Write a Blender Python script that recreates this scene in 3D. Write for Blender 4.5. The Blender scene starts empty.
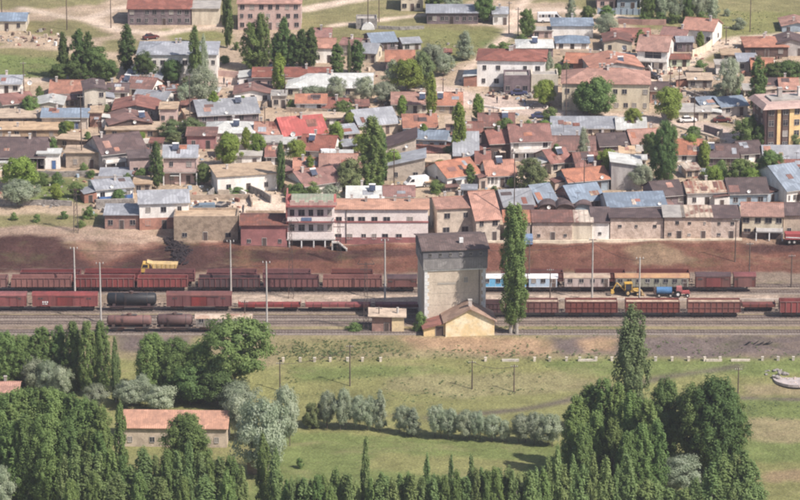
import bpy, bmesh, math, random
import numpy as np
from mathutils import Vector, Matrix

R = math.radians
random.seed(7)
rng = np.random.default_rng(11)
SC = bpy.context.scene
COL = SC.collection

# ------------------------------------------------------------------ camera
F = 3800.0                      # focal length in pixels of an 800 px wide frame
PITCH = R(16.246)
CY, CZ = -758.4, 231.85
cam_d = bpy.data.cameras.new('camera')
cam = bpy.data.objects.new('camera', cam_d)
COL.objects.link(cam)
cam_d.sensor_width = 36.0
cam_d.lens = 36.0 * F / 800.0
cam_d.clip_start = 5.0
cam_d.clip_end = 9000.0
cam.location = (0, CY, CZ)
cam.rotation_euler = (math.pi / 2 - PITCH, 0, 0)
SC.camera = cam

# ------------------------------------------------------------------ light
SUN_AZ = math.atan2(0.84, -0.54)      # measured from +Y towards +X
SUN_EL = R(47)
w = bpy.data.worlds.new('World')
SC.world = w
w.use_nodes = True
nt = w.node_tree
nt.nodes.clear()
sky = nt.nodes.new('ShaderNodeTexSky')
sky.sky_type = 'NISHITA'
sky.sun_disc = False
sky.sun_elevation = SUN_EL
sky.sun_rotation = SUN_AZ
sky.dust_density = 2.0
bg = nt.nodes.new('ShaderNodeBackground')
bg.inputs['Strength'].default_value = 0.095
wo = nt.nodes.new('ShaderNodeOutputWorld')
nt.links.new(sky.outputs[0], bg.inputs['Color'])
nt.links.new(bg.outputs[0], wo.inputs['Surface'])
sd = bpy.data.lights.new('sun', 'SUN')
sd.energy = 5.0
sd.angle = R(0.5)
sd.color = (1.0, 0.91, 0.83)
sun = bpy.data.objects.new('sun', sd)
COL.objects.link(sun)
to_sun = Vector((math.sin(SUN_AZ) * math.cos(SUN_EL), math.cos(SUN_AZ) * math.cos(SUN_EL), math.sin(SUN_EL)))
sun.rotation_euler = (-to_sun).to_track_quat('-Z', 'Y').to_euler()
sun.location = (300, -300, 400)
vs = SC.view_settings
vs.view_transform = 'Standard'
vs.look = 'None'
vs.exposure = 0.46
vs.gamma = 1.0
vs.use_curve_mapping = False
SC.cycles.max_bounces = 5
SC.cycles.diffuse_bounces = 3
SC.cycles.volume_bounces = 0
SC.cycles.transparent_max_bounces = 6
SC.cycles.filter_width = 2.0
SC.cycles.use_denoising = True

# ------------------------------------------------------------------ terrain profile and pixel look-up
HK = [(-3000, -9), (-400, -7), (-121, -5), (-50, -4), (-30, -0.8), (-24.5, 0), (20.5, 0), (24, 0.35), (42, 3.5), (47, 4.0),
      (90, 5.5), (300, 12), (600, 40), (1500, 150), (4000, 300)]
_hy = np.array([a for a, b in HK], float)
_hz = np.array([b for a, b in HK], float)

def hgt(y):
    return float(np.interp(y, _hy, _hz))

FW = Vector((0, math.cos(PITCH), -math.sin(PITCH)))
UP = Vector((0, math.sin(PITCH), math.cos(PITCH)))

def P(px, py):
    """the point of the ground that the photograph shows at (px, py)"""
    d = FW + Vector((1, 0, 0)) * ((px - 400) / F) - UP * ((py - 250) / F)
    lo, hi = 200.0, 3000.0
    for _ in range(40):
        t = 0.5 * (lo + hi)
        q = d * t
        if CZ + q.z > hgt(CY + q.y):
            lo = t
        else:
            hi = t
    q = d * lo
    return Vector((q.x, CY + q.y, CZ + q.z))

def S(p):
    """pixels per metre at a point and sine, cosine of the view's dip"""
    dep = p.z - CZ
    dz = (p.y - CY) * math.cos(PITCH) - dep * math.sin(PITCH)
    return F / dz

SP, CP = math.sin(PITCH), math.cos(PITCH)

# ------------------------------------------------------------------ materials
MATS = {}

def _mix(nt, a, b, fac, mode='MIX'):
    m = nt.nodes.new('ShaderNodeMix')
    m.data_type = 'RGBA'
    m.blend_type = mode
    for sock, v in ((m.inputs[0], fac), (m.inputs[6], a), (m.inputs[7], b)):
        if isinstance(v, (int, float)):
            sock.default_value = v
        elif isinstance(v, tuple):
            sock.default_value = v if len(v) == 4 else (*v, 1)
        else:
            nt.links.new(v, sock)
    return m.outputs[2]

def _ramp(nt, src, p0, p1):
    r = nt.nodes.new('ShaderNodeMapRange')
    r.inputs[1].default_value = p0
    r.inputs[2].default_value = p1
    nt.links.new(src, r.inputs[0])
    return r.outputs[0]

def mat(name, col, col2=None, scale=0.6, rough=0.85, metal=0.0, stripe=None, bump=0.0, vary=0.25, fine=3.0, lo=.42, hi=.62, spec=0.25, streak=False):
    """a surface whose colour runs between two tones in patches, with grain, stripes (axis, period) and a tint of its own for each object"""
    if name in MATS:
        return MATS[name]
    m = bpy.data.materials.new(name)
    m.use_nodes = True
    nt = m.node_tree
    b = nt.nodes['Principled BSDF']
    tc = nt.nodes.new('ShaderNodeTexCoord')
    oi = nt.nodes.new('ShaderNodeObjectInfo')
    off = nt.nodes.new('ShaderNodeVectorMath'); off.operation = 'ADD'
    nt.links.new(tc.outputs['Object'], off.inputs[0])
    nt.links.new(oi.outputs['Location'], off.inputs[1])
    n1 = nt.nodes.new('ShaderNodeTexNoise')
    n1.inputs['Scale'].default_value = scale
    n1.inputs['Detail'].default_value = 5
    n1.inputs['Roughness'].default_value = 0.62
    vec = off.outputs[0]
    if streak:
        mp = nt.nodes.new('ShaderNodeMapping'); mp.inputs['Scale'].default_value = (1, 1, 0.25)
        nt.links.new(vec, mp.inputs[0]); vec = mp.outputs[0]
    nt.links.new(vec, n1.inputs['Vector'])
    c2 = col2 if col2 else tuple(c * 0.72 for c in col)
    c = _mix(nt, (*col, 1), (*c2, 1), _ramp(nt, n1.outputs[0], lo, hi))
    n2 = nt.nodes.new('ShaderNodeTexNoise')
    n2.inputs['Scale'].default_value = fine
    n2.inputs['Detail'].default_value = 3
    nt.links.new(off.outputs[0], n2.inputs['Vector'])
    c = _mix(nt, c, tuple(x * .5 + .01 for x in col), _math(nt, 'MULTIPLY', _ramp(nt, n2.outputs[0], .48, .8), 0.6))
    if stripe:
        n3 = nt.nodes.new('ShaderNodeTexNoise'); n3.inputs['Scale'].default_value = .9; n3.inputs['Detail'].default_value = 6; n3.inputs['Roughness'].default_value = .75
        nt.links.new(off.outputs[0], n3.inputs['Vector'])
        c = _mix(nt, c, tuple(x * .5 + .03 for x in col), _math(nt, 'MULTIPLY', _ramp(nt, n3.outputs[0], .5, .62), .6))
        n4 = nt.nodes.new('ShaderNodeTexVoronoi'); n4.inputs['Scale'].default_value = .55; n4.inputs['Randomness'].default_value = 1
        nt.links.new(off.outputs[0], n4.inputs['Vector'])
        sp = nt.nodes.new('ShaderNodeSeparateColor'); nt.links.new(n4.outputs['Color'], sp.inputs[0])
        c = _mix(nt, c, tuple(min(1, x * 1.35 + .02) for x in col), _math(nt, 'MULTIPLY', _math(nt, 'GREATER_THAN', sp.outputs[0], .8), .45))
        wv = nt.nodes.new('ShaderNodeTexWave')
        wv.bands_direction = stripe[0]
        wv.inputs['Scale'].default_value = 0.3142 / stripe[1] * 1.0
        wv.inputs['Distortion'].default_value = 0.15
        nt.links.new(tc.outputs['Object'], wv.inputs['Vector'])
        c = _mix(nt, c, tuple(x * stripe[2] for x in col), _math(nt, 'MULTIPLY', _ramp(nt, wv.outputs[1], .55, .95), .7))
    val = _math(nt, 'ADD', _math(nt, 'MULTIPLY', oi.outputs['Random'], vary), 1 - vary / 2)
    hs = nt.nodes.new('ShaderNodeHueSaturation')
    nt.links.new(val, hs.inputs['Value'])
    sat = _math(nt, 'ADD', _math(nt, 'MULTIPLY', _math(nt, 'FRACT', _math(nt, 'MULTIPLY', oi.outputs['Random'], 7.3), 0), .32), .68)
    nt.links.new(sat, hs.inputs['Saturation'])
    nt.links.new(c, hs.inputs['Color'])
    nt.links.new(hs.outputs[0], b.inputs['Base Color'])
    b.inputs['Roughness'].default_value = rough
    b.inputs['Metallic'].default_value = metal
    b.inputs['Specular IOR Level'].default_value = spec
    if bump:
        bp = nt.nodes.new('ShaderNodeBump')
        bp.inputs['Strength'].default_value = bump
        bp.inputs['Distance'].default_value = 0.15
        nt.links.new(n2.outputs[0], bp.inputs['Height'])
        nt.links.new(bp.outputs[0], b.inputs['Normal'])
    MATS[name] = m
    return m

def _math(nt, op, a, b=0.0):
    n = nt.nodes.new('ShaderNodeMath'); n.operation = op
    for i, v in enumerate((a, b)):
        if isinstance(v, (int, float)):
            n.inputs[i].default_value = v
        else:
            nt.links.new(v, n.inputs[i])
    return n.outputs[0]

W = {  # walls
 'white': mat('white_wall', (.82, .79, .74), (.64, .59, .53), .5, streak=True),
 'cream': mat('cream_wall', (.66, .58, .44), (.46, .39, .29), .5, streak=True),
 'pinkwhite': mat('pink_white_wall', (.80, .72, .68), (.68, .59, .55), .5, vary=.05),
 'beige': mat('beige_wall', (.52, .42, .32), (.36, .29, .22), .7, bump=.4),
 'mud': mat('adobe_wall', (.42, .31, .215), (.26, .19, .13), .9, bump=.6, fine=5),
 'adobe': mat('pale_adobe_wall', (.60, .46, .37), (.40, .29, .22), .8, bump=.6, fine=4, vary=.3),
 'stone': mat('stone_wall', (.33, .30, .27), (.17, .15, .14), 1.3, bump=.8, fine=6),
 'grey': mat('grey_plaster_wall', (.46, .43, .41), (.30, .27, .26), .6, streak=True),
 'red': mat('red_painted_wall', (.36, .095, .085), (.25, .07, .065), .5),
 'brick': mat('brick_wall', (.33, .15, .10), (.22, .105, .08), .9, stripe=('Z', .35, 1.3), bump=.3),
 'yellow': mat('yellow_wall', (.72, .52, .24), (.58, .42, .22), .5, vary=.05),
 'pink': mat('dusty_pink_wall', (.52, .36, .31), (.40, .26, .23), .6),
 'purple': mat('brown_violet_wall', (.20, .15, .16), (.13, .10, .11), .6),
 'blue': mat('blue_grey_wall', (.28, .36, .43), (.22, .27, .32), .6),
 'green': mat('pale_green_wall', (.44, .50, .36), (.33, .37, .28), .6),
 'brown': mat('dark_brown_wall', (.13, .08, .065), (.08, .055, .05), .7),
 'ochre': mat('ochre_orange_wall', (.74, .45, .08), (.62, .36, .07), .5, vary=.05),
}
RF = {}
for ax in 'XY':
    a = 'X' if ax == 'X' else 'Y'
    st = lambda p, f: (a, p, f)
    k = '_across' if ax == 'Y' else ''
    RF['tile' + ax] = mat('orange_tile_roof' + k, (.40, .170, .105), (.25, .115, .078), .55, stripe=st(.42, .62), bump=.4, fine=2.2)
    RF['farm' + ax] = mat('salmon_tile_roof' + k, (.50, .265, .175), (.35, .19, .13), .45, stripe=st(.42, .75), bump=.4, fine=2.2)
    RF['red' + ax] = mat('red_tile_roof' + k, (.27, .100, .072), (.17, .07, .055), .55, stripe=st(.42, .62), bump=.4, fine=2.2)
    RF['dark' + ax] = mat('weathered_dark_tile_roof' + k, (.115, .078, .075), (.07, .05, .052), .6, stripe=st(.42, .6), bump=.4)
    RF['rust' + ax] = mat('rusty_sheet_roof' + k, (.22, .085, .06), (.12, .065, .055), .35, stripe=st(.7, .7), lo=.38, hi=.58)
    RF['blue' + ax] = mat('blue_grey_sheet_roof' + k, (.19, .245, .315), (.14, .175, .225), .4, stripe=st(.8, .75), rough=.55, spec=.4)
    RF['grey' + ax] = mat('zinc_sheet_roof' + k, (.30, .315, .345), (.20, .21, .24), .4, stripe=st(.8, .75), rough=.6, spec=.35)
    RF['pale' + ax] = mat('pale_sheet_roof' + k, (.52, .53, .50), (.38, .38, .36), .4, stripe=st(.8, .8), rough=.6)
    RF['patch' + ax] = mat('patched_sheet_roof' + k, (.46, .37, .28), (.20, .085, .06), .22, stripe=st(1.1, .6), lo=.47, hi=.53)
    RF['scarlet' + ax] = mat('bright_red_sheet_roof' + k, (.46, .085, .07), (.34, .075, .06), .4, stripe=st(.8, .75), rough=.5)
    RF['mud' + ax] = mat('earth_roof' + k, (.47, .34, .22), (.31, .22, .145), .5, bump=.5)
    RF['concrete' + ax] = mat('concrete_roof' + k, (.40, .37, .33), (.28, .26, .24), .5)
    RF['green' + ax] = mat('green_sheet_roof' + k, (.24, .30, .20), (.30, .25, .20), .4, stripe=st(.8, .75))
M_frame = mat('window_frame_paint', (.40, .37, .34), vary=.9)
M_glass = mat('window_glass', (.035, .037, .05), (.02, .02, .03), rough=.25, spec=.6, vary=.6)
_n = M_glass.node_tree; _b = _n.nodes['Principled BSDF']; _o = _n.nodes.new('ShaderNodeObjectInfo')
_src = _b.inputs['Base Color'].links[0].from_socket
_n.links.new(_mix(_n, _src, (.34, .31, .28, 1), _math(_n, 'MULTIPLY', _math(_n, 'GREATER_THAN', _o.outputs['Random'], .80), .8)), _b.inputs['Base Color'])
M_door = mat('door_paint', (.10, .07, .06), vary=.8)
M_bdoor = mat('blue_door_paint', (.07, .15, .34), vary=.2)
M_chim = mat('chimney_plaster', (.52, .46, .42), (.35, .29, .26), vary=.6)
M_conc = mat('pole_concrete', (.46, .43, .40), (.36, .34, .31), vary=.1)
M_wood = mat('pole_wood', (.13, .09, .07), (.08, .06, .05), vary=.3)
M_steel = mat('dark_steel', (.07, .065, .065), (.12, .06, .045), vary=.2, rough=.6)
M_rail = mat('rail_steel', (.20, .15, .13), (.13, .09, .08), rough=.5, vary=0)
M_black = mat('black_paint', (.022, .028, .034), (.035, .034, .036), rough=.5, vary=.2)
M_whitep = mat('white_paint', (.76, .76, .75), (.60, .60, .58), rough=.5, vary=.1)
M_tire = mat('rubber', (.02, .02, .02), rough=.8)

# ------------------------------------------------------------------ mesh helpers
class MB:
    """collects boxes, bars and tubes, then links them as one mesh object"""
    def __init__(s):
        s.v = []; s.f = []; s.m = []
    def add(s, vs, fs, mi=0, M=None):
        o = len(s.v)
        if M is not None:
            vs = [tuple(M @ Vector(v)) for v in vs]
        s.v += [tuple(v) for v in vs]
        s.f += [tuple(i + o for i in f) for f in fs]
        s.m += [mi] * len(fs)
        return s
    def box(s, x0, x1, y0, y1, z0, z1, mi=0, M=None):
        vs = [(x0, y0, z0), (x1, y0, z0), (x1, y1, z0), (x0, y1, z0), (x0, y0, z1), (x1, y0, z1), (x1, y1, z1), (x0, y1, z1)]
        return s.add(vs, [(0, 3, 2, 1), (4, 5, 6, 7), (0, 1, 5, 4), (1, 2, 6, 5), (2, 3, 7, 6), (3, 0, 4, 7)], mi, M)
    def prism(s, pts, a0, a1, axis='x', mi=0):
        """a cross-section pushed along x (points are y,z) or y (points are x,z)"""
        n = len(pts)
        if axis == 'x':
            vs = [(a0, p, q) for p, q in pts] + [(a1, p, q) for p, q in pts]
        elif axis == 'y':
            vs = [(p, a0, q) for p, q in pts] + [(p, a1, q) for p, q in pts]
        else:
            vs = [(p, q, a0) for p, q in pts] + [(p, q, a1) for p, q in pts]
        fs = [tuple(range(n))[::-1], tuple(range(n, 2 * n))] + [(i, (i + 1) % n, n + (i + 1) % n, n + i) for i in range(n)]
        return s.add(vs, fs, mi)
    def tube(s, a, b, r0, r1=None, n=8, mi=0, cap=True):
        a, b = Vector(a), Vector(b)
        r1 = r0 if r1 is None else r1
        d = (b - a).normalized()
        u = d.orthogonal().normalized(); w_ = d.cross(u)
        vs = []
        for c, r in ((a, r0), (b, r1)):
            for i in range(n):
                t = 2 * math.pi * i / n
                vs.append(tuple(c + u * (r * math.cos(t)) + w_ * (r * math.sin(t))))
        fs = [(i, (i + 1) % n, n + (i + 1) % n, n + i) for i in range(n)]
        if cap:
            fs += [tuple(range(n))[::-1], tuple(range(n, 2 * n))]
        return s.add(vs, fs, mi)
    def mesh(s, name, mats):
        me = bpy.data.meshes.new(name)
        me.from_pydata(s.v, [], s.f)
        for m in (mats if isinstance(mats, (list, tuple)) else [mats]):
            me.materials.append(m)
        me.polygons.foreach_set('material_index', s.m)
        bm = bmesh.new(); bm.from_mesh(me)
        bmesh.ops.recalc_face_normals(bm, faces=bm.faces)
        bm.to_mesh(me); bm.free()
        return me
    def build(s, name, mats, parent=None, smooth=False):
        me = s.mesh(name, mats)
        if smooth:
            me.polygons.foreach_set('use_smooth', [True] * len(me.polygons))
        return link(name, me, parent)

def link(name, data, parent=None, loc=None, rz=0.0):
    o = bpy.data.objects.new(name, data)
    COL.objects.link(o)
    if parent is not None:
        o.parent = parent
    if loc is not None:
        o.location = loc
    if rz:
        o.rotation_euler = (0, 0, rz)
    return o

def tag(o, label=None, cat=None, group=None, kind=None):
    if label: o['label'] = label
    if cat: o['category'] = cat
    if group: o['group'] = group
    if kind: o['kind'] = kind
    return o

def thing(name, label, cat, loc=(0, 0, 0), rz=0.0, group=None):
    return tag(link(name, None, None, loc, rz), label, cat, group, 'thing')

def dup(root, loc=None, rz=None, label=None, group=None, scale=None):
    r = root.copy(); COL.objects.link(r)
    if loc is not None: r.location = loc
    if rz is not None: r.rotation_euler = (0, 0, rz)
    if scale is not None: r.scale = scale
    if label: r['label'] = label
    if group: r['group'] = group
    for ch in list(root.children):
        c = ch.copy(); COL.objects.link(c); c.parent = r
        for g in list(ch.children):
            d = g.copy(); COL.objects.link(d); d.parent = c
    return r

# ------------------------------------------------------------------ ground
def warp(px, py):
    a = 3.0 * np.sin(px * .11 + 1.3 * np.sin(py * .17)) + 2.0 * np.sin(px * .31 + py * .23) + 1.2 * np.sin(px * .73 - py * .9)
    b = 1.3 * np.sin(px * .09 + py * .05) + 0.9 * np.sin(px * .27 - py * .4) + 0.6 * np.sin(px * .8 + py * .6)
    return px + a * .8, py + b * .8

def inpoly(px, py, poly):
    ins = np.zeros(px.shape, bool)
    n = len(poly)
    for i in range(n):
        x1, y1 = poly[i]; x2, y2 = poly[(i + 1) % n]
        c = (y1 > py) != (y2 > py)
        with np.errstate(divide='ignore', invalid='ignore'):
            t = (x2 - x1) * (py - y1) / (y2 - y1 + 1e-9) + x1
        ins ^= c & (px < t)
    return ins

def seg_dist(px, py, pts):
    d = np.full(px.shape, 1e9)
    for (x1, y1), (x2, y2) in zip(pts[:-1], pts[1:]):
        vx, vy = x2 - x1, (y2 - y1)
        L = vx * vx + vy * vy * 9
        t = np.clip(((px - x1) * vx + (py - y1) * vy * 9) / L, 0, 1)
        d = np.minimum(d, np.hypot(px - x1 - t * vx, (py - y1 - t * vy) * 3))
    return d

GR = (.130, .158, .056); DRY = (.225, .190, .110); DIRT = (.36, .28, .205); RED = (.130, .060, .044); DRED = (.062, .032, .028)
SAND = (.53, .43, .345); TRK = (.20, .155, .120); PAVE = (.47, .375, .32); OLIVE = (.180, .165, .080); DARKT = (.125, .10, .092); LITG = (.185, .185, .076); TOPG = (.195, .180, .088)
ZONES = [
 # town ground and the open slopes above it
 (DIRT, [(-900, -400), (1700, -400), (1700, 242), (-900, 242)]),
 (TOPG, [(-900, -400), (1700, -400), (1700, 8), (640, 30), (560, 2), (470, 0), (420, 36), (330, 58), (305, 30), (235, 28), (120, -10), (100, 5), (-900, 60)]),
 (OLIVE, [(-900, 44), (0, 44), (60, 52), (120, 62), (110, 80), (-900, 82)]),
 (GR, [(-900, 54), (10, 54), (60, 60), (55, 78), (-900, 78)]),
 (OLIVE, [(20, 20), (80, 20), (110, 34), (100, 40), (30, 34)]),
 (TOPG, [(100, 34), (160, 40), (170, 52), (100, 52)]),
 (LITG, [(160, 28), (235, 34), (232, 46), (170, 40)]),
 (OLIVE, [(310, 8), (410, 18), (520, 30), (480, 62), (430, 60), (320, 40)]),
 (LITG, [(390, 28), (520, 30), (430, 76), (385, 58)]),
 (LITG, [(720, 10), (820, 14), (820, 36), (760, 42), (716, 38)]),
 (OLIVE, [(712, 42), (730, 46), (720, 60), (690, 62)]),
 (GR, [(480, 44), (530, 22), (515, 40), (482, 56)]),
 (OLIVE, [(468, 84), (482, 60), (512, 40), (520, 52), (500, 64), (476, 84)]),
 (OLIVE, [(676, 120), (730, 124), (728, 134), (690, 128)]),
 (GR, [(10, 176), (90, 178), (88, 202), (10, 200)]),
 (DIRT, [(-900, 205), (70, 203), (74, 217), (-900, 219)]),
 (OLIVE, [(-900, 219), (98, 214), (105, 226), (-900, 229)]),
 ((.30, .22, .17), [(-900, 227), (100, 226), (240, 238), (240, 243), (-900, 235)]),
 (GR, [(208, 186), (246, 190), (244, 197), (208, 196)]),
 (SAND, [(188, 196), (284, 192), (284, 214), (190, 214)]),
 (OLIVE, [(340, 241), (426, 240), (420, 245), (340, 247)]),
 # bare red earth behind the yard
 (RED, [(-900, 243), (1700, 241), (1700, 275), (-900, 275)]),
 ((.24, .165, .12), [(-900, 230), (1700, 238), (1700, 243), (520, 242), (300, 244), (180, 239), (0, 234), (-900, 233)]),
 (DRED, [(-900, 233), (60, 236), (96, 272), (-900, 274)]),
 ((.19, .115, .085), [(76, 240), (160, 244), (100, 262), (92, 256)]),
 (DRED, [(118, 262), (150, 250), (168, 240), (235, 250), (240, 272), (115, 272)]),
 ((.030, .020, .022), [(170, 236), (186, 240), (192, 248), (186, 262), (176, 262), (180, 250)]),
 (DRED, [(250, 250), (420, 248), (420, 256), (250, 262)]),
 ((.19, .13, .085), [(620, 246), (660, 244), (700, 262), (640, 266)]),
 (DRED, [(740, 243), (820, 242), (820, 252), (745, 252)]),
 # rail yard
 (TRK, [(-900, 274), (1700, 272), (1700, 336), (-900, 338)]),
 ((.37, .295, .235), [(225, 293), (780, 290), (780, 300), (500, 301), (420, 303), (225, 303)]),
 (DRY, [(750, 284), (800, 286), (800, 293), (750, 290)]),
 (DRY, [(-900, 312), (820, 313), (820, 317), (-900, 317)]),
 (DRY, [(260, 326), (800, 319), (1700, 319), (1700, 345), (500, 345), (260, 340)]),
 (OLIVE, [(560, 322), (640, 320), (640, 334), (500, 336)]),
 (GR, [(330, 320), (372, 320), (372, 325), (330, 325)]),
 # slope and meadows
 (DRY, [(-900, 338), (500, 340), (1700, 338), (1700, 360), (-900, 362)]),
 (OLIVE, [(275, 338), (400, 340), (430, 352), (275, 358)]),
 ((.30, .205, .13), [(400, 336), (520, 338), (560, 340), (545, 356), (420, 350)]),
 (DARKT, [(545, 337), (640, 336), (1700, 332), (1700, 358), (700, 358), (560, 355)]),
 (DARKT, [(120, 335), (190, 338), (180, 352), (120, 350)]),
 ((.30, .205, .13), [(580, 340), (618, 338), (615, 352), (586, 354)]),
 (LITG, [(-900, 359), (1700, 357), (1700, 900), (-900, 900)]),
 (GR, [(540, 360), (1700, 358), (1700, 372), (560, 376)]),
 (GR, [(290, 368), (420, 364), (460, 372), (300, 382)]),
 ((.20, .185, .095), [(390, 376), (560, 372), (620, 390), (450, 398), (380, 388)]),
 (DRY, [(740, 384), (1700, 380), (1700, 396), (750, 396)]),
 (GR, [(740, 398), (1700, 396), (1700, 420), (745, 418)]),
 ((.21, .185, .10), [(742, 418), (1700, 424), (1700, 448), (750, 442)]),
 (GR, [(740, 442), (1700, 448), (1700, 464), (740, 462)]),
 ((.235, .18, .105), [(765, 470), (1700, 470), (1700, 484), (768, 482)]),
 (GR, [(270, 430), (560, 444), (560, 520), (240, 520)]),
 (LITG, [(380, 452), (540, 462), (500, 478), (360, 470)]),
 (DRY, [(150, 350), (275, 352), (280, 366), (160, 366)]),
]
# worn tracks: colour, half width in pixels, points
TRACKS = [
 (SAND, 6, [(195, -8), (120, 8), (85, 20), (120, 30), (160, 34), (215, 26)]),
 (DIRT, 5, [(-20, 48), (60, 44), (110, 38), (160, 40)]),
 (SAND, 5, [(20, 8), (60, 16), (100, 22)]),
 (SAND, 8, [(300, 10), (345, 2), (400, -8)]),
 ((.58, .46, .37), 6, [(452, 94), (472, 66), (508, 36), (520, 8), (535, -8)]),
 (SAND, 4, [(330, 26), (430, 14), (520, 30), (640, 32)]),
 (SAND, 7, [(505, 12), (560, 10), (600, 14), (650, 22)]),
 (SAND, 8, [(800, 36), (720, 44), (690, 62), (650, 76), (630, 96)]),
 (SAND, 10, [(700, 54), (735, 40), (800, 34)]),
 (PAVE, 16, [(430, 88), (490, 104), (560, 116), (690, 122), (760, 146)]),
 (PAVE, 22, [(445, 96), (500, 104)]),
 (PAVE, 18, [(218, 82), (262, 84), (290, 90)]),
 (SAND, 6, [(0, 80), (50, 80), (80, 76)]),
 ((.30, .22, .17), 5, [(-50, 231), (60, 232), (170, 237)]),
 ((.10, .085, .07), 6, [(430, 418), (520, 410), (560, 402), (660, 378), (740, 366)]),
 (DARKT, 4, [(740, 398), (900, 402)]),
 (SAND, 4, [(790, 232), (640, 240), (500, 241)]),
]

def axis(parts):
    out = []
    for a, b, st in parts:
        n = max(1, int(round((b - a) / st)))
        out += list(a + (b - a) * np.arange(n) / n)
    out.append(parts[-1][1])
    return np.array(out)

def build_ground():
    xs = axis([(-4000, -1000, 1500), (-1000, -260, 120), (-260, -150, 10), (-150, 150, .9), (150, 260, 10), (260, 1000, 120), (1000, 4000, 1500)])
    ys = axis([(-3000, -500, 800), (-500, -180, 20), (-180, -20, .8), (-20, 50, .55), (50, 330, .95), (330, 500, 10), (500, 1500, 120), (1500, 4000, 1200)])
    X, Y = np.meshgrid(xs, ys)
    Z = np.interp(Y, _hy, _hz)
    # screen position of each vertex, for the zones
    dy = Y - CY; dz = Z - CZ
    dep = dy * CP - dz * SP
    dep = np.maximum(dep, 50)
    px = 400 + F * X / dep
    py = 250 - F * (dy * SP + dz * CP) / dep
    wx, wy = warp(px, py)
    C = np.zeros(X.shape + (3,)); C[:] = LITG
    for col, poly in ZONES:
        C[inpoly(wx, wy, poly)] = col
    for col, hw_, pts in TRACKS:
        d = seg_dist(px, py, pts) + (wx - px) * .4
        a = np.clip((hw_ * 1.15 - d) / (hw_ * .4), 0, 1)[..., None]
        C = C * (1 - a) + np.array(col) * a
    # soften
    for _ in range(2):
        C[1:-1, 1:-1] = (C[1:-1, 1:-1] * 2 + C[:-2, 1:-1] + C[2:, 1:-1] + C[1:-1, :-2] + C[1:-1, 2:]) / 6
    gul = np.exp(-((Y - 31) / 8.0) ** 2)[..., None]
    st_ = (np.sin(X * .9 + .5 * np.sin(Y * .4)) + np.sin(X * 2.3 + Y * .3) * .7 + np.sin(X * .31 - Y * .15) * 1.1 + rng.normal(size=X.shape) * .5)[..., None]
    C = C * (1 + gul * .11 * st_)
    yard = (np.exp(-(Y / 19.0) ** 4))[..., None]
    C = C * (1 + yard * .16 * rng.normal(size=X.shape)[..., None])
    bank = np.exp(-((Y - 31) / 6.0) ** 2)
    Z = Z + bank * (.28 * np.sin(X * .13) + .15 * np.sin(X * .43 + 2) + .08 * np.sin(X * 1.1 + Y))
    slope = np.exp(-((Y + 31) / 3.5) ** 2)
    Z = Z + slope * (.25 * np.sin(X * .17 + 1) + .15 * np.sin(X * .47))
    ny, nx = X.shape
    me = bpy.data.meshes.new('ground')
    vs_ = np.stack([X, Y, Z], -1).reshape(-1, 3)
    idx = np.arange(nx * ny).reshape(ny, nx)
    q = np.stack([idx[:-1, :-1], idx[:-1, 1:], idx[1:, 1:], idx[1:, :-1]], -1).reshape(-1, 4)
    me.vertices.add(len(vs_)); me.vertices.foreach_set('co', vs_.ravel())
    me.loops.add(q.size); me.loops.foreach_set('vertex_index', q.ravel().astype(np.int32))
    me.polygons.add(len(q)); me.polygons.foreach_set('loop_start', np.arange(0, q.size, 4, dtype=np.int32))
    me.update(calc_edges=True)
    me.polygons.foreach_set('use_smooth', [True] * len(q))
    ca = me.color_attributes.new('soil', 'FLOAT_COLOR', 'POINT')
    ca.data.foreach_set('color', np.concatenate([C.reshape(-1, 3), np.ones((len(vs_), 1))], 1).ravel().astype(np.float32))
    m = bpy.data.materials.new('soil_and_grass')
    m.use_nodes = True
    nt = m.node_tree
    b = nt.nodes['Principled BSDF']
    at = nt.nodes.new('ShaderNodeAttribute'); at.attribute_name = 'soil'
    ge = nt.nodes.new('ShaderNodeNewGeometry')
    c = at.outputs['Color']
    for sc, det, lo, hi, a_, b_, k in ((.045, 6, .3, .7, .82, 1.18, 1), (.35, 6, .3, .7, .76, 1.24, 1), (2.2, 4, .3, .7, .70, 1.30, 1), (7.0, 3, .3, .7, .78, 1.22, 1)):
        n = nt.nodes.new('ShaderNodeTexNoise')
        n.inputs['Scale'].default_value = sc; n.inputs['Detail'].default_value = det; n.inputs['Roughness'].default_value = .65
        nt.links.new(ge.outputs['Position'], n.inputs['Vector'])
        v = nt.nodes.new('ShaderNodeMapRange')
        v.inputs[1].default_value = lo; v.inputs[2].default_value = hi; v.inputs[3].default_value = a_; v.inputs[4].default_value = b_
        nt.links.new(n.outputs[0], v.inputs[0])
        mx = nt.nodes.new('ShaderNodeVectorMath'); mx.operation = 'SCALE'
        nt.links.new(c, mx.inputs[0]); nt.links.new(v.outputs[0], mx.inputs['Scale'])
        c = mx.outputs[0]
    n = nt.nodes.new('ShaderNodeTexNoise')
    n.inputs['Scale'].default_value = .13; n.inputs['Detail'].default_value = 8; n.inputs['Roughness'].default_value = .7
    nt.links.new(ge.outputs['Position'], n.inputs['Vector'])
    c = _mix(nt, c, (.11, .115, .050, 1), _math(nt, 'MULTIPLY', _ramp(nt, n.outputs[0], .52, .66), .30))
    n = nt.nodes.new('ShaderNodeTexNoise')
    n.inputs['Scale'].default_value = .09; n.inputs['Detail'].default_value = 8; n.inputs['Roughness'].default_value = .72
    mp = nt.nodes.new('ShaderNodeMapping'); mp.inputs['Location'].default_value = (40, 11, 3); mp.inputs['Scale'].default_value = (.6, 1.3, 1)
    nt.links.new(ge.outputs['Position'], mp.inputs[0]); nt.links.new(mp.outputs[0], n.inputs['Vector'])
    c = _mix(nt, c, (.33, .25, .16, 1), _math(nt, 'MULTIPLY', _ramp(nt, n.outputs[0], .54, .68), .28))
    nt.links.new(c, b.inputs['Base Color'])
    b.inputs['Roughness'].default_value = .95
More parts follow.
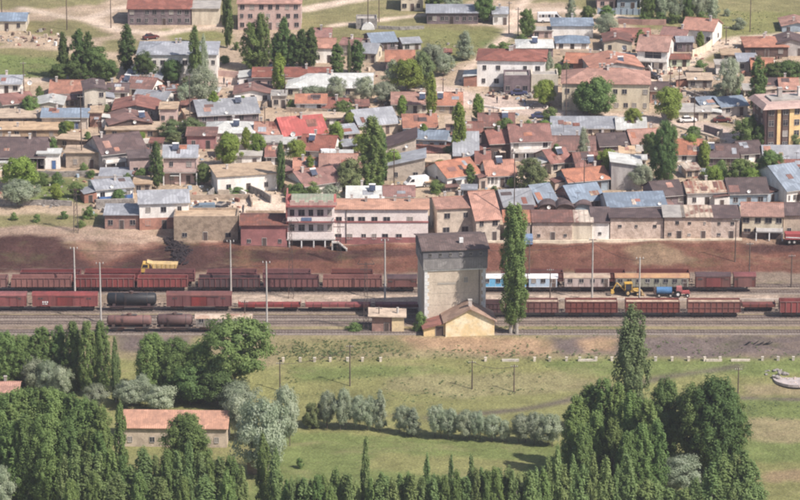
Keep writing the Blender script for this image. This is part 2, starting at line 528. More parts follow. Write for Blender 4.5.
    b.inputs['Specular IOR Level'].default_value = .1
    bp = nt.nodes.new('ShaderNodeBump'); bp.inputs['Strength'].default_value = .55; bp.inputs['Distance'].default_value = .5
    n = nt.nodes.new('ShaderNodeTexNoise'); n.inputs['Scale'].default_value = 1.6; n.inputs['Detail'].default_value = 6
    nt.links.new(ge.outputs['Position'], n.inputs['Vector']); nt.links.new(n.outputs[0], bp.inputs['Height'])
    nt.links.new(bp.outputs[0], b.inputs['Normal'])
    me.materials.append(m)
    o = link('ground', me)
    tag(o, 'meadows, rail yard ballast, red earth and town dirt', None, None, 'structure')
build_ground()

# ------------------------------------------------------------------ houses
_wc = {}
def win_mesh(w_, h_, door=False, blue=False):
    k = (round(w_, 1), round(h_, 1), door, blue)
    if k in _wc: return _wc[k]
    w_, h_ = k[0], k[1]
    b = MB()
    if door:
        b.box(-w_ / 2, w_ / 2, -.05, .03, 0, h_, 1)
        b.box(-w_ / 2 - .07, -w_ / 2, -.07, .03, 0, h_ + .07); b.box(w_ / 2, w_ / 2 + .07, -.07, .03, 0, h_ + .07)
        b.box(-w_ / 2, w_ / 2, -.07, .03, h_, h_ + .07)
        me = b.mesh('door', [M_frame, M_bdoor if blue else M_door])
    else:
        b.box(-w_ / 2, w_ / 2, -.02, .03, 0, h_, 1)
        t = .05
        b.box(-w_ / 2 - t, -w_ / 2, -.07, .03, -t, h_ + t); b.box(w_ / 2, w_ / 2 + t, -.07, .03, -t, h_ + t)
        b.box(-w_ / 2, w_ / 2, -.07, .03, h_, h_ + t); b.box(-w_ / 2, w_ / 2, -.13, .03, -t, 0)
        b.box(-.03, .03, -.05, .03, 0, h_)
        if h_ > 1.1:
            b.box(-w_ / 2, -.03, -.045, .03, h_ * .66, h_ * .66 + .05); b.box(.03, w_ / 2, -.045, .03, h_ * .66, h_ * .66 + .05)
        me = b.mesh('window', [M_frame, M_glass])
    _wc[k] = me
    return me

def roof_slab(b, kind, w_, d, hw, hr, ox, oy, t=.14, mi=0):
    e = .02
    if kind in ('gx', 'shed', 'shedb'):
        if kind == 'gx':
            m = (hr - hw) / (d / 2)
            top = [(-oy, hw - m * oy), (d / 2, hr), (d + oy, hw - m * oy)]
        elif kind == 'shed':
            m = (hr - hw) / d
            top = [(-oy, hw - m * oy), (d + oy, hr + m * oy)]
        else:
            m = (hw - hr) / d
            top = [(-oy, hw + m * oy), (d + oy, hr - m * oy)]
        pts = [(y, z + e + t) for y, z in top] + [(y, z + e) for y, z in top[::-1]]
        b.prism(pts, -w_ / 2 - ox, w_ / 2 + ox, 'x', mi)
    elif kind == 'gy':
        m = (hr - hw) / (w_ / 2)
        top = [(-w_ / 2 - ox, hw - m * ox), (0, hr), (w_ / 2 + ox, hw - m * ox)]
        pts = [(y, z + e + t) for y, z in top] + [(y, z + e) for y, z in top[::-1]]
        b.prism(pts, -oy, d + oy, 'y', mi)
    elif kind == 'shedl' or kind == 'shedr':
        a, c = (hr, hw) if kind == 'shedl' else (hw, hr)
        m = (c - a) / w_
        top = [(-w_ / 2 - ox, a - m * ox), (w_ / 2 + ox, c + m * ox)]
        pts = [(y, z + e + t) for y, z in top] + [(y, z + e) for y, z in top[::-1]]
        b.prism(pts, -oy, d + oy, 'y', mi)
    elif kind == 'hip':
        i = min(d, w_) / 2 * .92
        if w_ >= d:
            r0, r1 = (-w_ / 2 + i, d / 2), (w_ / 2 - i, d / 2)
        else:
            r0, r1 = (0, i), (0, d - i)
        m = (hr - hw) / (min(d, w_) / 2)
        z0 = hw - m * ox
        vs_ = []
        for dz in (e + t, e):
            vs_ += [(-w_ / 2 - ox, -oy, z0 + dz), (w_ / 2 + ox, -oy, z0 + dz), (w_ / 2 + ox, d + oy, z0 + dz), (-w_ / 2 - ox, d + oy, z0 + dz),
                    (r0[0], r0[1], hr + dz), (r1[0], r1[1], hr + dz)]
        if w_ >= d:
            fs = [(0, 1, 5, 4), (1, 2, 5), (2, 3, 4, 5), (3, 0, 4)]
        else:
            fs = [(0, 1, 4), (1, 2, 5, 4), (2, 3, 5), (3, 0, 4, 5)]
        fs2 = [tuple(k + 6 for k in f[::-1]) for f in fs]
        sk = [(k, (k + 1) % 4, (k + 1) % 4 + 6, k + 6) for k in range(4)]
        b.add(vs_, fs + fs2 + sk, mi)
    elif kind == 'barrel':
        n = 8; pts = []
        for k in range(n + 1):
            a = math.pi * k / n
            pts.append((-(w_ / 2 + ox) * math.cos(a), hw + e + t + (hr - hw) * math.sin(a)))
        pts2 = [(x * .97, z - t) for x, z in pts[::-1]]
        b.prism(pts + pts2, -oy, d + oy, 'y', mi)
    else:
        b.box(-w_ / 2 - ox, w_ / 2 + ox, -oy, d + oy, hw + e, hw + .22, mi)

def wall_body(b, kind, w_, d, hw, hr, z0=-1.0, mi=0):
    if kind == 'gx':
        b.prism([(0, z0), (0, hw), (d / 2, hr), (d, hw), (d, z0)], -w_ / 2, w_ / 2, 'x', mi)
    elif kind == 'shed' or kind == 'shedb':
        b.prism([(0, z0), (0, hw), (d, hr), (d, z0)], -w_ / 2, w_ / 2, 'x', mi)
    elif kind == 'gy':
        b.prism([(-w_ / 2, z0), (-w_ / 2, hw), (0, hr), (w_ / 2, hw), (w_ / 2, z0)], 0, d, 'y', mi)
    elif kind in ('shedl', 'shedr'):
        a, c = (hr, hw) if kind == 'shedl' else (hw, hr)
        b.prism([(-w_ / 2, z0), (-w_ / 2, a), (w_ / 2, c), (w_ / 2, z0)], 0, d, 'y', mi)
    elif kind == 'barrel':
        n = 8
        pts = [(-w_ / 2, z0)] + [(-w_ / 2 * math.cos(math.pi * k / n), hw + (hr - hw) * math.sin(math.pi * k / n)) for k in range(n + 1)] + [(w_ / 2, z0)]
        b.prism(pts, 0, d, 'y', mi)
    else:
        b.box(-w_ / 2, w_ / 2, 0, d, z0, hw, mi)

def chimney(parent, x, y, z, h=1.1, s=.3, m=None):
    b = MB()
    b.box(-s, s, -s, s, -.8, h)
    b.box(-s - .08, s + .08, -s - .08, s + .08, h + .003, h + .16, 1)
    c = b.build('chimney', [m or M_chim, M_conc], parent)
    c.location = (x, y, z)
    return c

_rd = random.Random(41)
def details(r, ro, wd, d, hw, hr, kind):
    """lean-tos, awnings, patched sheets and aerials that belong to a house"""
    rd = _rd
    if rd.random() < .6:
        sd_ = rd.choice((-1, 1)); w_ = rd.uniform(1.8, 3.6); dd = d * rd.uniform(.4, .7); h_ = min(rd.uniform(1.9, 2.7), hw * .85); y0 = rd.uniform(-.8, d * .3)
        x0, x1 = (wd / 2 + .01, wd / 2 + w_) if sd_ > 0 else (-wd / 2 - w_, -wd / 2 - .01)
        b = MB(); b.box(x0, x1, y0, y0 + dd, -.9, h_); a = b.build('lean_to', W[rd.choice(('mud', 'stone', 'white', 'brick', 'beige', 'adobe', 'blue'))], r)
        b = MB(); zi, zo = h_ + .5, h_ + .05
        za, zb = (zi, zo) if sd_ > 0 else (zo, zi)
        b.add([(x0 - (.25 if sd_ < 0 else 0), y0 - .3, za), (x1 + (.25 if sd_ > 0 else 0), y0 - .3, zb), (x1 + (.25 if sd_ > 0 else 0), y0 + dd + .2, zb), (x0 - (.25 if sd_ < 0 else 0), y0 + dd + .2, za)] +
              [(x0 - (.25 if sd_ < 0 else 0), y0 - .3, za + .1), (x1 + (.25 if sd_ > 0 else 0), y0 - .3, zb + .1), (x1 + (.25 if sd_ > 0 else 0), y0 + dd + .2, zb + .1), (x0 - (.25 if sd_ < 0 else 0), y0 + dd + .2, za + .1)],
              [(0, 3, 2, 1), (4, 5, 6, 7), (0, 1, 5, 4), (1, 2, 6, 5), (2, 3, 7, 6), (3, 0, 4, 7)])
        b.build('roof', RF[rd.choice(('rust', 'grey', 'patch', 'red', 'pale', 'mud')) + 'Y'], a)
        if rd.random() < .6: link('door', win_mesh(.8, 1.7, True), a, ((x0 + x1) / 2, y0 - .005, 0))
    if rd.random() < .45 and kind in ('gx', 'hip', 'flat', 'shed') and hw > 2.6:
        a0 = rd.uniform(-.4, .1) * wd; a1 = a0 + rd.uniform(.2, .45) * wd; z = min(2.4, hw - .3); q = rd.uniform(1.2, 2.2)
        b = MB(); b.add([(a0, -q, z - .25), (a1, -q, z - .25), (a1, -.01, z), (a0, -.01, z), (a0, -q, z - .17), (a1, -q, z - .17), (a1, -.01, z + .08), (a0, -.01, z + .08)],
                        [(0, 3, 2, 1), (4, 5, 6, 7), (0, 1, 5, 4), (1, 2, 6, 5), (2, 3, 7, 6), (3, 0, 4, 7)])
        a = b.build('awning', RF[rd.choice(('rust', 'grey', 'pale', 'blue', 'patch')) + 'Y'], r)
        b = MB()
        for x in (a0 + .1, a1 - .1): b.tube((x, -q + .1, -.6), (x, -q + .1, z - .22), .06, n=5)
        b.build('posts', M_wood, a)
    if kind == 'gx':
        m = (hr - hw) / (d / 2)
        for _ in range(rd.choice((0, 1, 1, 2, 3))):
            w_ = rd.uniform(.8, 2.6); x0 = rd.uniform(-wd / 2, wd / 2 - w_); y0 = rd.uniform(-.2, d * .3); y1 = min(d / 2 - .15, y0 + rd.uniform(.8, 2.2))
            if y1 - y0 < .4: continue
            b = MB(); e = .19
            b.add([(x0, y0, hw + m * y0 + e - .04), (x0 + w_, y0, hw + m * y0 + e - .04), (x0 + w_, y1, hw + m * y1 + e - .04), (x0, y1, hw + m * y1 + e - .04),
                   (x0, y0, hw + m * y0 + e + .03), (x0 + w_, y0, hw + m * y0 + e + .03), (x0 + w_, y1, hw + m * y1 + e + .03), (x0, y1, hw + m * y1 + e + .03)],
                  [(0, 3, 2, 1), (4, 5, 6, 7), (0, 1, 5, 4), (1, 2, 6, 5), (2, 3, 7, 6), (3, 0, 4, 7)])
            b.build('roof_patch', RF[rd.choice(('rust', 'grey', 'tile', 'red', 'patch', 'dark')) + 'X'], ro)
        b = MB(); z = hw - m * .45 - .02
        b.tube((-wd / 2 - .3, -.52, z), (wd / 2 + .3, -.52, z), .07, n=6); x = rd.choice((-1, 1)) * (wd / 2 - .15)
        b.tube((x, -.5, z), (x, -.1, z - .4), .05, n=5); b.tube((x, -.1, z - .4), (x, -.1, 0), .05, n=5)
        b.build('gutter', M_conc, ro)
    if rd.random() < .55:
        x, y = rd.uniform(-.35, .35) * wd, d / 2; z = hr if kind != 'flat' else hw
        b = MB(); b.tube((x, y, z - .3), (x, y, z + 1.9), .035, n=5); b.box(x - .6, x + .6, y - .02, y + .02, z + 1.7, z + 1.75)
        for q in (-.5, -.2, .1, .4): b.box(x + q - .015, x + q + .015, y - .3, y + .3, z + 1.7, z + 1.74)
        b.build('aerial', M_steel, ro)
    if rd.random() < .3:
        x, z = rd.uniform(-.4, .4) * wd, hw + .5
        b = MB(); b.tube((x, -.3, z), (x, .1, z), .05, n=5); n = 10; vs_ = [(x, -.25, z)] + [(x + .42 * math.cos(6.283 * i / n), -.42, z + .42 * math.sin(6.283 * i / n)) for i in range(n)]
        b.add(vs_, [(0, 1 + i, 1 + (i + 1) % n) for i in range(n)]); b.build('dish', M_whitep, ro)

HOUSES = {}
def house(px0, px1, yb, ye, yr, d, kind, roof, wall, label, rot=0, nw=2, nf=None, ww=1.0, wh=1.15, ch=1, door=1, name='house', cat='house',
          side=1, par=False, ox=.35, oy=.45, sill=.95, ax=None, wx=None, group=None, base=None, bdoor=False, windark=False, rr=None):
    p = P((px0 + px1) / 2, yb)
    s = S(p)
    wd = max(1.2, (px1 - px0) / s / math.cos(R(rot)))
    hw = (yb - ye) / (s * CP)
    if kind == 'gx' or kind == 'hip':
        hr = ((yb - yr) / s - d / 2 * SP * math.cos(R(rot))) / CP
    elif kind == 'shed':
        hr = ((yb - yr) / s - d * SP) / CP
    elif kind == 'gy':
        hr = ((yb - yr) / s - d * SP * .7) / CP
    elif kind in ('shedl', 'shedr', 'barrel'):
        hr = (yb - yr) / (s * CP)
    elif kind == 'shedb':
        hr = hw - 1.0
    else:
        hr = hw
    if kind in ('gx', 'hip', 'gy', 'barrel'):
        span = d / 2 if kind == 'gx' else (wd / 2 if kind in ('gy', 'barrel') else min(d, wd) / 2)
        hr = min(max(hr, hw + .22 * span), hw + (.95 if kind == 'barrel' else .62) * span)
    if kind == 'shed':
        hr = min(max(hr, hw + .4), hw + .6 * d)
    if kind in ('shedl', 'shedr'):
        hr = max(hr, hw + .3)
    r = thing(name, label, cat, p, R(rot), group)
    b = MB(); wall_body(b, kind, wd, d, hw, hr)
    mats = [W[wall]]
    if par:
        t = .3
        for (a0, a1, c0, c1) in ((-wd / 2, wd / 2, 0, t), (-wd / 2, wd / 2, d - t, d), (-wd / 2, -wd / 2 + t, t, d - t), (wd / 2 - t, wd / 2, t, d - t)):
            b.box(a0, a1, c0, c1, hw, hw + .6)
    b.build('wall', mats, r)
    if base:
        bb = MB(); bb.box(-wd / 2 - .04, wd / 2 + .04, -.04, d + .04, -.9, base[1]); bb.build('plinth', W[base[0]], r)
    b = MB()
    if par:
        b.box(-wd / 2 + .3, wd / 2 - .3, .3, d - .3, hw + .01, hw + .15)
    else:
        roof_slab(b, kind, wd, d, hw, hr, ox, oy)
    if ax is None:
        ax = 'Y' if kind in ('gy', 'shedl', 'shedr', 'barrel') else 'X'
    ro = b.build('roof', RF[roof + ax], r)
    if kind in ('gx', 'hip') and roof in ('tile', 'red', 'dark', 'rust', 'scarlet'):
        rb = MB()
        i = 0 if kind == 'gx' else min(d, wd) / 2 * .92
        if wd >= d or kind == 'gx':
            rb.tube((-wd / 2 - ox + i, d / 2, hr + .17), (wd / 2 + ox - i, d / 2, hr + .17), .11, n=6)
            rb.build('ridge_cap', RF[roof + ax], ro)
    fl = nf if nf is not None else max(1, int(round(hw / 2.9)))
    if fl and nw:
        fh = hw / fl
        for f in range(fl):
            z = f * fh + min(sill, max(.25, fh - wh - .35))
            hh = min(wh, fh - .5)
            if hh < .35: continue
            n = nw
            for k in range(n):
                x = -wd / 2 + wd * (k + .5) / n + random.uniform(-.3, .3)
                if not (f == 0 and door) and random.random() < .12: continue
                if f == 0 and door and k == (n // 2 if n > 1 else 0):
                    if n == 1: x += wd * .25
                    dh = min(2.05, fh - .35)
                    o = link('door', win_mesh(.95, dh, True, bdoor), r, (x, -.005, .02))
                    if n > 1: continue
                    x -= wd * .5
                wj = ww if wd / n > ww + .7 else max(.5, wd / n - .7)
                link('window', win_mesh(wj * random.choice((.75, 1, 1, 1.15)), hh), r, (x, -.005, z))
            if side and d > 4.5:
                for sd_ in (-1, 1):
                    o = link('window', win_mesh(.9, hh), r, (sd_ * (wd / 2 + .005), d * .5 + random.uniform(-1, 1), z))
                    o.rotation_euler = (0, 0, sd_ * math.pi / 2)
    if kind == 'gy' and hr - hw > 1.6 and fl < 2 and nw:
        link('window', win_mesh(.6, .7), r, (0, -.005, hw + .2))
    for k in range(ch):
        if kind == 'flat':
            chimney(ro, random.uniform(-.35, .35) * wd, d * random.uniform(.3, .7), hw + .6, .5, .22)
        elif kind in ('gx', 'hip'):
            lim = .38 if kind == 'gx' else max(.05, .4 - min(d, wd) / 2 / wd)
            chimney(ro, (random.uniform(-1, 1) if ch == 1 else (k + .5) / ch * 2 - 1) * lim * wd, d / 2 + random.choice((-1, 1)) * random.uniform(.5, .9), hr + .25, .75, .26)
        elif kind == 'gy':
            chimney(ro, random.choice((-1, 1)) * .7, d * random.uniform(.25, .75), hr + .1, .75, .26)
        else:
            chimney(ro, random.uniform(-.3, .3) * wd, d * .6, max(hw, hr) + .4, .5, .22)
    if 85 < yb < 222 and d > 4.5: details(r, ro, wd, d, hw, hr, kind)
    HOUSES[label] = (r, wd, d, hw, hr, kind)
    return r

# front-left x, front-right x, base y, eaves y, ridge y in the photograph, depth in m, roof form, roof, wall, label
G, H_, GY, FL, SH = 'gx', 'hip', 'gy', 'flat', 'shed'
TOWN = [
 # ---- top edge
 (-12, 26, 31, 21, 12, 9, G, 'blue', 'cream', 'shed at the edge of the open field with long blue-grey sheet roof and open bays', dict(nw=3, ch=0, name='shed', cat='shed')),
 (128, 191, 25, 9, -2, 11, G, 'red', 'purple', 'long two-storey brown house with red tile roof facing the cars on the top road', dict(nw=8, ch=3)),
 (192, 219, 25, 9, 4, 9, FL, 'concrete', 'cream', 'blank cream cube-shaped annexe against the end of the long brown house', dict(nw=0, ch=0, door=0, name='annexe', cat='annexe')),
 (133, 150, 22, 7, 0, 4, SH, 'grey', 'white', 'small white two-storey porch house in front of the long brown house', dict(nw=2, ch=0)),
 (238, 301, 30, 4, -7, 12, H_, 'tile', 'pink', 'pink apartment block with rows of windows beyond the poplars at the top of town', dict(nw=7, nf=3, ch=3, name='apartment_building', cat='apartment building')),
 (401, 423, 11, -6, -14, 9, H_, 'grey', 'cream', 'cream house with two dark doorways cut off by the top edge', dict(nw=3, ch=1)),
 (427, 478, 24, 13, 6, 10, G, 'grey', 'purple', 'long low school-like hall with zinc roof and row of cream pillars', dict(nw=9, ch=0, name='hall', cat='hall')),
 (493, 508, 25, 14, 8, 8, H_, 'grey', 'white', 'white house with grey hipped roof among trees by the lane', dict(nw=2)),
 (597, 615, 9, -2, -10, 8, H_, 'red', 'pink', 'pink house cut by the top edge behind the blue fence', dict(nw=2)),
 (617, 637, 10, -1, -9, 8, H_, 'grey', 'blue', 'blue-grey house with dark porch cut by the top edge', dict(nw=2)),
 (640, 654, 8, -4, -12, 8, H_, 'grey', 'white', 'white house half hidden by the grove at the top edge', dict(nw=2)),
 (356, 377, 29, 21, 19, 5, FL, 'concrete', 'stone', 'roofless-looking stone pen beside the white tent on the open slope', dict(nw=0, ch=0, par=True, door=0, name='stone_pen', cat='pen')),
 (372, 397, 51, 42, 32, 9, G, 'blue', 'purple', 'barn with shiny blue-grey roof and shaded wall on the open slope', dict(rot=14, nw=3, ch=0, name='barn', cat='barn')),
 (403, 421, 50, 43, 37, 6, G, 'grey', 'grey', 'small lean grey-roofed outbuilding beside the blue-roofed barn', dict(rot=14, nw=2, ch=0, name='outbuilding', cat='outbuilding')),
 (437, 451, 56, 53, 49, 4, G, 'rust', 'stone', 'tiny rusty-roofed shed on the slope below the barn', dict(nw=1, ch=0, name='shed', cat='shed')),
 # ---- school and around
 (138, 217, 82, 55, 43, 14, H_, 'grey', 'white', 'white two-storey school with pale zinc hipped roof and rows of windows behind poplars', dict(nw=11, nf=2, ch=2, name='school_building', cat='school')),
 (262, 277, 61, 54, 0, 4, FL, 'concrete', 'pink', 'little pink flat-roofed shed by the school yard road', dict(nw=1, ch=0, name='shed', cat='shed')),
 (253, 330, 89, 77, 68, 10, G, 'red', 'pink', 'long low brown-roofed building between the school yard and the bright poplar', dict(nw=7, ch=2)),
 (312, 335, 63, 48, 38, 9, G, 'tile', 'white', 'white-walled house with orange tile roof beside the dark poplar pair', dict(nw=2)),
 (313, 331, 47, 37, 28, 7, G, 'red', 'brick', 'small red-roofed house right of the dark poplar grove', dict(nw=2)),
 (362, 376, 63, 53, 43, 7, G, 'grey', 'cream', 'little grey-roofed cream house with two dark windows below the orange roof', dict(nw=2, rot=-12)),
 (340, 358, 56, 45, 38, 7, G, 'red', 'stone', 'old stone house with dull red roof behind the poplar pair', dict(nw=2, rot=-15)),
 (386, 414, 72, 61, 50, 8, G, 'tile', 'purple', 'orange-roofed house standing above the bright green bush', dict(nw=3)),
 (287, 372, 98, 88, 74, 15, H_, 'pale', 'cream', 'wide cream building with very pale sheet roof and two tall white chimneys', dict(nw=9, ch=2)),
 (392, 430, 114, 104, 92, 10, G, 'tile', 'cream', 'long orange tile house left of the slim bright poplar', dict(nw=4, ch=1)),
 (431, 462, 114, 105, 92, 10, G, 'tile', 'beige', 'long orange tile house right of the slim bright poplar', dict(nw=4, ch=1)),
 (234, 271, 101, 94, 84, 8, GY, 'rust', 'white', 'white house with low grey and rust gable roof below the school yard', dict(nw=3)),
 (272, 286, 108, 96, 0, 5, FL, 'concrete', 'beige', 'beige box-shaped hut beside the white gabled house', dict(nw=1, ch=0, name='hut', cat='hut')),
 # ---- left, rows under the field
 (-8, 21, 94, 84, 76, 9, G, 'grey', 'white', 'zinc-roofed white house at the left edge under the field', dict(nw=3)),
 (4, 34, 114, 103, 93, 9, G, 'red', 'cream', 'red-tiled house with dark shaded gable near the left edge', dict(rot=22, nw=2)),
 (36, 63, 114, 105, 97, 8, GY, 'pale', 'cream', 'cream house with low pale gable roof left of the tall white house', dict(nw=2)),
 (50, 86, 100, 93, 80, 9, G, 'tile', 'beige', 'orange tile roof directly below the dark poplar clump', dict(nw=3)),
 (85, 106, 112, 90, 82, 9, GY, 'dark', 'cream', 'tall cream two-storey house with dark gable roof below the poplar clump', dict(nw=2, nf=2, rot=8)),
 (107, 128, 100, 92, 83, 8, G, 'dark', 'white', 'dark-roofed white house just right of the tall cream one', dict(nw=2)),
 (124, 160, 86, 80, 70, 8, G, 'grey', 'stone', 'long narrow zinc roof next to the school corner', dict(rot=-16, nw=3)),
 (117, 152, 95, 88, 77, 8, G, 'rust', 'white', 'long rusty roof sloping between two zinc ones near the school', dict(rot=-16, nw=3)),
 (133, 166, 107, 99, 90, 8, G, 'grey', 'white', 'white-fronted house with whitish roof edge behind the red-roofed row', dict(rot=-14, nw=3)),
 (113, 158, 119, 110, 97, 10, GY, 'red', 'stone', 'wide gabled house with red left slope and stone front', dict(nw=3)),
 (163, 178, 101, 93, 85, 7, G, 'rust', 'brick', 'small rust-roofed brick shack left of the silver tree', dict(nw=1, rot=15)),
 (42, 88, 129, 117, 108, 8, G, 'blue', 'beige', 'beige house with straight blue-grey sheet roof above the adobe row', dict(nw=2)),
 (67, 80, 129, 121, 0, 3, FL, 'pale', 'white', 'small white hut with a blue door under the blue-grey roof', dict(nw=1, ch=0, bdoor=True, name='hut', cat='hut')),
 (90, 102, 127, 113, 0, 6, FL, 'mud', 'brick', 'bare brick box-shaped house right of the blue-grey roof', dict(nw=0, ch=0)),
 (110, 152, 133, 124, 111, 10, GY, 'rust', 'brown', 'house with dark open gable and maroon right slope', dict(rot=12, nw=0)),
 (-8, 46, 126, 118, 0, 8, FL, 'mud', 'mud', 'long adobe house with earth roof touching the left edge', dict(nw=4, ch=2)),
 (-8, 60, 137, 130, 0, 7, FL, 'mud', 'mud', 'low adobe row with earth roof just above the big dark roof', dict(nw=4, ch=1)),
 (106, 158, 137, 130, 0, 7, FL, 'mud', 'mud', 'low adobe row with earth roof below the maroon slope', dict(nw=3, ch=1)),
 (160, 177, 124, 109, 0, 6, FL, 'mud', 'pink', 'narrow pink two-storey house with dark doorway beside utility pole', dict(nw=2, ch=0)),
 (-10, 45, 169, 157, 137, 14, G, 'dark', 'purple', 'big house with a wide dark brown roof at the left edge', dict(nw=2, ch=2)),
 (-8, 22, 171, 163, 0, 3, FL, 'pale', 'white', 'low white porch wall block under the big dark roof', dict(nw=1, ch=0, door=0, name='porch', cat='porch')),
 (23, 37, 169, 158, 0, 3, FL, 'pale', 'green', 'small greenish annexe with one window between two white blocks', dict(nw=1, ch=0, door=0, name='annexe', cat='annexe')),
 (38, 60, 169, 154, 0, 4, FL, 'pale', 'white', 'bright white flat-roofed annexe with blue door', dict(nw=1, ch=0, bdoor=True, name='annexe', cat='annexe')),
 (57, 92, 150, 140, 0, 6, FL, 'mud', 'mud', 'ruined adobe house stepping down behind the slim dark poplar', dict(nw=1, ch=0, rot=-14)),
 (66, 99, 168, 153, 0, 6, FL, 'mud', 'mud', 'adobe house with flat earth roof and dark doorway beside the slim poplar', dict(nw=2, ch=0)),
 (103, 146, 168, 152, 134, 11, G, 'dark', 'grey', 'house with wide dark brown roof, shaded grey gable and white balcony', dict(rot=24, nw=2, ch=1)),
 (130, 152, 176, 158, 151, 5, SH, 'dark', 'pink', 'brown lean-to house under the right end of the dark roof', dict(rot=10, nw=1, ch=0)),
 (97, 133, 200, 188, 179, 8, G, 'grey', 'white', 'house with grey roof and blue railing on a rubble terrace', dict(rot=18, nw=3, ch=1)),
 (100, 132, 181, 176, 170, 5, SH, 'grey', 'stone', 'narrow grey-roofed shed behind the house on the rubble terrace', dict(nw=1, ch=0, name='shed', cat='shed')),
 (134, 151, 193, 184, 0, 6, FL, 'mud', 'mud', 'small adobe shed with earth roof between terrace house and poplar', dict(nw=1, ch=0, name='shed', cat='shed')),
 (140, 189, 229, 203, 190, 9, G, 'grey', 'white', 'bright white house with grey roof over a brick ground floor by the rail embankment', dict(rot=6, nw=3, nf=2, ch=0, base=('brick', 2.6))),
 (105, 139, 229, 215, 208, 7, SH, 'grey', 'brick', 'low brick sheds with two dark doors left of the white house', dict(nw=3, ch=0, name='shed', cat='shed')),
 (164, 197, 184, 157, 145, 8, G, 'grey', 'pink', 'grey-roofed house raised on pale pillars with a balcony', dict(nw=2, nf=2, ch=0)),
 (187, 216, 149, 136, 128, 6, SH, 'rust', 'red', 'maroon shed in front of the pale hipped roof', dict(nw=1, ch=0, name='shed', cat='shed')),
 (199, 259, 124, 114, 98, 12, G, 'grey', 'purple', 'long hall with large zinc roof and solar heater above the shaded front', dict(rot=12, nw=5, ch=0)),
 (206, 256, 142, 133, 121, 10, H_, 'pale', 'white', 'white house with pale hipped sheet roof in the middle of the old quarter', dict(nw=3)),
 (255, 283, 142, 134, 122, 8, G, 'tile', 'white', 'orange tile house joined to the pale hipped roof', dict(nw=2)),
 (262, 281, 160, 143, 0, 6, FL, 'concrete', 'white', 'plain white flat-roofed house below the orange tile one', dict(nw=1, ch=0)),
 (231, 261, 167, 156, 0, 4, FL, 'concrete', 'white', 'long white yard building between two green trees', dict(nw=2, ch=0)),
 (284, 327, 141, 134, 116, 10, G, 'scarlet', 'brick', 'house with glaring bright red sheet roof and dark ridge', dict(rot=18, nw=2)),
 (266, 282, 165, 156, 146, 6, G, 'red', 'white', 'small maroon-roofed white house left of the slim dark poplar', dict(nw=1)),
 (303, 344, 128, 118, 0, 5, FL, 'mud', 'white', 'row of whitewashed flat-roofed houses behind the bright red roof', dict(nw=4, ch=1)),
 (296, 326, 112, 103, 94, 7, G, 'tile', 'white', 'orange-roofed house with white front below the wide pale roof', dict(nw=2)),
 (323, 345, 113, 108, 98, 6, G, 'red', 'beige', 'red-tiled house beside the silver bushes in the middle', dict(nw=2, rot=-14)),
 (300, 333, 157, 150, 135, 9, G, 'red', 'white', 'brick-red roof house with a solar heater just below the bright red roof', dict(rot=-10, nw=2)),
 (325, 352, 165, 158, 152, 5, SH, 'pale', 'white', 'small white-topped shed next to the brick-red roof', dict(nw=1, ch=0, name='shed', cat='shed')),
 (218, 277, 192, 175, 166, 8, SH, 'mud', 'white', 'white house under a broad brown earth roof beside the slim dark poplar', dict(rot=14, nw=3, ch=1)),
 (294, 318, 178, 170, 158, 8, G, 'tile', 'white', 'orange roof with a white gable edge behind the tall-fronted brown gable', dict(nw=1)),
 (320, 357, 180, 170, 154, 9, G, 'tile', 'cream', 'wide orange tile roof left of the olive round tree', dict(nw=2)),
 (305, 342, 194, 183, 169, 10, G, 'red', 'white', 'red-tiled house with a brown shaded gable and solar heater above the pink block', dict(rot=30, nw=2)),
 (347, 383, 204, 198, 186, 9, G, 'pale', 'white', 'pale greenish sheet roof right behind the long pink block', dict(nw=1, ch=1)),
 (384, 414, 203, 196, 186, 7, G, 'red', 'green', 'plain brown-red sheet roof behind the long pink block', dict(nw=1, ch=0)),
 # ---- centre
 (359, 398, 135, 124, 108, 10, G, 'grey', 'beige', 'beige house under slanting zinc roof at the top of the tall central poplar', dict(rot=20, nw=2)),
 (342, 358, 141, 133, 124, 7, G, 'grey', 'pink', 'small slanting zinc-roofed shed by the yellow-green tree', dict(rot=20, nw=1, ch=0, name='shed', cat='shed')),
 (404, 437, 137, 127, 114, 9, G, 'tile', 'blue', 'orange tile house with pale blue metal porch strip', dict(rot=4, nw=3)),
 (446, 470, 143, 124, 0, 7, FL, 'mud', 'brick', 'orange brick flat-roofed house behind the light slim poplar', dict(nw=2, ch=0)),
 (385, 416, 162, 148, 138, 9, 'shedr', 'dark', 'beige', 'unplastered beige house with thin sloping roof right of the tall central poplar', dict(nw=2, ch=0)),
 (416, 446, 151, 139, 130, 7, G, 'blue', 'blue', 'blue-grey roofed house with open pillared porch in the centre', dict(nw=3, ch=0, rot=-8)),
 (417, 449, 158, 153, 147, 6, SH, 'rust', 'brick', 'low rusty lean-to below the pillared porch house', dict(nw=0, ch=0, name='shed', cat='shed')),
 (387, 425, 181, 166, 158, 8, 'shedr', 'grey', 'beige', 'flat-fronted beige house with two square windows left of the white van', dict(nw=2, ch=0, door=0)),
 (426, 450, 172, 162, 0, 6, FL, 'mud', 'mud', 'small adobe house with a dark doorway behind the white van', dict(nw=2, ch=0)),
 (447, 480, 187, 175, 160, 10, G, 'tile', 'white', 'white-fronted house with wide orange roof right of the van', dict(rot=30, nw=1)),
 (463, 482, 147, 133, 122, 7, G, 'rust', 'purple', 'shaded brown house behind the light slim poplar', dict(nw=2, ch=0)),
 (454, 478, 166, 155, 0, 6, SH, 'grey', 'brick', 'brick shed with zinc lean-to roof beside the light slim poplar', dict(nw=1, ch=0, name='shed', cat='shed')),
 (479, 514, 133, 126, 113, 9, G, 'rust', 'pink', 'dull red-brown roofed building below the paved square', dict(nw=3, ch=2)),
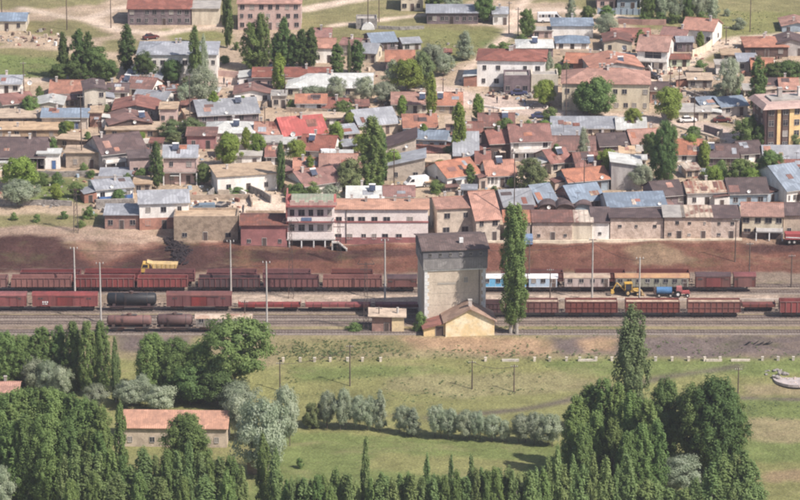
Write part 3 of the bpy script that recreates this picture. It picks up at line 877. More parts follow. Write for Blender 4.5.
 (511, 551, 161, 141, 124, 10, G, 'red', 'white', 'white two-storey house with brick-red roof and long balcony', dict(rot=6, nw=4, nf=2, ch=2)),
 (490, 511, 160, 143, 130, 9, G, 'red', 'brown', 'brown-walled house joined to the left end of the white balcony house', dict(rot=12, nw=1)),
 (487, 516, 187, 175, 160, 9, G, 'tile', 'white', 'orange tile house with glazed white veranda', dict(rot=8, nw=7, ww=.9, wh=1.3, ch=0)),
 (476, 490, 172, 163, 150, 6, G, 'red', 'pink', 'small red-roofed house behind the glazed veranda house', dict(nw=1)),
 (551, 572, 173, 162, 149, 9, G, 'red', 'beige', 'house with dark gable, beige front and two solar panels on a red roof', dict(rot=22, nw=2, ch=0)),
 (578, 608, 180, 172, 152, 11, G, 'rust', 'purple', 'house with steep purple-brown roof behind the blue-fronted one', dict(rot=10, nw=1, ch=1)),
 (568, 609, 192, 180, 168, 8, G, 'tile', 'blue', 'blue-grey fronted house with orange roof and dark gable', dict(rot=18, nw=2)),
 (611, 641, 190, 166, 162, 8, 'shedl', 'pale', 'grey', 'tall blank grey plastered house with white sloping coping', dict(nw=0, ch=0, door=0)),
 (620, 634, 163, 153, 146, 6, G, 'mud', 'brick', 'small brick house with lighter wall above the blank grey one', dict(nw=1)),
 (553, 595, 158, 150, 136, 9, G, 'rust', 'brick', 'long dark red roof under the long zinc depot roof', dict(nw=2, ch=1)),
 (600, 630, 151, 145, 133, 8, G, 'dark', 'purple', 'dark purple-brown roof right of the slim silver-green poplar', dict(nw=2, rot=8)),
 (632, 661, 150, 143, 129, 9, G, 'tile', 'white', 'orange tile roof left of the big dark poplar', dict(nw=2, rot=10)),
 (552, 617, 134, 128, 116, 11, G, 'grey', 'beige', 'very long depot with light zinc roof along the street', dict(nw=6, ch=0, name='depot', cat='depot')),
 (549, 583, 144, 137, 129, 6, SH, 'grey', 'stone', 'lower front wing of the long zinc-roofed depot', dict(nw=2, ch=0, name='depot_wing', cat='depot')),
 (617, 646, 135, 129, 117, 9, G, 'pale', 'cream', 'almost white sheet roof at the right end of the long depot', dict(nw=2, ch=0)),
 # ---- upper right
 (533, 552, 38, 31, 0, 4, FL, 'concrete', 'pink', 'small pink flat-roofed kiosk left of the white hipped house', dict(nw=2, ch=0, name='hut', cat='hut')),
 (552, 593, 38, 26, 18, 9, H_, 'blue', 'white', 'white house with blue-grey hipped roof beside the parked bus', dict(nw=0, ch=1, door=0)),
 (556, 589, 49, 43, 35, 7, H_, 'blue', 'white', 'low white house in front of the white hipped house', dict(nw=3, ch=0)),
 (517, 553, 57, 48, 39, 9, H_, 'pale', 'purple', 'house with pale hipped roof, open dark porch and rooftop water heater', dict(nw=3, ch=0)),
 (477, 545, 87, 61, 49, 12, H_, 'red', 'white', 'large white two-storey house with dark red hipped roof on the square', dict(rot=-4, nw=5, nf=2, ch=3)),
 (504, 530, 94, 78, 0, 6, FL, 'concrete', 'purple', 'unfinished brick house with gaping openings and no roof', dict(nw=3, ch=0, par=True, nf=1)),
 (531, 558, 93, 77, 0, 6, FL, 'concrete', 'cream', 'cream box-shaped annexe between unfinished house and long orange roof', dict(nw=1, ch=0, par=True, name='annexe', cat='annexe')),
 (565, 592, 71, 63, 53, 8, G, 'tile', 'brick', 'orange roof tucked behind the grey gable', dict(nw=2, rot=-10)),
 (591, 643, 82, 68, 54, 12, GY, 'tile', 'grey', 'big grey plastered gable with orange slopes above the long orange roof', dict(nw=3, rot=8, ch=2)),
 (562, 649, 111, 84, 68, 13, H_, 'tile', 'cream', 'long two-storey cream block with wide orange hipped roof and many chimneys', dict(rot=-3, nw=9, nf=2, ch=4)),
 (650, 668, 103, 90, 82, 6, G, 'dark', 'brick', 'small purple-roofed brick house at the right end of the long orange roof', dict(nw=1, ch=0)),
 (604, 632, 53, 42, 34, 9, GY, 'rust', 'cream', 'cream-edged gabled house with brown front and satellite dishes', dict(nw=2)),
 (612, 650, 45, 37, 28, 8, G, 'red', 'pink', 'long dull red roof behind the gabled house', dict(nw=3)),
 (637, 667, 69, 51, 35, 11, G, 'tile', 'white', 'white two-storey house with orange roof and wide dark loggia', dict(rot=-12, nw=1, nf=2, ww=3.6, wh=1.6, ch=1)),
 (660, 684, 46, 38, 27, 9, G, 'red', 'white', 'pink-roofed white house above the house with the loggia', dict(rot=-18, nw=2)),
 (682, 712, 44, 30, 18, 9, G, 'tile', 'white', 'tall house with orange roof and one red panel beside the open slope', dict(rot=-20, nw=3)),
 (677, 693, 52, 42, 37, 6, G, 'grey', 'purple', 'shaded purple shed below the tall orange-roofed house', dict(nw=1, ch=0, name='shed', cat='shed')),
 (670, 690, 67, 59, 54, 5, G, 'rust', 'green', 'little greenish shed with rusty roof right of the loggia house', dict(nw=1, ch=0, name='shed', cat='shed')),
 (745, 788, 57, 47, 36, 11, H_, 'tile', 'brown', 'wide brown house with orange hipped roof above the dark round hedge trees', dict(nw=3, ch=2)),
 (777, 806, 56, 44, 33, 9, GY, 'dark', 'grey', 'grey stone gable at the right edge beside the orange hipped roof', dict(nw=2)),
 (782, 812, 32, 26, 16, 9, GY, 'tile', 'blue', 'orange and blue gabled house cut by the right edge near the top', dict(nw=2)),
 (722, 741, 61, 55, 0, 6, FL, 'mud', 'beige', 'low tan flat-roofed shed left of the orange hipped roof', dict(nw=1, ch=0, name='shed', cat='shed')),
 (738, 757, 72, 62, 54, 7, SH, 'grey', 'grey', 'grey shed with zinc roof just left of the dark poplar', dict(nw=1, ch=0, name='shed', cat='shed')),
 (716, 738, 75, 65, 0, 5, FL, 'concrete', 'white', 'white flat-roofed house behind the round silver tree', dict(nw=1, ch=0)),
 (752, 773, 77, 69, 58, 7, G, 'tile', 'brick', 'orange roof directly behind the dark poplar', dict(nw=1)),
 (765, 781, 93, 85, 78, 6, G, 'dark', 'white', 'low white house with a reddish patch behind the tall apartment block', dict(nw=2, ch=0)),
 (780, 798, 96, 89, 78, 7, G, 'tile', 'cream', 'small orange-roofed house right behind the tall apartment block', dict(nw=1)),
 (688, 712, 88, 80, 75, 5, SH, 'mud', 'stone', 'half-collapsed stone hut with a wooden beam left of the silver tree', dict(nw=1, ch=0, name='ruin', cat='ruin')),
 (700, 719, 115, 104, 98, 7, G, 'blue', 'purple', 'small blue-grey roofed house with dark gable left of its larger twin', dict(rot=16, nw=1, ch=0)),
 (721, 748, 116, 106, 96, 9, G, 'blue', 'grey', 'blue-grey roofed house with dark gable left of the tall poplar', dict(rot=18, nw=2, ch=0)),
 (672, 711, 121, 112, 107, 6, SH, 'concrete', 'cream', 'low cream yard building right of the yellow-green tree', dict(nw=4, ch=0)),
 (741, 763, 162, 153, 141, 8, G, 'dark', 'white', 'little house with brown pyramid-like roof in front of the green trees', dict(rot=14, nw=1, ch=0)),
 (703, 738, 166, 157, 144, 9, G, 'dark', 'purple', 'wide dull purple roof below the sloping dirt street', dict(nw=1, ch=0)),
 (677, 703, 162, 154, 139, 9, G, 'tile', 'white', 'orange brick-coloured roof beside the big dark poplar', dict(nw=2, ch=0)),
 (764, 806, 165, 159, 145, 9, G, 'grey', 'pink', 'grey roof in front of the apartment block', dict(nw=2, ch=0)),
 (776, 808, 172, 166, 160, 5, G, 'red', 'white', 'narrow red roof at the right edge above the big blue roof', dict(nw=1, ch=0)),
 (786, 812, 203, 189, 164, 16, G, 'blue', 'white', 'large steep house with blue roof, huge dark gable and white glazed front', dict(rot=26, nw=5, ww=1.2, ch=0)),
 # ---- row above the embankment
 (656, 684, 207, 195, 181, 9, G, 'dark', 'purple', 'dark brown roof with shaded porch left of the striped roof', dict(rot=16, nw=3, ch=0)),
 (687, 728, 206, 192, 181, 8, G, 'patch', 'white', 'white-fronted house under a roof striped in rust and pale sheets', dict(rot=6, nw=3, ch=1)),
 (729, 768, 206, 193, 178, 9, G, 'dark', 'blue', 'wide dark brown roof over blue windows and a white side', dict(nw=3, ch=0, rot=5)),
 (538, 557, 209, 201, 184, 9, G, 'blue', 'brick', 'smaller of two blue sheet roofs with a dark red gable', dict(rot=24, nw=1, ch=0)),
 (572, 604, 209, 200, 184, 9, G, 'blue', 'brick', 'larger blue sheet roof with a brick-red gable', dict(rot=22, nw=1, ch=0)),
 (608, 666, 219, 206, 192, 10, G, 'blue', 'grey', 'grey house with long bright blue roof above a dark terrace', dict(rot=8, nw=5, ww=1.3, ch=0)),
 (504, 534, 214, 205, 189, 10, G, 'grey', 'purple', 'wide grey sheet roof with dark eaves right of the large orange roof', dict(rot=12, nw=3, ch=0)),
 (437, 476, 236, 208, 197, 9, G, 'tile', 'beige', 'beige two-storey house with maroon side wall behind the water tower', dict(rot=10, nw=2, nf=2, ww=1.2, ch=2, door=0)),
 (476, 500, 241, 219, 187, 14, G, 'tile', 'beige', 'house with big steep orange roof reaching low over a beige front', dict(rot=12, nw=2, ch=0)),
 (333, 428, 243, 209, 200, 8, G, 'farm', 'pinkwhite', 'long pinkish white two-storey block with orange roof and maroon plinth', dict(nw=8, nf=2, ww=1.25, ch=5, door=0, base=('red', 1.3), side=0)),
 (241, 287, 247, 225, 216, 9, G, 'rust', 'red', 'red-painted house with rusty roof at the edge of the embankment', dict(nw=3, nf=1, wh=.8, ww=.7, ch=0)),
 (504, 530, 241, 222, 211, 6, SH, 'tile', 'beige', 'small orange-roofed house behind the giant twin-trunk poplar', dict(nw=1, ch=0)),
 (532, 572, 241, 222, 211, 6, SH, 'rust', 'adobe', 'adobe house with patched rusty roof right of the giant poplar', dict(nw=3, nf=1, ww=.6, wh=.6, ch=0)),
 (572, 592, 240, 222, 211, 6, SH, 'patch', 'cream', 'smooth cream fronted house under a patched roof in the roadside row', dict(nw=0, ch=0, door=0)),
 (592, 609, 239, 222, 208, 6, SH, 'dark', 'white', 'white-fronted house with dark roof in the roadside row', dict(nw=1, nf=1, ww=.6, wh=.6, ch=0, door=0)),
 (610, 663, 239, 218, 0, 7, FL, 'dark', 'adobe', 'adobe building with dark flat terrace below the bright blue roof', dict(nw=3, nf=1, ww=.7, wh=.6, sill=2.6, ch=0, door=0)),
 (664, 683, 240, 217, 206, 6, SH, 'concrete', 'adobe', 'adobe house with greyish roof beside the dark terrace', dict(nw=2, ww=.7, wh=.7, ch=0)),
 (683, 711, 240, 217, 206, 6, SH, 'patch', 'adobe', 'adobe house with rust and beige striped roof in the roadside row', dict(nw=2, nf=2, ww=.6, wh=.5, ch=0)),
 (711, 739, 240, 218, 206, 6, SH, 'dark', 'adobe', 'adobe house with dark roof and worn wall left of the red-roofed porch house', dict(nw=2, nf=2, ww=.7, wh=.6, ch=0)),
 (742, 782, 238, 216, 203, 9, G, 'tile', 'cream', 'red-roofed house with open dark porch near the right edge', dict(rot=-3, nw=4, ww=1.2, ch=0, base=('brown', 1.4))),
 (783, 812, 237, 215, 203, 9, G, 'dark', 'beige', 'dark-roofed house at the right edge behind the red truck', dict(nw=2, nf=1, ch=0)),
 (511, 533, 222, 214, 209, 5, SH, 'dark', 'brown', 'low dark shed under the wide grey sheet roof', dict(nw=2, ch=0, name='shed', cat='shed')),
 (539, 555, 214, 209, 204, 6, 'barrel', 'dark', 'brown', 'first round-topped dark shed from the giant poplar', dict(nw=1, ch=0, name='shed', cat='shed')),
 (557, 573, 214, 209, 204, 6, 'barrel', 'dark', 'brown', 'middle one of three round-topped dark sheds', dict(nw=1, ch=0, name='shed', cat='shed')),
 (575, 591, 214, 209, 204, 6, 'barrel', 'dark', 'blue', 'round-topped shed nearest the bright blue roof', dict(nw=1, ch=0, name='shed', cat='shed')),
 (174, 238, 241, 219, 0, 7, FL, 'mud', 'mud', 'crumbling adobe house with broken beams left of the red-painted house', dict(nw=3, nf=1, ww=1.0, wh=.9, ch=0, par=True, name='ruin', cat='ruin')),
 # ---- foreground farm
 (118, 227, 447, 427, 411, 8, G, 'farm', 'beige', 'long stone farmhouse with orange tile roof among the foreground trees', dict(rot=-2, nw=5, ww=.8, wh=1.0, ch=0)),
 (-14, 18, 402, 392, 383, 7, G, 'tile', 'cream', 'orange roof corner showing among trees at the left edge below the yard', dict(nw=2)),
]
for t in TOWN:
    house(*t[:10], **t[10])

# stone-coloured brick band, string courses, balconies and the like on the houses that have them
def extra(label):
    return HOUSES[label]

r, wd, d, hw, hr, k = extra('long pinkish white two-storey block with orange roof and maroon plinth')
b = MB(); b.box(-wd / 2 - .1, wd / 2 + .1, -.14, -.01, hw * .60, hw * .60 + .35); b.build('string_course', W['red'], r)
b = MB(); b.tube((-wd * .36, -.12, 0), (-wd * .36, -.12, hw), .07); b.build('drainpipe', M_steel, r)
def balcony(label, x0, x1, z, h=.9, dp=1.2, m='white', posts=True, pm=None):
    r, wd, d, hw, hr, k = extra(label)
    b = MB(); b.box(x0 * wd, x1 * wd, -dp, -.02, z - .15, z); fl_ = b.build('balcony', M_conc, r)
    b = MB(); b.box(x0 * wd, x1 * wd, -dp - .06, -dp + .02, z + .1, z + h)
    b.box(x0 * wd - .05, x0 * wd, -dp - .06, 0, z + .1, z + h); b.box(x1 * wd, x1 * wd + .05, -dp - .06, 0, z + .1, z + h)
    b.build('parapet', pm or W[m], fl_)
    if posts:
        n = max(2, int((x1 - x0) * wd / 2.6))
        for i in range(n + 1):
            x = (x0 + (x1 - x0) * i / n) * wd
            b = MB(); b.box(x - .12, x + .12, -dp + .03, -dp + .27, -.3, z - .15); b.build('pillar', M_whitep, r)
balcony('white two-storey house with brick-red roof and long balcony', -.45, .45, 2.3)
balcony('grey-roofed house raised on pale pillars with a balcony', -.5, .5, 3.0, m='pink')
balcony('house with grey roof and blue railing on a rubble terrace', -.45, .45, .4, pm=M_bdoor, posts=False)
balcony('house with wide dark brown roof, shaded grey gable and white balcony', -.45, .0, 1.8, m='white')
balcony('grey house with long bright blue roof above a dark terrace', -.5, .5, .6, m='beige', posts=False)
balcony('red-roofed house with open dark porch near the right edge', -.15, .5, 1.7, m='white')
balcony('white two-storey house with orange roof and wide dark loggia', -.5, .5, 2.1)

# pink block with balconies over an open ground floor
p = P(311, 247); s = S(p); wd = 47 / s; d = 9.0
hf = lambda y: (247 - y) / s / CP
t = thing('balcony_house', 'pinkish white house on columns with long balconies and crenellated red roof edge', 'house', p, 0)
b = MB(); b.box(-wd / 2, wd / 2, 1.4, d, hf(239), hf(207)); b.box(-wd / 2 + 1, wd / 2 - 1, 3.2, d - .3, -.8, hf(239)); b.build('wall', W['pinkwhite'], t)
b = MB(); b.box(-wd / 2 - .3, -wd / 2 - .003, .0, d, hf(239), hf(199)); b.build('side_wall', W['red'], t)
b = MB(); b.box(-wd / 2 - .2, wd / 2 + .2, -.1, d + .2, hf(239) - .25, hf(239)); sl = b.build('floor_slab', M_conc, t)
b = MB(); b.box(-wd / 2, wd / 2, -.1, .08, hf(239) + .02, hf(239) + 1.5); b.box(-wd/2, wd/2, .08, 1.4, hf(239) + .02, hf(239) + .1); b.build('parapet', W['pinkwhite'], sl)
b = MB(); b.box(-wd / 2 - .2, wd / 2 + .2, -.3, 1.4, hf(221) - .3, hf(221)); sl = b.build('balcony', W['red'], t)
b = MB(); b.box(-wd / 2, wd / 2, -.25, -.12, hf(221) + .003, hf(221) + .9); b.build('parapet', W['pinkwhite'], sl)
b = MB(); b.box(-wd / 2 + wd * .3, -wd / 2 + wd * .52, -.34, -.26, hf(221) + .1, hf(221) + .85); b.build('banner', MATS['blue_door_paint'], sl)
b = MB(); b.box(-wd / 2 - .3, wd / 2 + .3, -.4, d + .3, hf(207) + .003, hf(207) + .35); ro = b.build('roof', W['red'], t)
b = MB()
for i in range(5):
    x = -wd / 2 + wd * (i + .3) / 5
    b.box(x, x + wd * .11, -.2, .1, hf(207) + .353, hf(200.5))
    b.box(x + wd * .11, x + wd * .2, -.15, .05, hf(207) + .353, hf(202.5))
b.build('crenellation', W['pink'], ro)
b = MB(); b.prism([(1.2, hf(207) + .5), (4.5, hf(207) + 1.6), (d - .3, hf(207) + .6), (d - .3, hf(207) + .4), (1.2, hf(207) + .36)], -wd / 2 + .8, wd / 2 - .2, 'x'); b.build('roof_sheet', RF['greenX'], ro)
for x in (-.46, -.2, .06, .3, .47):
    b = MB(); b.box(x * wd - .13, x * wd + .13, 0, .26, -.8, hf(239) - .25); b.build('column', M_whitep, t)
for f, z in ((0, hf(239) + 1.2), (1, hf(221) + .5)):
    for i in range(5):
        x = -wd / 2 + wd * (i + .5) / 5
        link('window', win_mesh(1.3 if i % 2 else .9, 1.3), t, (x, 1.395, z + .3))
b = MB()
for i in range(7):
    b.box(wd / 2 - .6 + i * .3, wd / 2 + 1.0 + i * .3 , -1.4, -.4, -.6, hf(239) - .25 - i * .25 - .1)
b.build('stairs', M_conc, t)
# red wall between the two pink blocks
house(333, 346, 218, 212, 203, 8, G, 'scarlet', 'pinkwhite', 'short link with bright red roof between the two pinkish blocks', nw=0, ch=0, door=0, name='house_link', cat='house')

# apartment block at the right edge
p = P(798, 150); s = S(p); wd = 70 / s; hw = 43 / s / CP; d = 10
t = thing('apartment_building', 'tall four-storey brown and ochre apartment block with pink eaves at the right edge', 'apartment building', p, R(12))
b = MB(); b.box(-wd / 2, wd / 2, 0, d, -1, hw); b.build('wall', mat('apartment_wall', (.36, .17, .12), (.29, .14, .11), vary=0), t)
for i, (a, c, m) in enumerate(((-.47, -.37, 'brown'), (-.33, -.28, 'ochre'), (-.25, -.17, 'brown'), (-.15, .10, 'ochre'), (.2, .3, 'brown'), (.34, .48, 'ochre'))):
    b = MB(); b.box(a * wd, c * wd, -.5, -.003, 0, hw - .3); b.build('facade_strip', W[m], t)
b = MB(); b.box(-wd / 2 - .06, -wd / 2 - .003, 2, d - 2, 0, hw - .4); b.build('side_strip', W['brown'], t)
b = MB()
for (x0, x1, y0, y1) in ((-wd / 2 - 1, wd / 2 + 1, -1.3, d + 1),):
    b.add([(x0, y0, hw - .1), (x1, y0, hw - .1), (x1, y1, hw - .1), (x0, y1, hw - .1), (x0 + 1.2, y0 + 1.2, hw + 1.0), (x1 - 1.2, y0 + 1.2, hw + 1.0), (x1 - 1.2, y1 - 1.2, hw + 1.0), (x0 + 1.2, y1 - 1.2, hw + 1.0)],
          [(0, 3, 2, 1), (4, 5, 6, 7), (0, 1, 5, 4), (1, 2, 6, 5), (2, 3, 7, 6), (3, 0, 4, 7)])
ro = b.build('roof', W['pink'], t)
b = MB(); b.box(-wd / 2 + 2, wd / 2 - 2, 2, d - 3, hw + 1.0, hw + 1.4); b.build('roof_deck', RF['concreteX'], ro)
for i in (-.2, .1): chimney(ro, i * wd, d * .5, hw + 2.2, 1.2, .5)
for f in range(4):
    for x in (-.42, -.21, -.04, .13, .42):
        link('window', win_mesh(1.2, 1.3), t, (x * wd, -.505 if x in (-.42, -.21, -.04, .42) else -.005, f * hw / 4 + 1.0))
    for y in (2.5, 6, 8.5):
        o = link('window', win_mesh(1.3, 1.2), t, (-wd / 2 - .065, y, f * hw / 4 + 1.0)); o.rotation_euler = (0, 0, -math.pi / 2)

# ------------------------------------------------------------------ water tower with its sheds
p = P(455, 327); s = S(p); wd = 61 / s; d = 11.5
z1 = (327 - 270) / s / CP; z2 = (327 - 249) / s / CP
t = thing('water_tower', 'tall stone railway water tower with dark slate-clad top storey and rusty brown roof', 'water tower', p, R(7))
M_tw = mat('tower_render', (.60, .50, .385), (.46, .375, .285), .35, bump=.3, vary=0, streak=True)
M_slate = mat('slate_cladding', (.27, .255, .25), (.19, .18, .18), .8, stripe=('X', .5, .75), vary=0)
b = MB(); b.box(-wd / 2, wd / 2, 0, d, -1, z1); b.build('stone_shaft', M_tw, t)
b = MB()
for sx in (-1, 1):
    for i in range(16):
        z = i * z1 / 16; q = .55 if i % 2 else .85
        x0, x1 = (sx * wd / 2 - (0 if sx > 0 else -q) - (q if sx > 0 else 0) + (.0), sx * wd / 2)
        x0, x1 = sorted((sx * (wd / 2 - q), sx * (wd / 2 + .06)))
        b.box(x0, x1, -.06, (.55 if i % 2 == 0 else .85), z + .02, z + z1 / 16 - .02)
b.build('quoins', M_whitep, t)
b = MB(); b.box(-wd / 2 - .2, wd / 2 + .2, -.2, d + .2, z1 + .003, z1 + .3); b.build('cornice', M_whitep, t)
b = MB(); b.box(-wd / 2 - .35, wd / 2 + .35, -.35, d + .35, z1 + .303, z2); ts = b.build('top_storey', M_slate, t)
b = MB(); b.box(-wd / 2 - .42, wd / 2 + .42, -.42, d + .42, z2 - 1.75, z2 - .35); b.build('upper_band', mat('dark_slate_band', (.155, .15, .165), (.11, .11, .125), vary=0), ts)
for i in range(6):
    link('window', win_mesh(.5, .6), ts, (-wd / 2 + wd * (i + .5) / 6, -.425, z2 - 1.3))
for i in range(4):
    o = link('window', win_mesh(.5, .6), ts, (-wd / 2 - .425, d * (i + .5) / 4, z2 - 1.3)); o.rotation_euler = (0, 0, -math.pi / 2)
hr = ((327 - 240) / s - d / 2 * SP) / CP
b = MB(); roof_slab(b, 'gx', wd + .8, d, z2, max(hr, z2 + 1.2), .35, .7); ro = b.build('roof', mat('old_rust_tile', (.135, .085, .075), (.075, .055, .052), 1.2, stripe=('X', .5, .7), bump=.5, vary=0, fine=1.5), t)
b = MB(); b.box(-.3, .5, -.3, .3, -.3, .7); o = b.build('roof_vent', M_whitep, ro); o.location = (1.4, 2.2, z2 + 1.0)
b = MB()
for k in range(1, 5): b.box(-wd / 2 + .9, wd / 2 - .9, -.02, -.002, z1 * k / 5, z1 * k / 5 + .05)
b.build('joint_lines', mat('joint_grey', (.42, .36, .29), vary=0), t)
b = MB(); b.tube((wd / 2 - 1.3, -.12, 0), (wd / 2 - 1.3, -.12, z1), .07, n=6); b.build('drainpipe', M_steel, t)
link('window', win_mesh(.7, 1.0), t, (2.2, -.005, 9.5))
b = MB(); b.box(-1.9, 1.9, -.05, -.003, 0, .45); o = b.build('faded_sign', mat('faded_sign_paint', (.33, .29, .24), (.42, .36, .28), 3, vary=0), t); o.location = (-1.7, 0, z1 - 3.0)

t = thing('brick_shed', 'yellow gabled shed with chimney built against the foot of the water tower', 'shed', P(470, 336), R(5))
s = S(P(470, 335)); wd = 49 / s; d = 6.5; hw = 15 / s / CP; hr = 27 / s / CP
b = MB(); wall_body(b, 'gy', wd, d, hw, hr); b.build('wall', mat('yellow_white_wall', (.82, .72, .52), (.70, .54, .30), .5, vary=0), t)
b = MB(); roof_slab(b, 'gy', wd, d, hw, hr, .5, .5); ro = b.build('roof', mat('brown_tile', (.34, .23, .17), (.23, .15, .115), stripe=('Y', .42, .7), vary=0), t)
chimney(ro, .2, 2.0, hr, 1.3, .35)
b = MB(); wall_body(b, 'shedr', 4.4, 5.0, 1.6, 2.7); o = b.build('side_wing', W['yellow'], t); o.location = (-wd / 2 - 2.2, .6, 0)
b = MB(); roof_slab(b, 'shedr', 4.4, 5.0, 1.6, 2.7, .3, .5); o2 = b.build('wing_roof', RF['redY'], t); o2.location = (-wd / 2 - 2.2, .6, .02)
link('door', win_mesh(1.5, 2.0, True), t, (-wd / 2 - 1.2, .59, 0))
t = thing('shed', 'small lineside hut with pale crooked roof, half rusty and half yellow', 'shed', P(388, 332), 0)
s = S(P(388, 332)); wd = 32 / s; hw = 15 / s / CP
b = MB(); b.box(-wd / 2, wd * .12, 0, 4, -1, hw); b.build('rusty_wall', W['brick'], t)
b = MB(); b.box(wd * .12 + .003, wd / 2, -.3, 4, -1, hw); b.build('yellow_wall', W['yellow'], t)
b = MB(); b.add([(-wd / 2 - .8, -.9, hw + .35), (wd / 2 + .5, -.7, hw + .02), (wd / 2 + .5, 4.4, hw + .25), (-wd / 2 - .8, 4.4, hw + .6), (-wd / 2 - .8, -.9, hw + .5), (wd / 2 + .5, -.7, hw + .2), (wd / 2 + .5, 4.4, hw + .45), (-wd / 2 - .8, 4.4, hw + .75)],
                [(0, 3, 2, 1), (4, 5, 6, 7), (0, 1, 5, 4), (1, 2, 6, 5), (2, 3, 7, 6), (3, 0, 4, 7)])
ro = b.build('roof', RF['mudX'], t)
b = MB(); b.tube((wd * .3, 1.5, hw), (wd * .3, 1.5, hw + 1.6), .25); b.build('flue', M_conc, ro)
link('door', win_mesh(.9, 1.9, True), t, (-.3, -.005, 0))

# ------------------------------------------------------------------ walls and fences in the town
def wall_run(label, pts, h, m, th=.3, name='stone_wall', cat='wall', posts=0):
    pp = [P(*q) for q in pts]
    o0 = pp[0]
    t = thing(name, label, cat, o0)
    b = MB()
    for a, c in zip(pp[:-1], pp[1:]):
        a = a - o0; c = c - o0
        dv = (c - a); L = math.hypot(dv.x, dv.y)
        n = Vector((-dv.y, dv.x, 0)) / L * th / 2
        vs_ = []
        for z0, z1_ in ((-.8, 0), (h, 0)):
            vs_ += [tuple(a + n + Vector((0, 0, z0))), tuple(c + n + Vector((0, 0, z0))), tuple(c - n + Vector((0, 0, z0))), tuple(a - n + Vector((0, 0, z0)))]
        b.add(vs_, [(0, 3, 2, 1), (4, 5, 6, 7), (0, 1, 5, 4), (1, 2, 6, 5), (2, 3, 7, 6), (3, 0, 4, 7)])
    b.build('wall_body', m, t)
    if posts:
        b = MB(); a = pp[0] - o0; c = pp[-1] - o0
        for i in range(posts):
            q = a.lerp(c, i / (posts - 1)); b.box(q.x - .18, q.x + .18, q.y - .2, q.y + .2, -.8 + q.z, q.z + h + .15)
        b.build('wall_posts', m, t)
    return t
wall_run('long low stone wall above the vegetable garden', [(30, 176), (60, 177), (92, 176)], 1.3, W['stone'])
wall_run('weathered plank fence under the grey terrace house', [(94, 183), (132, 183)], 1.6, W['grey'], .08, 'plank_fence', 'fence')
wall_run('grey retaining wall along the garden lane', [(-10, 206), (40, 205), (72, 206)], 1.2, W['stone'])
wall_run('rubble terrace wall below the blue railing', [(96, 209), (134, 208)], 2.2, W['stone'], .6)
wall_run('blue fence across the top right road', [(598, 14), (640, 15)], 1.6, W['blue'], .08, 'panel_fence', 'fence', 8)
wall_run('brick garden wall below the blue fence', [(618, 24), (642, 25), (666, 25)], 1.5, W['brick'])
wall_run('tan earth wall running under the low white house', [(560, 55), (600, 56), (626, 62)], 1.4, W['beige'])
wall_run('cream retaining wall under the tall orange-roofed house', [(692, 57), (705, 52), (712, 46)], 1.8, W['cream'])
wall_run('dark brick wall beside the sloping street', [(704, 131), (720, 136)], 1.6, W['purple'])
wall_run('pale kerb wall along the sloping dirt street', [(672, 126), (700, 134), (726, 142)], .5, W['cream'])
wall_run('white kerb wall along the square', [(478, 106), (500, 110), (548, 108)], .5, W['white'])
wall_run('tan earth wall between the white and orange houses below the square', [(286, 112), (330, 114), (344, 113)], 1.2, W['mud'])
wall_run('white yard wall left of the bright red roof', [(231, 150), (262, 149)], 1.4, W['white'])
wall_run('pale steps wall running down beside the earth-roofed house', [(220, 182), (234, 190), (246, 196)], .9, W['white'])
wall_run('grey wall sloping down right of the earth-roofed house', [(250, 192), (262, 197), (271, 203)], 1.6, W['stone'])
wall_run('long earth bank wall behind the parked blue car', [(160, 200), (200, 200), (250, 199), (252, 207)], 1.2, W['mud'])
wall_run('rubble wall below the half-collapsed hut', [(668, 90), (690, 95), (708, 102), (712, 108)], .9, W['stone'])
wall_run('tan wall in front of the orange brick house', [(424, 160), (446, 161), (470, 163)], 1.0, W['mud'])
wall_run('low wall on the far lane below the barn', [(320, 78), (350, 80)], .9, W['stone'])
wall_run('dark hedge-like wall beside the white tent', [(378, 29), (400, 30), (424, 29)], .9, W['stone'])
wall_run('school yard wall with dark coping', [(218, 76), (245, 78), (254, 80)], 1.5, W['pink'])
wall_run('long pale kerb along the roadside row of houses', [(484, 242.5), (560, 242), (640, 241), (742, 240)], .4, W['cream'], .4, 'kerb_wall', 'wall')
wall_run('whitish garden wall below the striped-roof house', [(606, 56), (640, 58), (652, 74)], 1.2, W['white'])
wall_run('earth wall left of the pink-balcony house', [(246, 214), (262, 214), (284, 214)], .8, W['mud'])

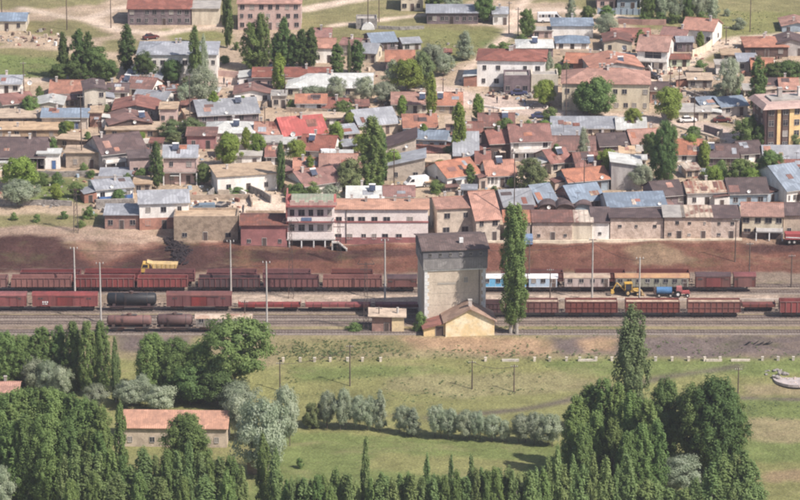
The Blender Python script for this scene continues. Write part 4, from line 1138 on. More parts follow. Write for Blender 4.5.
# ------------------------------------------------------------------ trees
def leaf_mat(name, c1, c2, c3):
    m = bpy.data.materials.new(name); m.use_nodes = True
    nt = m.node_tree; b = nt.nodes['Principled BSDF']
    at = nt.nodes.new('ShaderNodeAttribute'); at.attribute_name = 'tone'
    oi = nt.nodes.new('ShaderNodeObjectInfo')
    rp = nt.nodes.new('ShaderNodeValToRGB')
    rp.color_ramp.elements[0].color = (*c1, 1); rp.color_ramp.elements[1].color = (*c3, 1)
    e = rp.color_ramp.elements.new(.5); e.color = (*c2, 1)
    nt.links.new(at.outputs['Fac'], rp.inputs[0])
    hs = nt.nodes.new('ShaderNodeHueSaturation')
    nt.links.new(_math(nt, 'ADD', _math(nt, 'MULTIPLY', oi.outputs['Random'], .35), .82), hs.inputs['Value'])
    nt.links.new(_math(nt, 'ADD', _math(nt, 'MULTIPLY', _math(nt, 'FRACT', _math(nt, 'MULTIPLY', oi.outputs['Random'], 5.7), 0), .035), .485), hs.inputs['Hue'])
    nt.links.new(rp.outputs[0], hs.inputs['Color'])
    nt.links.new(hs.outputs[0], b.inputs['Base Color'])
    b.inputs['Roughness'].default_value = .65; b.inputs['Specular IOR Level'].default_value = .25
    tr = nt.nodes.new('ShaderNodeBsdfTranslucent'); nt.links.new(hs.outputs[0], tr.inputs['Color'])
    mx = nt.nodes.new('ShaderNodeMixShader'); mx.inputs[0].default_value = .5
    nt.links.new(b.outputs[0], mx.inputs[1]); nt.links.new(tr.outputs[0], mx.inputs[2])
    nt.links.new(mx.outputs[0], nt.nodes['Material Output'].inputs['Surface'])
    return m
LF = {
 'dark': leaf_mat('dark_leaves', (.092, .142, .050), (.134, .204, .070), (.185, .262, .092)),
 'green': leaf_mat('green_leaves', (.136, .204, .068), (.190, .275, .090), (.25, .33, .120)),
 'bright': leaf_mat('bright_leaves', (.20, .27, .060), (.26, .34, .075), (.31, .38, .10)),
 'olive': leaf_mat('olive_leaves', (.160, .205, .090), (.215, .26, .118), (.26, .30, .145)),
 'young': leaf_mat('young_leaves', (.160, .225, .085), (.220, .295, .112), (.275, .35, .145)),
 'silver': leaf_mat('silver_leaves', (.27, .325, .21), (.37, .42, .295), (.49, .53, .41)),
}
M_bark = mat('bark', (.16, .12, .09), (.10, .075, .06), 2.0, bump=.5, vary=.3)
M_barkp = mat('pale_bark', (.42, .37, .31), (.28, .24, .20), 2.0, bump=.4, vary=.2)

def leaves_mesh(cent, rad, n, size, vert=1.0, seed=0, jit=.5, tone=None):
    """leaf sprays spread round clump centres"""
    g = np.random.default_rng(seed)
    k = g.integers(0, len(cent), n)
    dirs = g.normal(size=(n, 3)); dirs /= np.linalg.norm(dirs, axis=1)[:, None]
    rr = g.random(n) ** .45
    n_ = n; c = cent[k] + dirs * (rad[k] * rr)[:, None] * np.array([1, 1, vert])
    rad_ = c - np.array([0, 0, c[:, 2].mean()]); rad_[:, 2] *= .3; rad_ /= np.linalg.norm(rad_, axis=1)[:, None] + 1e-6
    nrm = dirs * .6 + rad_ * .7 + g.normal(size=(n, 3)) * jit * .8 + np.array([0, 0, .35])
    nrm /= np.linalg.norm(nrm, axis=1)[:, None]
    a = np.cross(nrm, g.normal(size=(n, 3))); a /= np.linalg.norm(a, axis=1)[:, None]
    b = np.cross(nrm, a)
    s = (size * (.6 + .8 * g.random(n)))[:, None]
    sh = .55
    v = np.stack([c - a * s, c - b * s * sh, c + a * s, c + b * s * sh], 1).reshape(-1, 3)
    me = bpy.data.meshes.new('crown')
    me.vertices.add(len(v)); me.vertices.foreach_set('co', v.ravel().astype(np.float32))
    me.loops.add(len(v)); me.loops.foreach_set('vertex_index', np.arange(len(v), dtype=np.int32))
    me.polygons.add(n); me.polygons.foreach_set('loop_start', np.arange(0, 4 * n, 4, dtype=np.int32))
    me.update(calc_edges=True)
    tc = (tone if tone is not None else g.random(len(cent)))[k] * .7 + g.random(n) * .3
    at = me.attributes.new('tone', 'FLOAT', 'FACE'); at.data.foreach_set('value', tc.astype(np.float32))
    return me

TREES = {}
def tree_kind(key, H, Wd, prof, leaf, bark, nclump, nleaf, size, bare=.1, vert=1.0, crad=.7, limbs=8, stems=1, seed=1, lean=0, fill=.5):
    """prof: crown half-width (0..1) at heights 0..1 above the bare stem"""
    g = np.random.default_rng(seed)
    hs = np.linspace(0, 1, len(prof))
    z = g.random(nclump * 4)
    keep = g.random(nclump * 4) < np.interp(z, hs, prof) ** 1.3 + .12
    z = z[keep][:nclump]; n = len(z)
    r = np.interp(z, hs, prof) * Wd / 2
    ang = g.random(n) * 2 * np.pi
    lob = 1 + .16 * np.sin(ang * 3 + seed + z * 5) + .10 * np.sin(ang * 5 + seed * 2 - z * 9)
    q = g.random(n) ** fill
    cr = crad * (.7 + .6 * g.random(n))
    rho = np.maximum(r * lob - cr * .6, .05) * q
    cent = np.stack([rho * np.cos(ang), rho * np.sin(ang), H * (bare + (1 - bare) * z) - cr * .4 * (z > .85)], 1)
    crown = leaves_mesh(cent, cr, nleaf, size, vert, seed + 5)
    crown.materials.append(LF[leaf])
    b = MB()
    for sidx in range(stems):
        a0 = 2 * math.pi * sidx / max(1, stems) + seed
        off = (0 if stems == 1 else Wd * .13)
        base = Vector((off * math.cos(a0), off * math.sin(a0), -.4))
        tr = .028 * H ** .85 * (1 if stems == 1 else .75)
        pts = [base]
        for k in range(1, 6):
            f = k / 5
            pts.append(Vector((base.x * (1 + f * .5) + random.uniform(-.1, .1) * Wd * .12, base.y * (1 + f * .5) + random.uniform(-.1, .1) * Wd * .12, H * (bare + (1 - bare) * .72) * f)))
        for k in range(5):
            b.tube(pts[k], pts[k + 1], tr * (1 - k * .17), tr * (1 - (k + 1) * .17), 7, cap=(k in (0, 4)))
        for k in range(limbs // stems):
            j = g.integers(0, n)
            zc = cent[j][2]
            f = min(.95, max(.15, (zc / H) * .62)) * 5
            i0 = int(min(4, f)); st = pts[i0].lerp(pts[i0 + 1], f - i0)
            en = Vector(cent[j]); mid = st.lerp(en, .5) + Vector((0, 0, -.05 * H * .3))
            b.tube(st, mid, tr * .42, tr * .28, 5, cap=False); b.tube(mid, en, tr * .28, tr * .08, 5, cap=False)
    trunk = b.mesh('trunk', bark)
    TREES.setdefault(key, []).append((crown, trunk, H, Wd))

POP = [.5, .75, .92, 1, 1, 1, .96, .9, .8, .64, .38]
COLU = [.6, .85, .95, 1, 1, 1, 1, .97, .92, .84, .62]
POPW = [.7, .9, 1, 1, 1, .94, .86, .75, .61, .45, .26]
RND = [.45, .78, .95, 1, .98, .9, .74, .45]
DOME = [.75, .95, 1, .98, .92, .8, .62, .34]
for sdv in (1, 2, 3):
    tree_kind('poplar', 18, 4.2, POP, 'dark', M_barkp, 240, 10920, 0.224, .07, 1.9, .5, 10, seed=sdv)
    tree_kind('poplar_green', 18, 4.2, POP, 'green', M_barkp, 240, 10920, 0.224, .07, 1.9, .5, 10, seed=sdv + 10)
    tree_kind('poplar_bright', 14, 4, POP, 'bright', M_barkp, 240, 7980, 0.224, .10, 1.9, .5, 10, seed=sdv + 20)
    tree_kind('young_poplar', 11, 3.0, POPW, 'young', M_barkp, 240, 11000, .15, .05, 2.4, .30, 8, seed=sdv + 30)
    tree_kind('round', 10, 9, RND, 'dark', M_bark, 150, 14700, 0.218, .16, .9, 1.0, 14, seed=sdv + 40)
    tree_kind('round_green', 10, 9, RND, 'green', M_bark, 150, 14700, 0.218, .14, .9, 1.0, 14, seed=sdv + 50)
    tree_kind('round_bright', 7, 7, RND, 'bright', M_bark, 110, 8820, 0.185, .16, .9, .85, 12, seed=sdv + 60)
    tree_kind('round_olive', 8, 8, DOME, 'olive', M_bark, 120, 10920, 0.185, .12, .9, .85, 12, seed=sdv + 70)
    tree_kind('silver', 8, 8, RND, 'silver', M_bark, 110, 11760, 0.158, .2, .9, .95, 16, stems=2, seed=sdv + 80)
    tree_kind('silver_tall', 10, 5, POPW, 'silver', M_bark, 110, 9660, 0.158, .1, 1.2, .7, 12, seed=sdv + 90)
    tree_kind('bush', 2.4, 3.2, DOME, 'green', M_bark, 36, 3150, 0.106, .04, .8, .5, 6, seed=sdv + 100)
    tree_kind('bush_silver', 2.4, 3.2, DOME, 'silver', M_bark, 36, 3150, 0.106, .04, .8, .5, 6, seed=sdv + 110)
    tree_kind('open_tree', 14, 12, [.3, .7, .95, 1, .95, .8, .5], 'green', M_barkp, 110, 15750, 0.218, .3, .8, 1.15, 26, seed=sdv + 120)
    tree_kind('pale_poplar', 18, 5.5, POP, 'olive', M_barkp, 320, 15000, .19, .05, 1.9, .52, 10, seed=sdv + 130)
for sdv in (1, 2, 3):
    tree_kind('tall_dark', 20, 10, [.6, .85, 1, 1, .97, .88, .72, .45], 'dark', M_bark, 480, 30000, .21, .10, 1.5, .8, 16, seed=sdv + 200)
    tree_kind('tall_green', 20, 10, [.6, .85, 1, 1, .97, .88, .72, .45], 'green', M_bark, 480, 30000, .21, .10, 1.5, .8, 16, seed=sdv + 210)
    tree_kind('clump_poplar', 20, 5.4, POP, 'green', M_barkp, 340, 18000, .20, .05, 2.2, .5, 10, seed=sdv + 220)
tree_kind('giant_poplar', 26, 4.9, COLU, 'green', M_barkp, 620, 30000, .20, .10, 2.0, .5, 18, stems=3, seed=77)
_tc = {}
def tree(kind, x, yb, yt, wpx, label, group=None, name=None, cat=None):
    p = P(x, yb); s = S(p)
    wpx *= (1.4 * (.72 + .6 * ((x * 37) % 11) / 10)) if kind == 'young_poplar' else 1.14
    i = _tc.get(kind, 0); _tc[kind] = i + 1
    crown, trunk, H, Wd = TREES[kind][i % len(TREES[kind])]
    h = (yb - yt) / (s * CP); w_ = wpx / s
    nm = name or ('poplar_tree' if 'poplar' in kind else 'bush' if 'bush' in kind else 'willow_tree' if 'silver' in kind else 'broadleaf_tree')
    c = cat or ('bush' if 'bush' in kind else 'tree')
    t = thing(nm, label, c, p, random.uniform(0, 6.28), group)
    t.scale = (w_ / Wd, w_ / Wd, h / H)
    link('crown', crown, t); link('trunk', trunk, t)
    return t

T = tree
ORD = 'first second third fourth fifth sixth seventh eighth ninth tenth eleventh twelfth thirteenth fourteenth fifteenth sixteenth seventeenth eighteenth nineteenth twentieth twenty-first twenty-second twenty-third twenty-fourth twenty-fifth twenty-sixth twenty-seventh twenty-eighth twenty-ninth thirtieth'.split()
# the tall poplar by the water tower, three pale stems
T('giant_poplar', 514, 333.6, 205, 24, 'giant dark green poplar with pale stems right of the water tower')
# top of town
g1 = 'dark poplars of the clump on the open field'
for x, yt, wd_, l in ((64, 33, 11, 'slim dark poplar at the field side of the big dark clump'), (79, 30, 15, 'tallest broad poplar in the middle of the big dark clump'), (89, 32, 10, 'slim poplar on the school side of the big dark clump')):
    T('poplar', x, 79, yt, wd_, l, g1)
for x, yt, wd_, l in ((60, 64, 20, 'low dark round tree at the foot of the slimmest clump poplar'), (76, 60, 24, 'dark round tree under the tallest clump poplar'), (97, 47, 26, 'large greyish green round tree closing the clump'), (108, 60, 20, 'low round tree at the school end of the clump'), (90, 66, 22, 'low dark round tree behind the dark gabled house')):
    T('round', x, 81, yt, wd_, l, 'round trees of the clump on the open field')
T('poplar', 127, 73, 26, 16, 'wide dark poplar standing at the left corner of the school')
T('round', 146, 82, 52, 22, 'dark round tree right in front of the school corner')
T('round', 172, 84, 60, 19, 'dark round tree against the middle of the school')
T('poplar', 195, 86, 27, 12, 'slim dark poplar in front of the school windows')
T('silver_tall', 204, 84, 36, 9, 'thin half-bare poplar next to the slim school poplar')
T('silver', 202, 104, 67, 30, 'large silver willow below the school')
T('silver', 187, 106, 84, 20, 'smaller silver willow left of the large one below the school')
T('poplar', 228, 48, -14, 10, 'tall narrow poplar cut by the top edge beside the pink block')
T('clump_poplar', 252, 70, 24, 21, 'broad dark poplar left of the pair in front of the pink block')
T('clump_poplar', 262, 70, 15, 18, 'broad green poplar in front of the pink block, with its twin')
T('poplar_bright', 279, 95, 54, 13, 'yellow-green poplar at the end of the long brown roof')
for x, yt, l in ((276, 34, 'first small dark poplar before the pink block wall'), (284, 18, 'tallest poplar of the grove before the pink block'), (293, 34, 'middle poplar of the grove before the pink block'), (302, 30, 'fourth poplar of the grove before the pink block'), (311, 28, 'last poplar of the grove, nearest the white-walled orange roof')):
    T('poplar', x, 68, yt, 13, l, 'poplar grove before the pink block')
T('bush', 236, 50, 42, 8, 'small bush at the foot of the tall narrow poplar')
T('poplar', 337, 78, 44, 14, 'left one of the pair of dark poplars behind the pale-roofed building')
T('poplar', 357, 74, 41, 14, 'right one of the pair of dark poplars behind the pale-roofed building')
T('pale_poplar', 349, 76, 40, 4, 'bare greyish thin poplar between the dark pair')
T('round_bright', 407, 92, 60, 30, 'big bright yellow-green tree under the orange roof')
T('silver_tall', 393, 90, 60, 18, 'half-bare brownish tree left of the yellow-green one')
T('round_olive', 424, 88, 52, 22, 'olive tree right of the yellow-green one')
T('silver', 432, 72, 44, 26, 'silver willow above the lane and the olive tree')
T('silver', 444, 76, 54, 20, 'silver willow nearest the diagonal lane')
T('silver_tall', 465, 60, 32, 18, 'round silver willow high on the slope by the diagonal lane')
T('poplar_bright', 431, 118, 74, 11, 'slim bright green poplar rising through the long orange roofs')
for x, yt, wd_, l in ((336, 77, 20, 'silver bush in front of the pale-roofed building, first from its end'), (364, 77, 20, 'silver bush beside the right corner of the pale-roofed building'), (384, 82, 24, 'wide silver bush left of the long orange tile house')):
    T('silver', x, 103, yt, wd_, l)
T('silver', 313, 104, 86, 28, 'silver bush covering the wall under the pale roof')
T('round_green', 342, 120, 101, 20, 'green round tree below the red-tiled house')
T('round_bright', 350, 133, 112, 13, 'yellow-green small tree left of the slanting zinc roof')
T('round_bright', 336, 146, 122, 16, 'yellow-green tree at the end of the bright red roof')
T('poplar_bright', 402, 118, 96, 9, 'small bright tree in front of the long orange house')
T('clump_poplar', 372, 188, 118, 25, 'tall broad dark poplar in the centre of the old quarter')
T('poplar', 382, 186, 128, 10, 'narrower poplar grown into the side of the central one')
T('round_olive', 350, 190, 158, 28, 'round olive-green tree touching the central poplar')
T('poplar_bright', 459, 160, 102, 14, 'light slim poplar with see-through crown beside the orange brick house')
T('poplar', 63, 143, 122, 9, 'small slim egg-shaped poplar above the adobe house')
T('poplar', 157, 189, 142, 12, 'dark poplar between terrace house and pillared house')
T('round_bright', 20, 190, 158, 34, 'light green leafy tree at the left of the garden')
T('silver', 20, 206, 181, 36, 'greyish purple-green bushy tree at the corner of the garden')
T('bush', 41, 186, 172, 18, 'light green bush beside the light green garden tree')
T('round_bright', 228, 168, 133, 27, 'green leafy tree left of the white yard building')
T('round_bright', 258, 160, 134, 19, 'green leafy tree right of the white yard building')
T('poplar', 281, 192, 142, 9, 'slim dark poplar beside the brown earth roof')
T('round_bright', 296, 164, 140, 20, 'light green tree between two red roofs')
for x, yb, yt, wd_, l in ((172, 137, 120, 26, 'greyish green bushes behind the pillared house, left clump'), (192, 138, 118, 26, 'greyish green bushy tree above the maroon shed'), (176, 145, 132, 18, 'small grey-green tree just over the pillared house roof')):
    T('round_olive', x, yb, yt, wd_, l)
T('round_olive', 99, 99, 86, 26, 'small greenery in front of the tall cream house')
T('bush', 40, 98, 86, 9, 'dark little tree between zinc and orange roofs at far left')
T('bush', 299, 197, 183, 18, 'green bush under the brown shaded gable')
T('bush', 313, 196, 182, 16, 'light green bush in front of the red-tiled house wall')
T('bush_silver', 332, 201, 185, 26, 'grey-green bush between the red-tiled house and the pale sheet roof')
T('bush', 290, 196, 184, 12, 'dark green bush next to the crenellated house')
T('round_olive', 532, 190, 158, 30, 'round olive green tree beside the glazed veranda')
T('round_bright', 545, 106, 80, 22, 'yellow-green tree on the square before the annexe')
T('round_green', 597, 116, 78, 36, 'large green tree in front of the long cream block')
T('round_green', 583, 114, 84, 20, 'green tree left of the large one before the cream block')
T('round_bright', 600, 92, 76, 14, 'light green tree top over the long orange roof')
T('silver_tall', 583, 164, 128, 12, 'slim silver-green poplar before the dark purple roofs')
T('silver_tall', 549, 86, 52, 9, 'thin silvery poplar at the corner of the large dark red roof')
T('bush', 556, 78, 64, 14, 'dark green bush right of the thin silvery poplar')
T('bush', 551, 124, 108, 20, 'green shrub by the parked cars at the square')
T('round_green', 527, 38, 10, 16, 'dark green tree left of the parked bus')
T('silver', 606, 38, 14, 22, 'silver tree right of the white hipped house')
T('silver_tall', 571, 22, -4, 10, 'thin silvery tree behind the white hipped house')
T('round_green', 484, 22, -8, 20, 'green tree at the top beside the school-like hall')
T('round_green', 433, 12, -10, 18, 'green tree behind the zinc-roofed hall, cut by the top edge')
T('silver', 452, 12, -8, 20, 'silver tree behind the zinc-roofed hall, cut by the top edge')
T('bush', 522, 46, 34, 14, 'green bush beside the diagonal lane, upper one')
T('bush', 504, 52, 42, 14, 'green bush beside the diagonal lane, middle one')
T('bush', 492, 56, 44, 12, 'green bush beside the diagonal lane, lowest one')
for x, yt, wd_, k in ((648, -14, 16, 'round_green'), (662, -10, 18, 'silver'), (676, -12, 18, 'silver'), (688, -8, 16, 'round_green'), (700, -12, 18, 'silver'), (712, -10, 14, 'silver_tall')):
    T(k, x, 22, yt, wd_, ORD[(648, 662, 676, 688, 700, 712).index(x)] + ' tree of the grey-green grove along the top edge, counted from the pink house', 'trees of the grove at the top edge')
for x in (646, 660, 674, 688, 702):
    T('bush', x, 23, 11, 14, ORD[(646, 660, 674, 688, 702).index(x)] + ' dark bush at the foot of the top edge grove, from the pink house', 'bushes under the grove')
T('round_green', 588, 24, 6, 14, 'green tree behind the blue fence')
T('round_green', 607, 22, 6, 14, 'green tree in front of the pink house behind the blue fence')
T('bush_silver', 739, 29, 18, 15, 'blue-green round bush alone on the open slope')
T('bush_silver', 727, 16, 9, 8, 'small grey shrub on the open slope near the grove')
T('round_bright', 668, 122, 88, 28, 'yellow-green tree beside the low cream yard building')
T('tall_dark', 664, 184, 122, 26, 'massive dark poplar near the sloping dirt street')
T('round', 651, 158, 132, 18, 'dark round crown grown against the massive poplar')
T('silver', 641, 190, 164, 22, 'silver-green tree beside the blank grey house')
T('silver', 730, 98, 58, 23, 'round silver tree among the rubble walls')
T('bush_silver', 719, 96, 84, 22, 'grey bush at the foot of the round silver tree')
T('poplar', 757, 118, 57, 16, 'tall dark poplar beside the apartment block')
for x, yt, wd_, l in ((776, 63, 26, 'dark round hedge tree below the orange hipped roof, first'), (790, 61, 26, 'dark round hedge tree touching the right edge')):
    T('round', x, 84, yt, wd_, l)
T('round_green', 745, 148, 118, 24, 'green bushy tree left of the apartment block')
T('round_green', 757, 142, 114, 18, 'green tree squeezed between poplar and apartment block')
T('round', 762, 150, 124, 16, 'dark shaded tree at the corner of the apartment block')
T('bush', 700, 72, 60, 14, 'grey-green bush by the path among the rubble walls')
T('poplar_bright', 704, 170, 141, 11, 'bright green small poplar at the end of the orange brick-coloured roof')
T('bush', 722, 180, 160, 20, 'bright green bush among white laundry')
T('round_green', 741, 186, 160, 28, 'green leafy tree behind the wide dark brown roof')
T('round_olive', 795, 150, 132, 14, 'yellowish tree at the foot of the apartment block')
for x, yb, yt, k, l in ((214, 118, 92, 'poplar_bright', 'slim light poplar behind the long zinc hall'), (243, 116, 96, 'poplar_bright', 'small light poplar at the gable under the school yard'), (318, 134, 116, 'round_bright', 'light green tree over the whitewashed row'),
   (392, 176, 150, 'round_bright', 'light green tree beside the flat-fronted beige house'), (478, 120, 94, 'poplar_bright', 'slim poplar at the corner of the square'), (505, 140, 118, 'round_green', 'green tree above the dull red roofs'), (556, 168, 144, 'poplar_green', 'small poplar beside the gable with two panels'),
   (608, 176, 150, 'round_bright', 'light green tree beside the blank grey house'), (632, 130, 108, 'round_bright', 'light green tree at the end of the depot'), (690, 156, 134, 'round_bright', 'light tree over the orange brick-coloured roof'), (712, 190, 166, 'round_bright', 'bright tree over the striped roof'),
   (752, 192, 168, 'round_bright', 'bright tree left of the huge dark gable'), (770, 176, 150, 'round_green', 'green tree above the huge dark gable'), (88, 150, 132, 'poplar_green', 'small poplar beside the ruined adobe house'), (124, 150, 134, 'round_bright', 'light bush-like tree above the wide dark brown roof'),
   (204, 184, 164, 'round_green', 'green tree right of the pillared house'), (246, 150, 128, 'poplar_bright', 'slim light poplar between the two leafy trees'), (310, 176, 156, 'poplar_bright', 'slim light poplar above the red-tiled house'), (362, 156, 134, 'round_bright', 'light tree left of the central poplar'),
   (424, 146, 124, 'poplar_bright', 'slim poplar over the pillared porch house'), (440, 178, 160, 'round_bright', 'light bush-like tree right of the white van'), (470, 186, 164, 'poplar_green', 'small poplar above the wide orange roof'), (576, 100, 74, 'poplar_bright', 'slim light poplar before the long cream block'),
   (640, 52, 30, 'poplar_green', 'poplar behind the loggia house'), (700, 50, 32, 'poplar_bright', 'slim poplar on the slope by the tall orange-roofed house'), (30, 116, 96, 'round_green', 'green tree beside the dark shaded gable at the left'), (6, 182, 164, 'poplar_bright', 'light poplar at the left end of the garden'), (56, 200, 184, 'round_bright', 'light bush-like tree in the vegetable garden'), (76, 198, 182, 'round_green', 'green bush-like tree in the vegetable garden')):
    T(k, x, yb, yt, (yb - yt) * (.42 if 'poplar' in k else .85), l)
for x, yb, yt, wd_, l in ((64, 219, 211, 9, 'small green bush beside the garden lane'), (37, 222, 214, 8, 'dark small bush near the left end of the kerb'), (14, 220, 212, 8, 'grey tuft of bush on the embankment verge'), (88, 219, 207, 14, 'dark green bush beside the brick sheds'), (91, 178, 170, 10, 'green bush at the end of the plank fence'), (81, 227, 220, 10, 'low dark bush at the lattice mast foot'), (236, 193, 187, 18, 'patch-like green bush behind the blue car')):
    T('bush', x, yb, yt, wd_, l)
T('bush', 420, 332, 312, 14, 'dark bush between the lineside hut and the water tower')
T('bush', 354, 331, 322, 18, 'low dark bush left of the lineside hut')

# ---- foreground, behind the farm
ga = 'pale-stemmed poplars below the yard'
for x, yb, yt, wd_, k in ((6, 388, 332, 30, 'tall_green'), (24, 386, 335, 30, 'tall_green'), (43, 386, 328, 26, 'clump_poplar'), (60, 386, 326, 20, 'clump_poplar'), (74, 392, 322, 19, 'clump_poplar'), (88, 396, 321, 18, 'clump_poplar'), (102, 394, 322, 20, 'clump_poplar'), (116, 402, 338, 9, 'young_poplar')):
    T(k, x, yb, yt, wd_, ORD[(6, 24, 43, 60, 74, 88, 102, 116).index(x)] + (' tree from the left edge in the pale-stemmed poplar row under the wagons' if 'poplar' in k else ' tree from the left edge below the red box wagons, round-crowned'), ga)
T('tall_green', 153, 396, 334, 34, 'upright green tree between the poplar row and the big spreading tree')
T('tall_green', 176, 396, 338, 36, 'green tree leaning to the big spreading tree')
T('open_tree', 236, 396, 318, 74, 'big spreading tree with visible limbs under the old coach')
T('tall_green', 200, 396, 344, 34, 'green tree filling the gap beside the big spreading tree')
T('silver', 238, 412, 382, 40, 'silver bush at the foot of the big spreading tree')
T('silver', 160, 412, 386, 34, 'wide silver bush behind the farmhouse roof')
T('round', 190, 404, 366, 38, 'dark low tree in the shade of the big spreading tree')
T('round', 218, 406, 368, 36, 'dark low tree right under the big spreading crown')
gs = 'silver bushes under the poplar row'
for x, yb, yt, wd_ in ((34, 392, 356, 24), (48, 396, 360, 20), (62, 398, 366, 22), (14, 386, 362, 20), (96, 408, 384, 24), (128, 408, 380, 28), (142, 406, 374, 20)):
    T('silver', x, yb, yt, wd_, ORD[(14, 34, 48, 62, 96, 128, 142).index(x)] + ' silver willow bush from the left edge, between poplar row and dense wood', gs)
T('silver', 262, 478, 398, 52, 'huge silver willow right of the farmhouse')
T('silver', 240, 440, 394, 30, 'silver willow behind the right end of the farmhouse')
T('silver', 286, 446, 384, 26, 'tall silver willow at the start of the hedge row')
T('silver', 4, 515, 466, 26, 'silver willow in the bottom left corner')
T('silver', 50, 505, 476, 20, 'small silver willow under the dense green wood')
gm = 'dense green wood at the left'
for x, yb, yt, wd_ in ((4, 490, 392, 46), (24, 486, 388, 46), (44, 488, 386, 44), (64, 486, 392, 42), (84, 490, 396, 40), (104, 494, 404, 34), (14, 488, 389, 40), (34, 487, 387, 40), (54, 487, 387, 40), (74, 489, 392, 38), (94, 492, 398, 36), (26, 510, 416, 38), (48, 510, 414, 38), (70, 510, 420, 38), (92, 512, 428, 34), (4, 506, 410, 40), (14, 508, 420, 44), (36, 508, 424, 40), (60, 506, 424, 40), (82, 510, 430, 36), (100, 514, 434, 32)):
    T('tall_green' if (x // 2) % 3 == 0 else 'clump_poplar', x, yb, yt + (x % 5) - 2, wd_ * (1 if (x // 2) % 3 == 0 else .62), 'tall tree in the dense green wood filling the bottom left', gm)
T('poplar_green', 122, 508, 402, 13, 'slim tall poplar crossing the farmhouse roof')
T('tall_green', 187, 492, 414, 46, 'round green tree hiding the middle of the farmhouse')
gp = 'young poplars along the bottom left'
for x, yt in ((66, 452), (78, 446), (90, 458), (101, 450), (112, 444), (124, 452), (134, 462), (145, 452), (157, 448), (168, 452), (179, 448), (190, 446), (201, 450), (212, 456), (222, 452), (232, 450), (242, 462), (72, 474), (96, 470), (118, 474), (140, 476), (162, 472), (184, 474), (206, 476), (228, 474)):
    T('young_poplar' if x % 4 else 'clump_poplar', x, 536 if yt < 465 else 552, yt - 4 + 9 * ((x * 7) % 5) / 4, 18, 'young poplar in the thick plantation along the bottom left', gp)
T('poplar_green', 264, 528, 432, 13, 'young poplar standing apart before the huge silver willow')
T('young_poplar', 276, 534, 446, 13, 'young poplar right of the huge silver willow')
# hedge row across the meadow
gh = 'silver willows of the hedge row'
HR = [(312, 428, 402, 17, 'round_olive'), (327, 428, 390, 18, 'silver'), (343, 430, 388, 20, 'silver'), (357, 430, 395, 18, 'silver'), (370, 430, 396, 18, 'silver'), (380, 431, 389, 13, 'silver_tall'),
      (402, 434, 405, 18, 'silver'), (413, 436, 408, 16, 'silver_tall'), (438, 438, 405, 22, 'silver'), (450, 439, 408, 20, 'silver'), (466, 440, 410, 20, 'silver'), (478, 441, 411, 18, 'silver'), (492, 441, 414, 20, 'silver'), (504, 442, 420, 14, 'silver'), (522, 443, 414, 22, 'silver'), (536, 444, 412, 22, 'silver'), (550, 446, 414, 24, 'silver')]
for i, (x, yb, yt, wd_, k) in enumerate(HR):
    T(k, x, yb, yt, wd_, (ORD[i] + ' tree of the dense clump at the farm end of the meadow hedge') if i < 6 else (ORD[i - 6] + ' silver willow of the thin meadow hedge, counted from the farm side'), gh if i > 5 else 'silver willows at the farm end of the hedge')
T('bush', 300, 468, 458, 9, 'small green bush in the meadow below the hedge row')
# bottom row
for x, yt, wd_, l in ((366, 437, 13, 'tallest lone young poplar at the bottom of the meadow'), (427, 454, 10, 'narrow young poplar, second tall one along the bottom'), (451, 452, 10, 'narrow young poplar, third tall one along the bottom'), (471, 454, 12, 'pointed young poplar where the dense bottom row begins')):
    T('young_poplar', x, 548, yt, wd_, l)
gb = 'young poplars along the bottom of the meadow'
_more = ((292, 470), (305, 468), (318, 466), (330, 478), (350, 466), (372, 470), (382, 466), (392, 468), (412, 466), (422, 470), (433, 464), (444, 466), (456, 462), (466, 468), (476, 460), (486, 462), (495, 458), (512, 460), (530, 462))
BX = [288, 299, 313, 324, 336, 346, 356, 377, 386, 400, 408, 418, 438, 461, 481, 490, 499, 508, 517, 526, 535, 543, 343, 395, 445, 488, 505, 522]
for x, yt in _more:
    T('clump_poplar' if x % 3 == 0 else 'young_poplar', x, 556, yt + 8, 15, 'young poplar in the back line of the bottom meadow row', 'back line of young poplars along the bottom')
for x, yt in ((288, 482), (299, 476), (313, 480), (324, 472), (336, 468), (346, 474), (356, 482), (377, 484), (386, 476), (400, 480), (408, 474), (418, 484), (438, 478), (461, 478), (481, 470), (490, 474), (499, 466), (508, 470), (517, 468), (526, 472), (535, 474), (543, 470), (343, 486), (395, 488), (445, 488), (488, 484), (505, 482), (522, 484)):
    T('young_poplar' if x % 3 else 'poplar_green', x, 552, yt - 5 + 9 * ((x * 7) % 5) / 4, 15, ORD[sorted(BX).index(x)] + ' low young poplar of the bottom meadow row, counted from the huge willow', gb)
# right clump
T('pale_poplar', 630, 440, 306, 33, 'tall pale-green poplar rising above the dark clump')
gr_ = 'tall poplars of the right-hand clump'
for x, yb, yt, wd_ in ((575, 478, 396, 26), (588, 470, 384, 26), (602, 474, 378, 28), (616, 476, 384, 26), (596, 500, 412, 24), (612, 504, 418, 24), (630, 486, 392, 26), (646, 492, 400, 26), (582, 506, 424, 22), (640, 510, 424, 24), (656, 506, 420, 22), (570, 500, 420, 18), (626, 512, 432, 22)):
    T('clump_poplar', x, yb, yt, wd_, 'dark green poplar of the tall clump beside the pale-green poplar', gr_)
for x, yb, yt, wd_, l in ((664, 462, 378, 34, 'dark broad tree between the poplar clump and the largest round tree'), (716, 474, 376, 52, 'largest dark round tree at the right of the clump'), (694, 472, 384, 44, 'dark tree merged with the largest round tree'), (728, 468, 392, 34, 'dark tree on the open-field side of the largest round tree')):
    T('tall_dark', x, yb, yt, wd_, l)
T('silver', 678, 496, 456, 48, 'bright silver willow in front of the dark clump')
T('silver', 584, 516, 490, 14, 'small silver bush at the bottom edge under the clump')
T('silver', 641, 516, 492, 14, 'silver bush at the bottom edge right of its twin')
gq = 'young poplars in front of the right-hand clump'
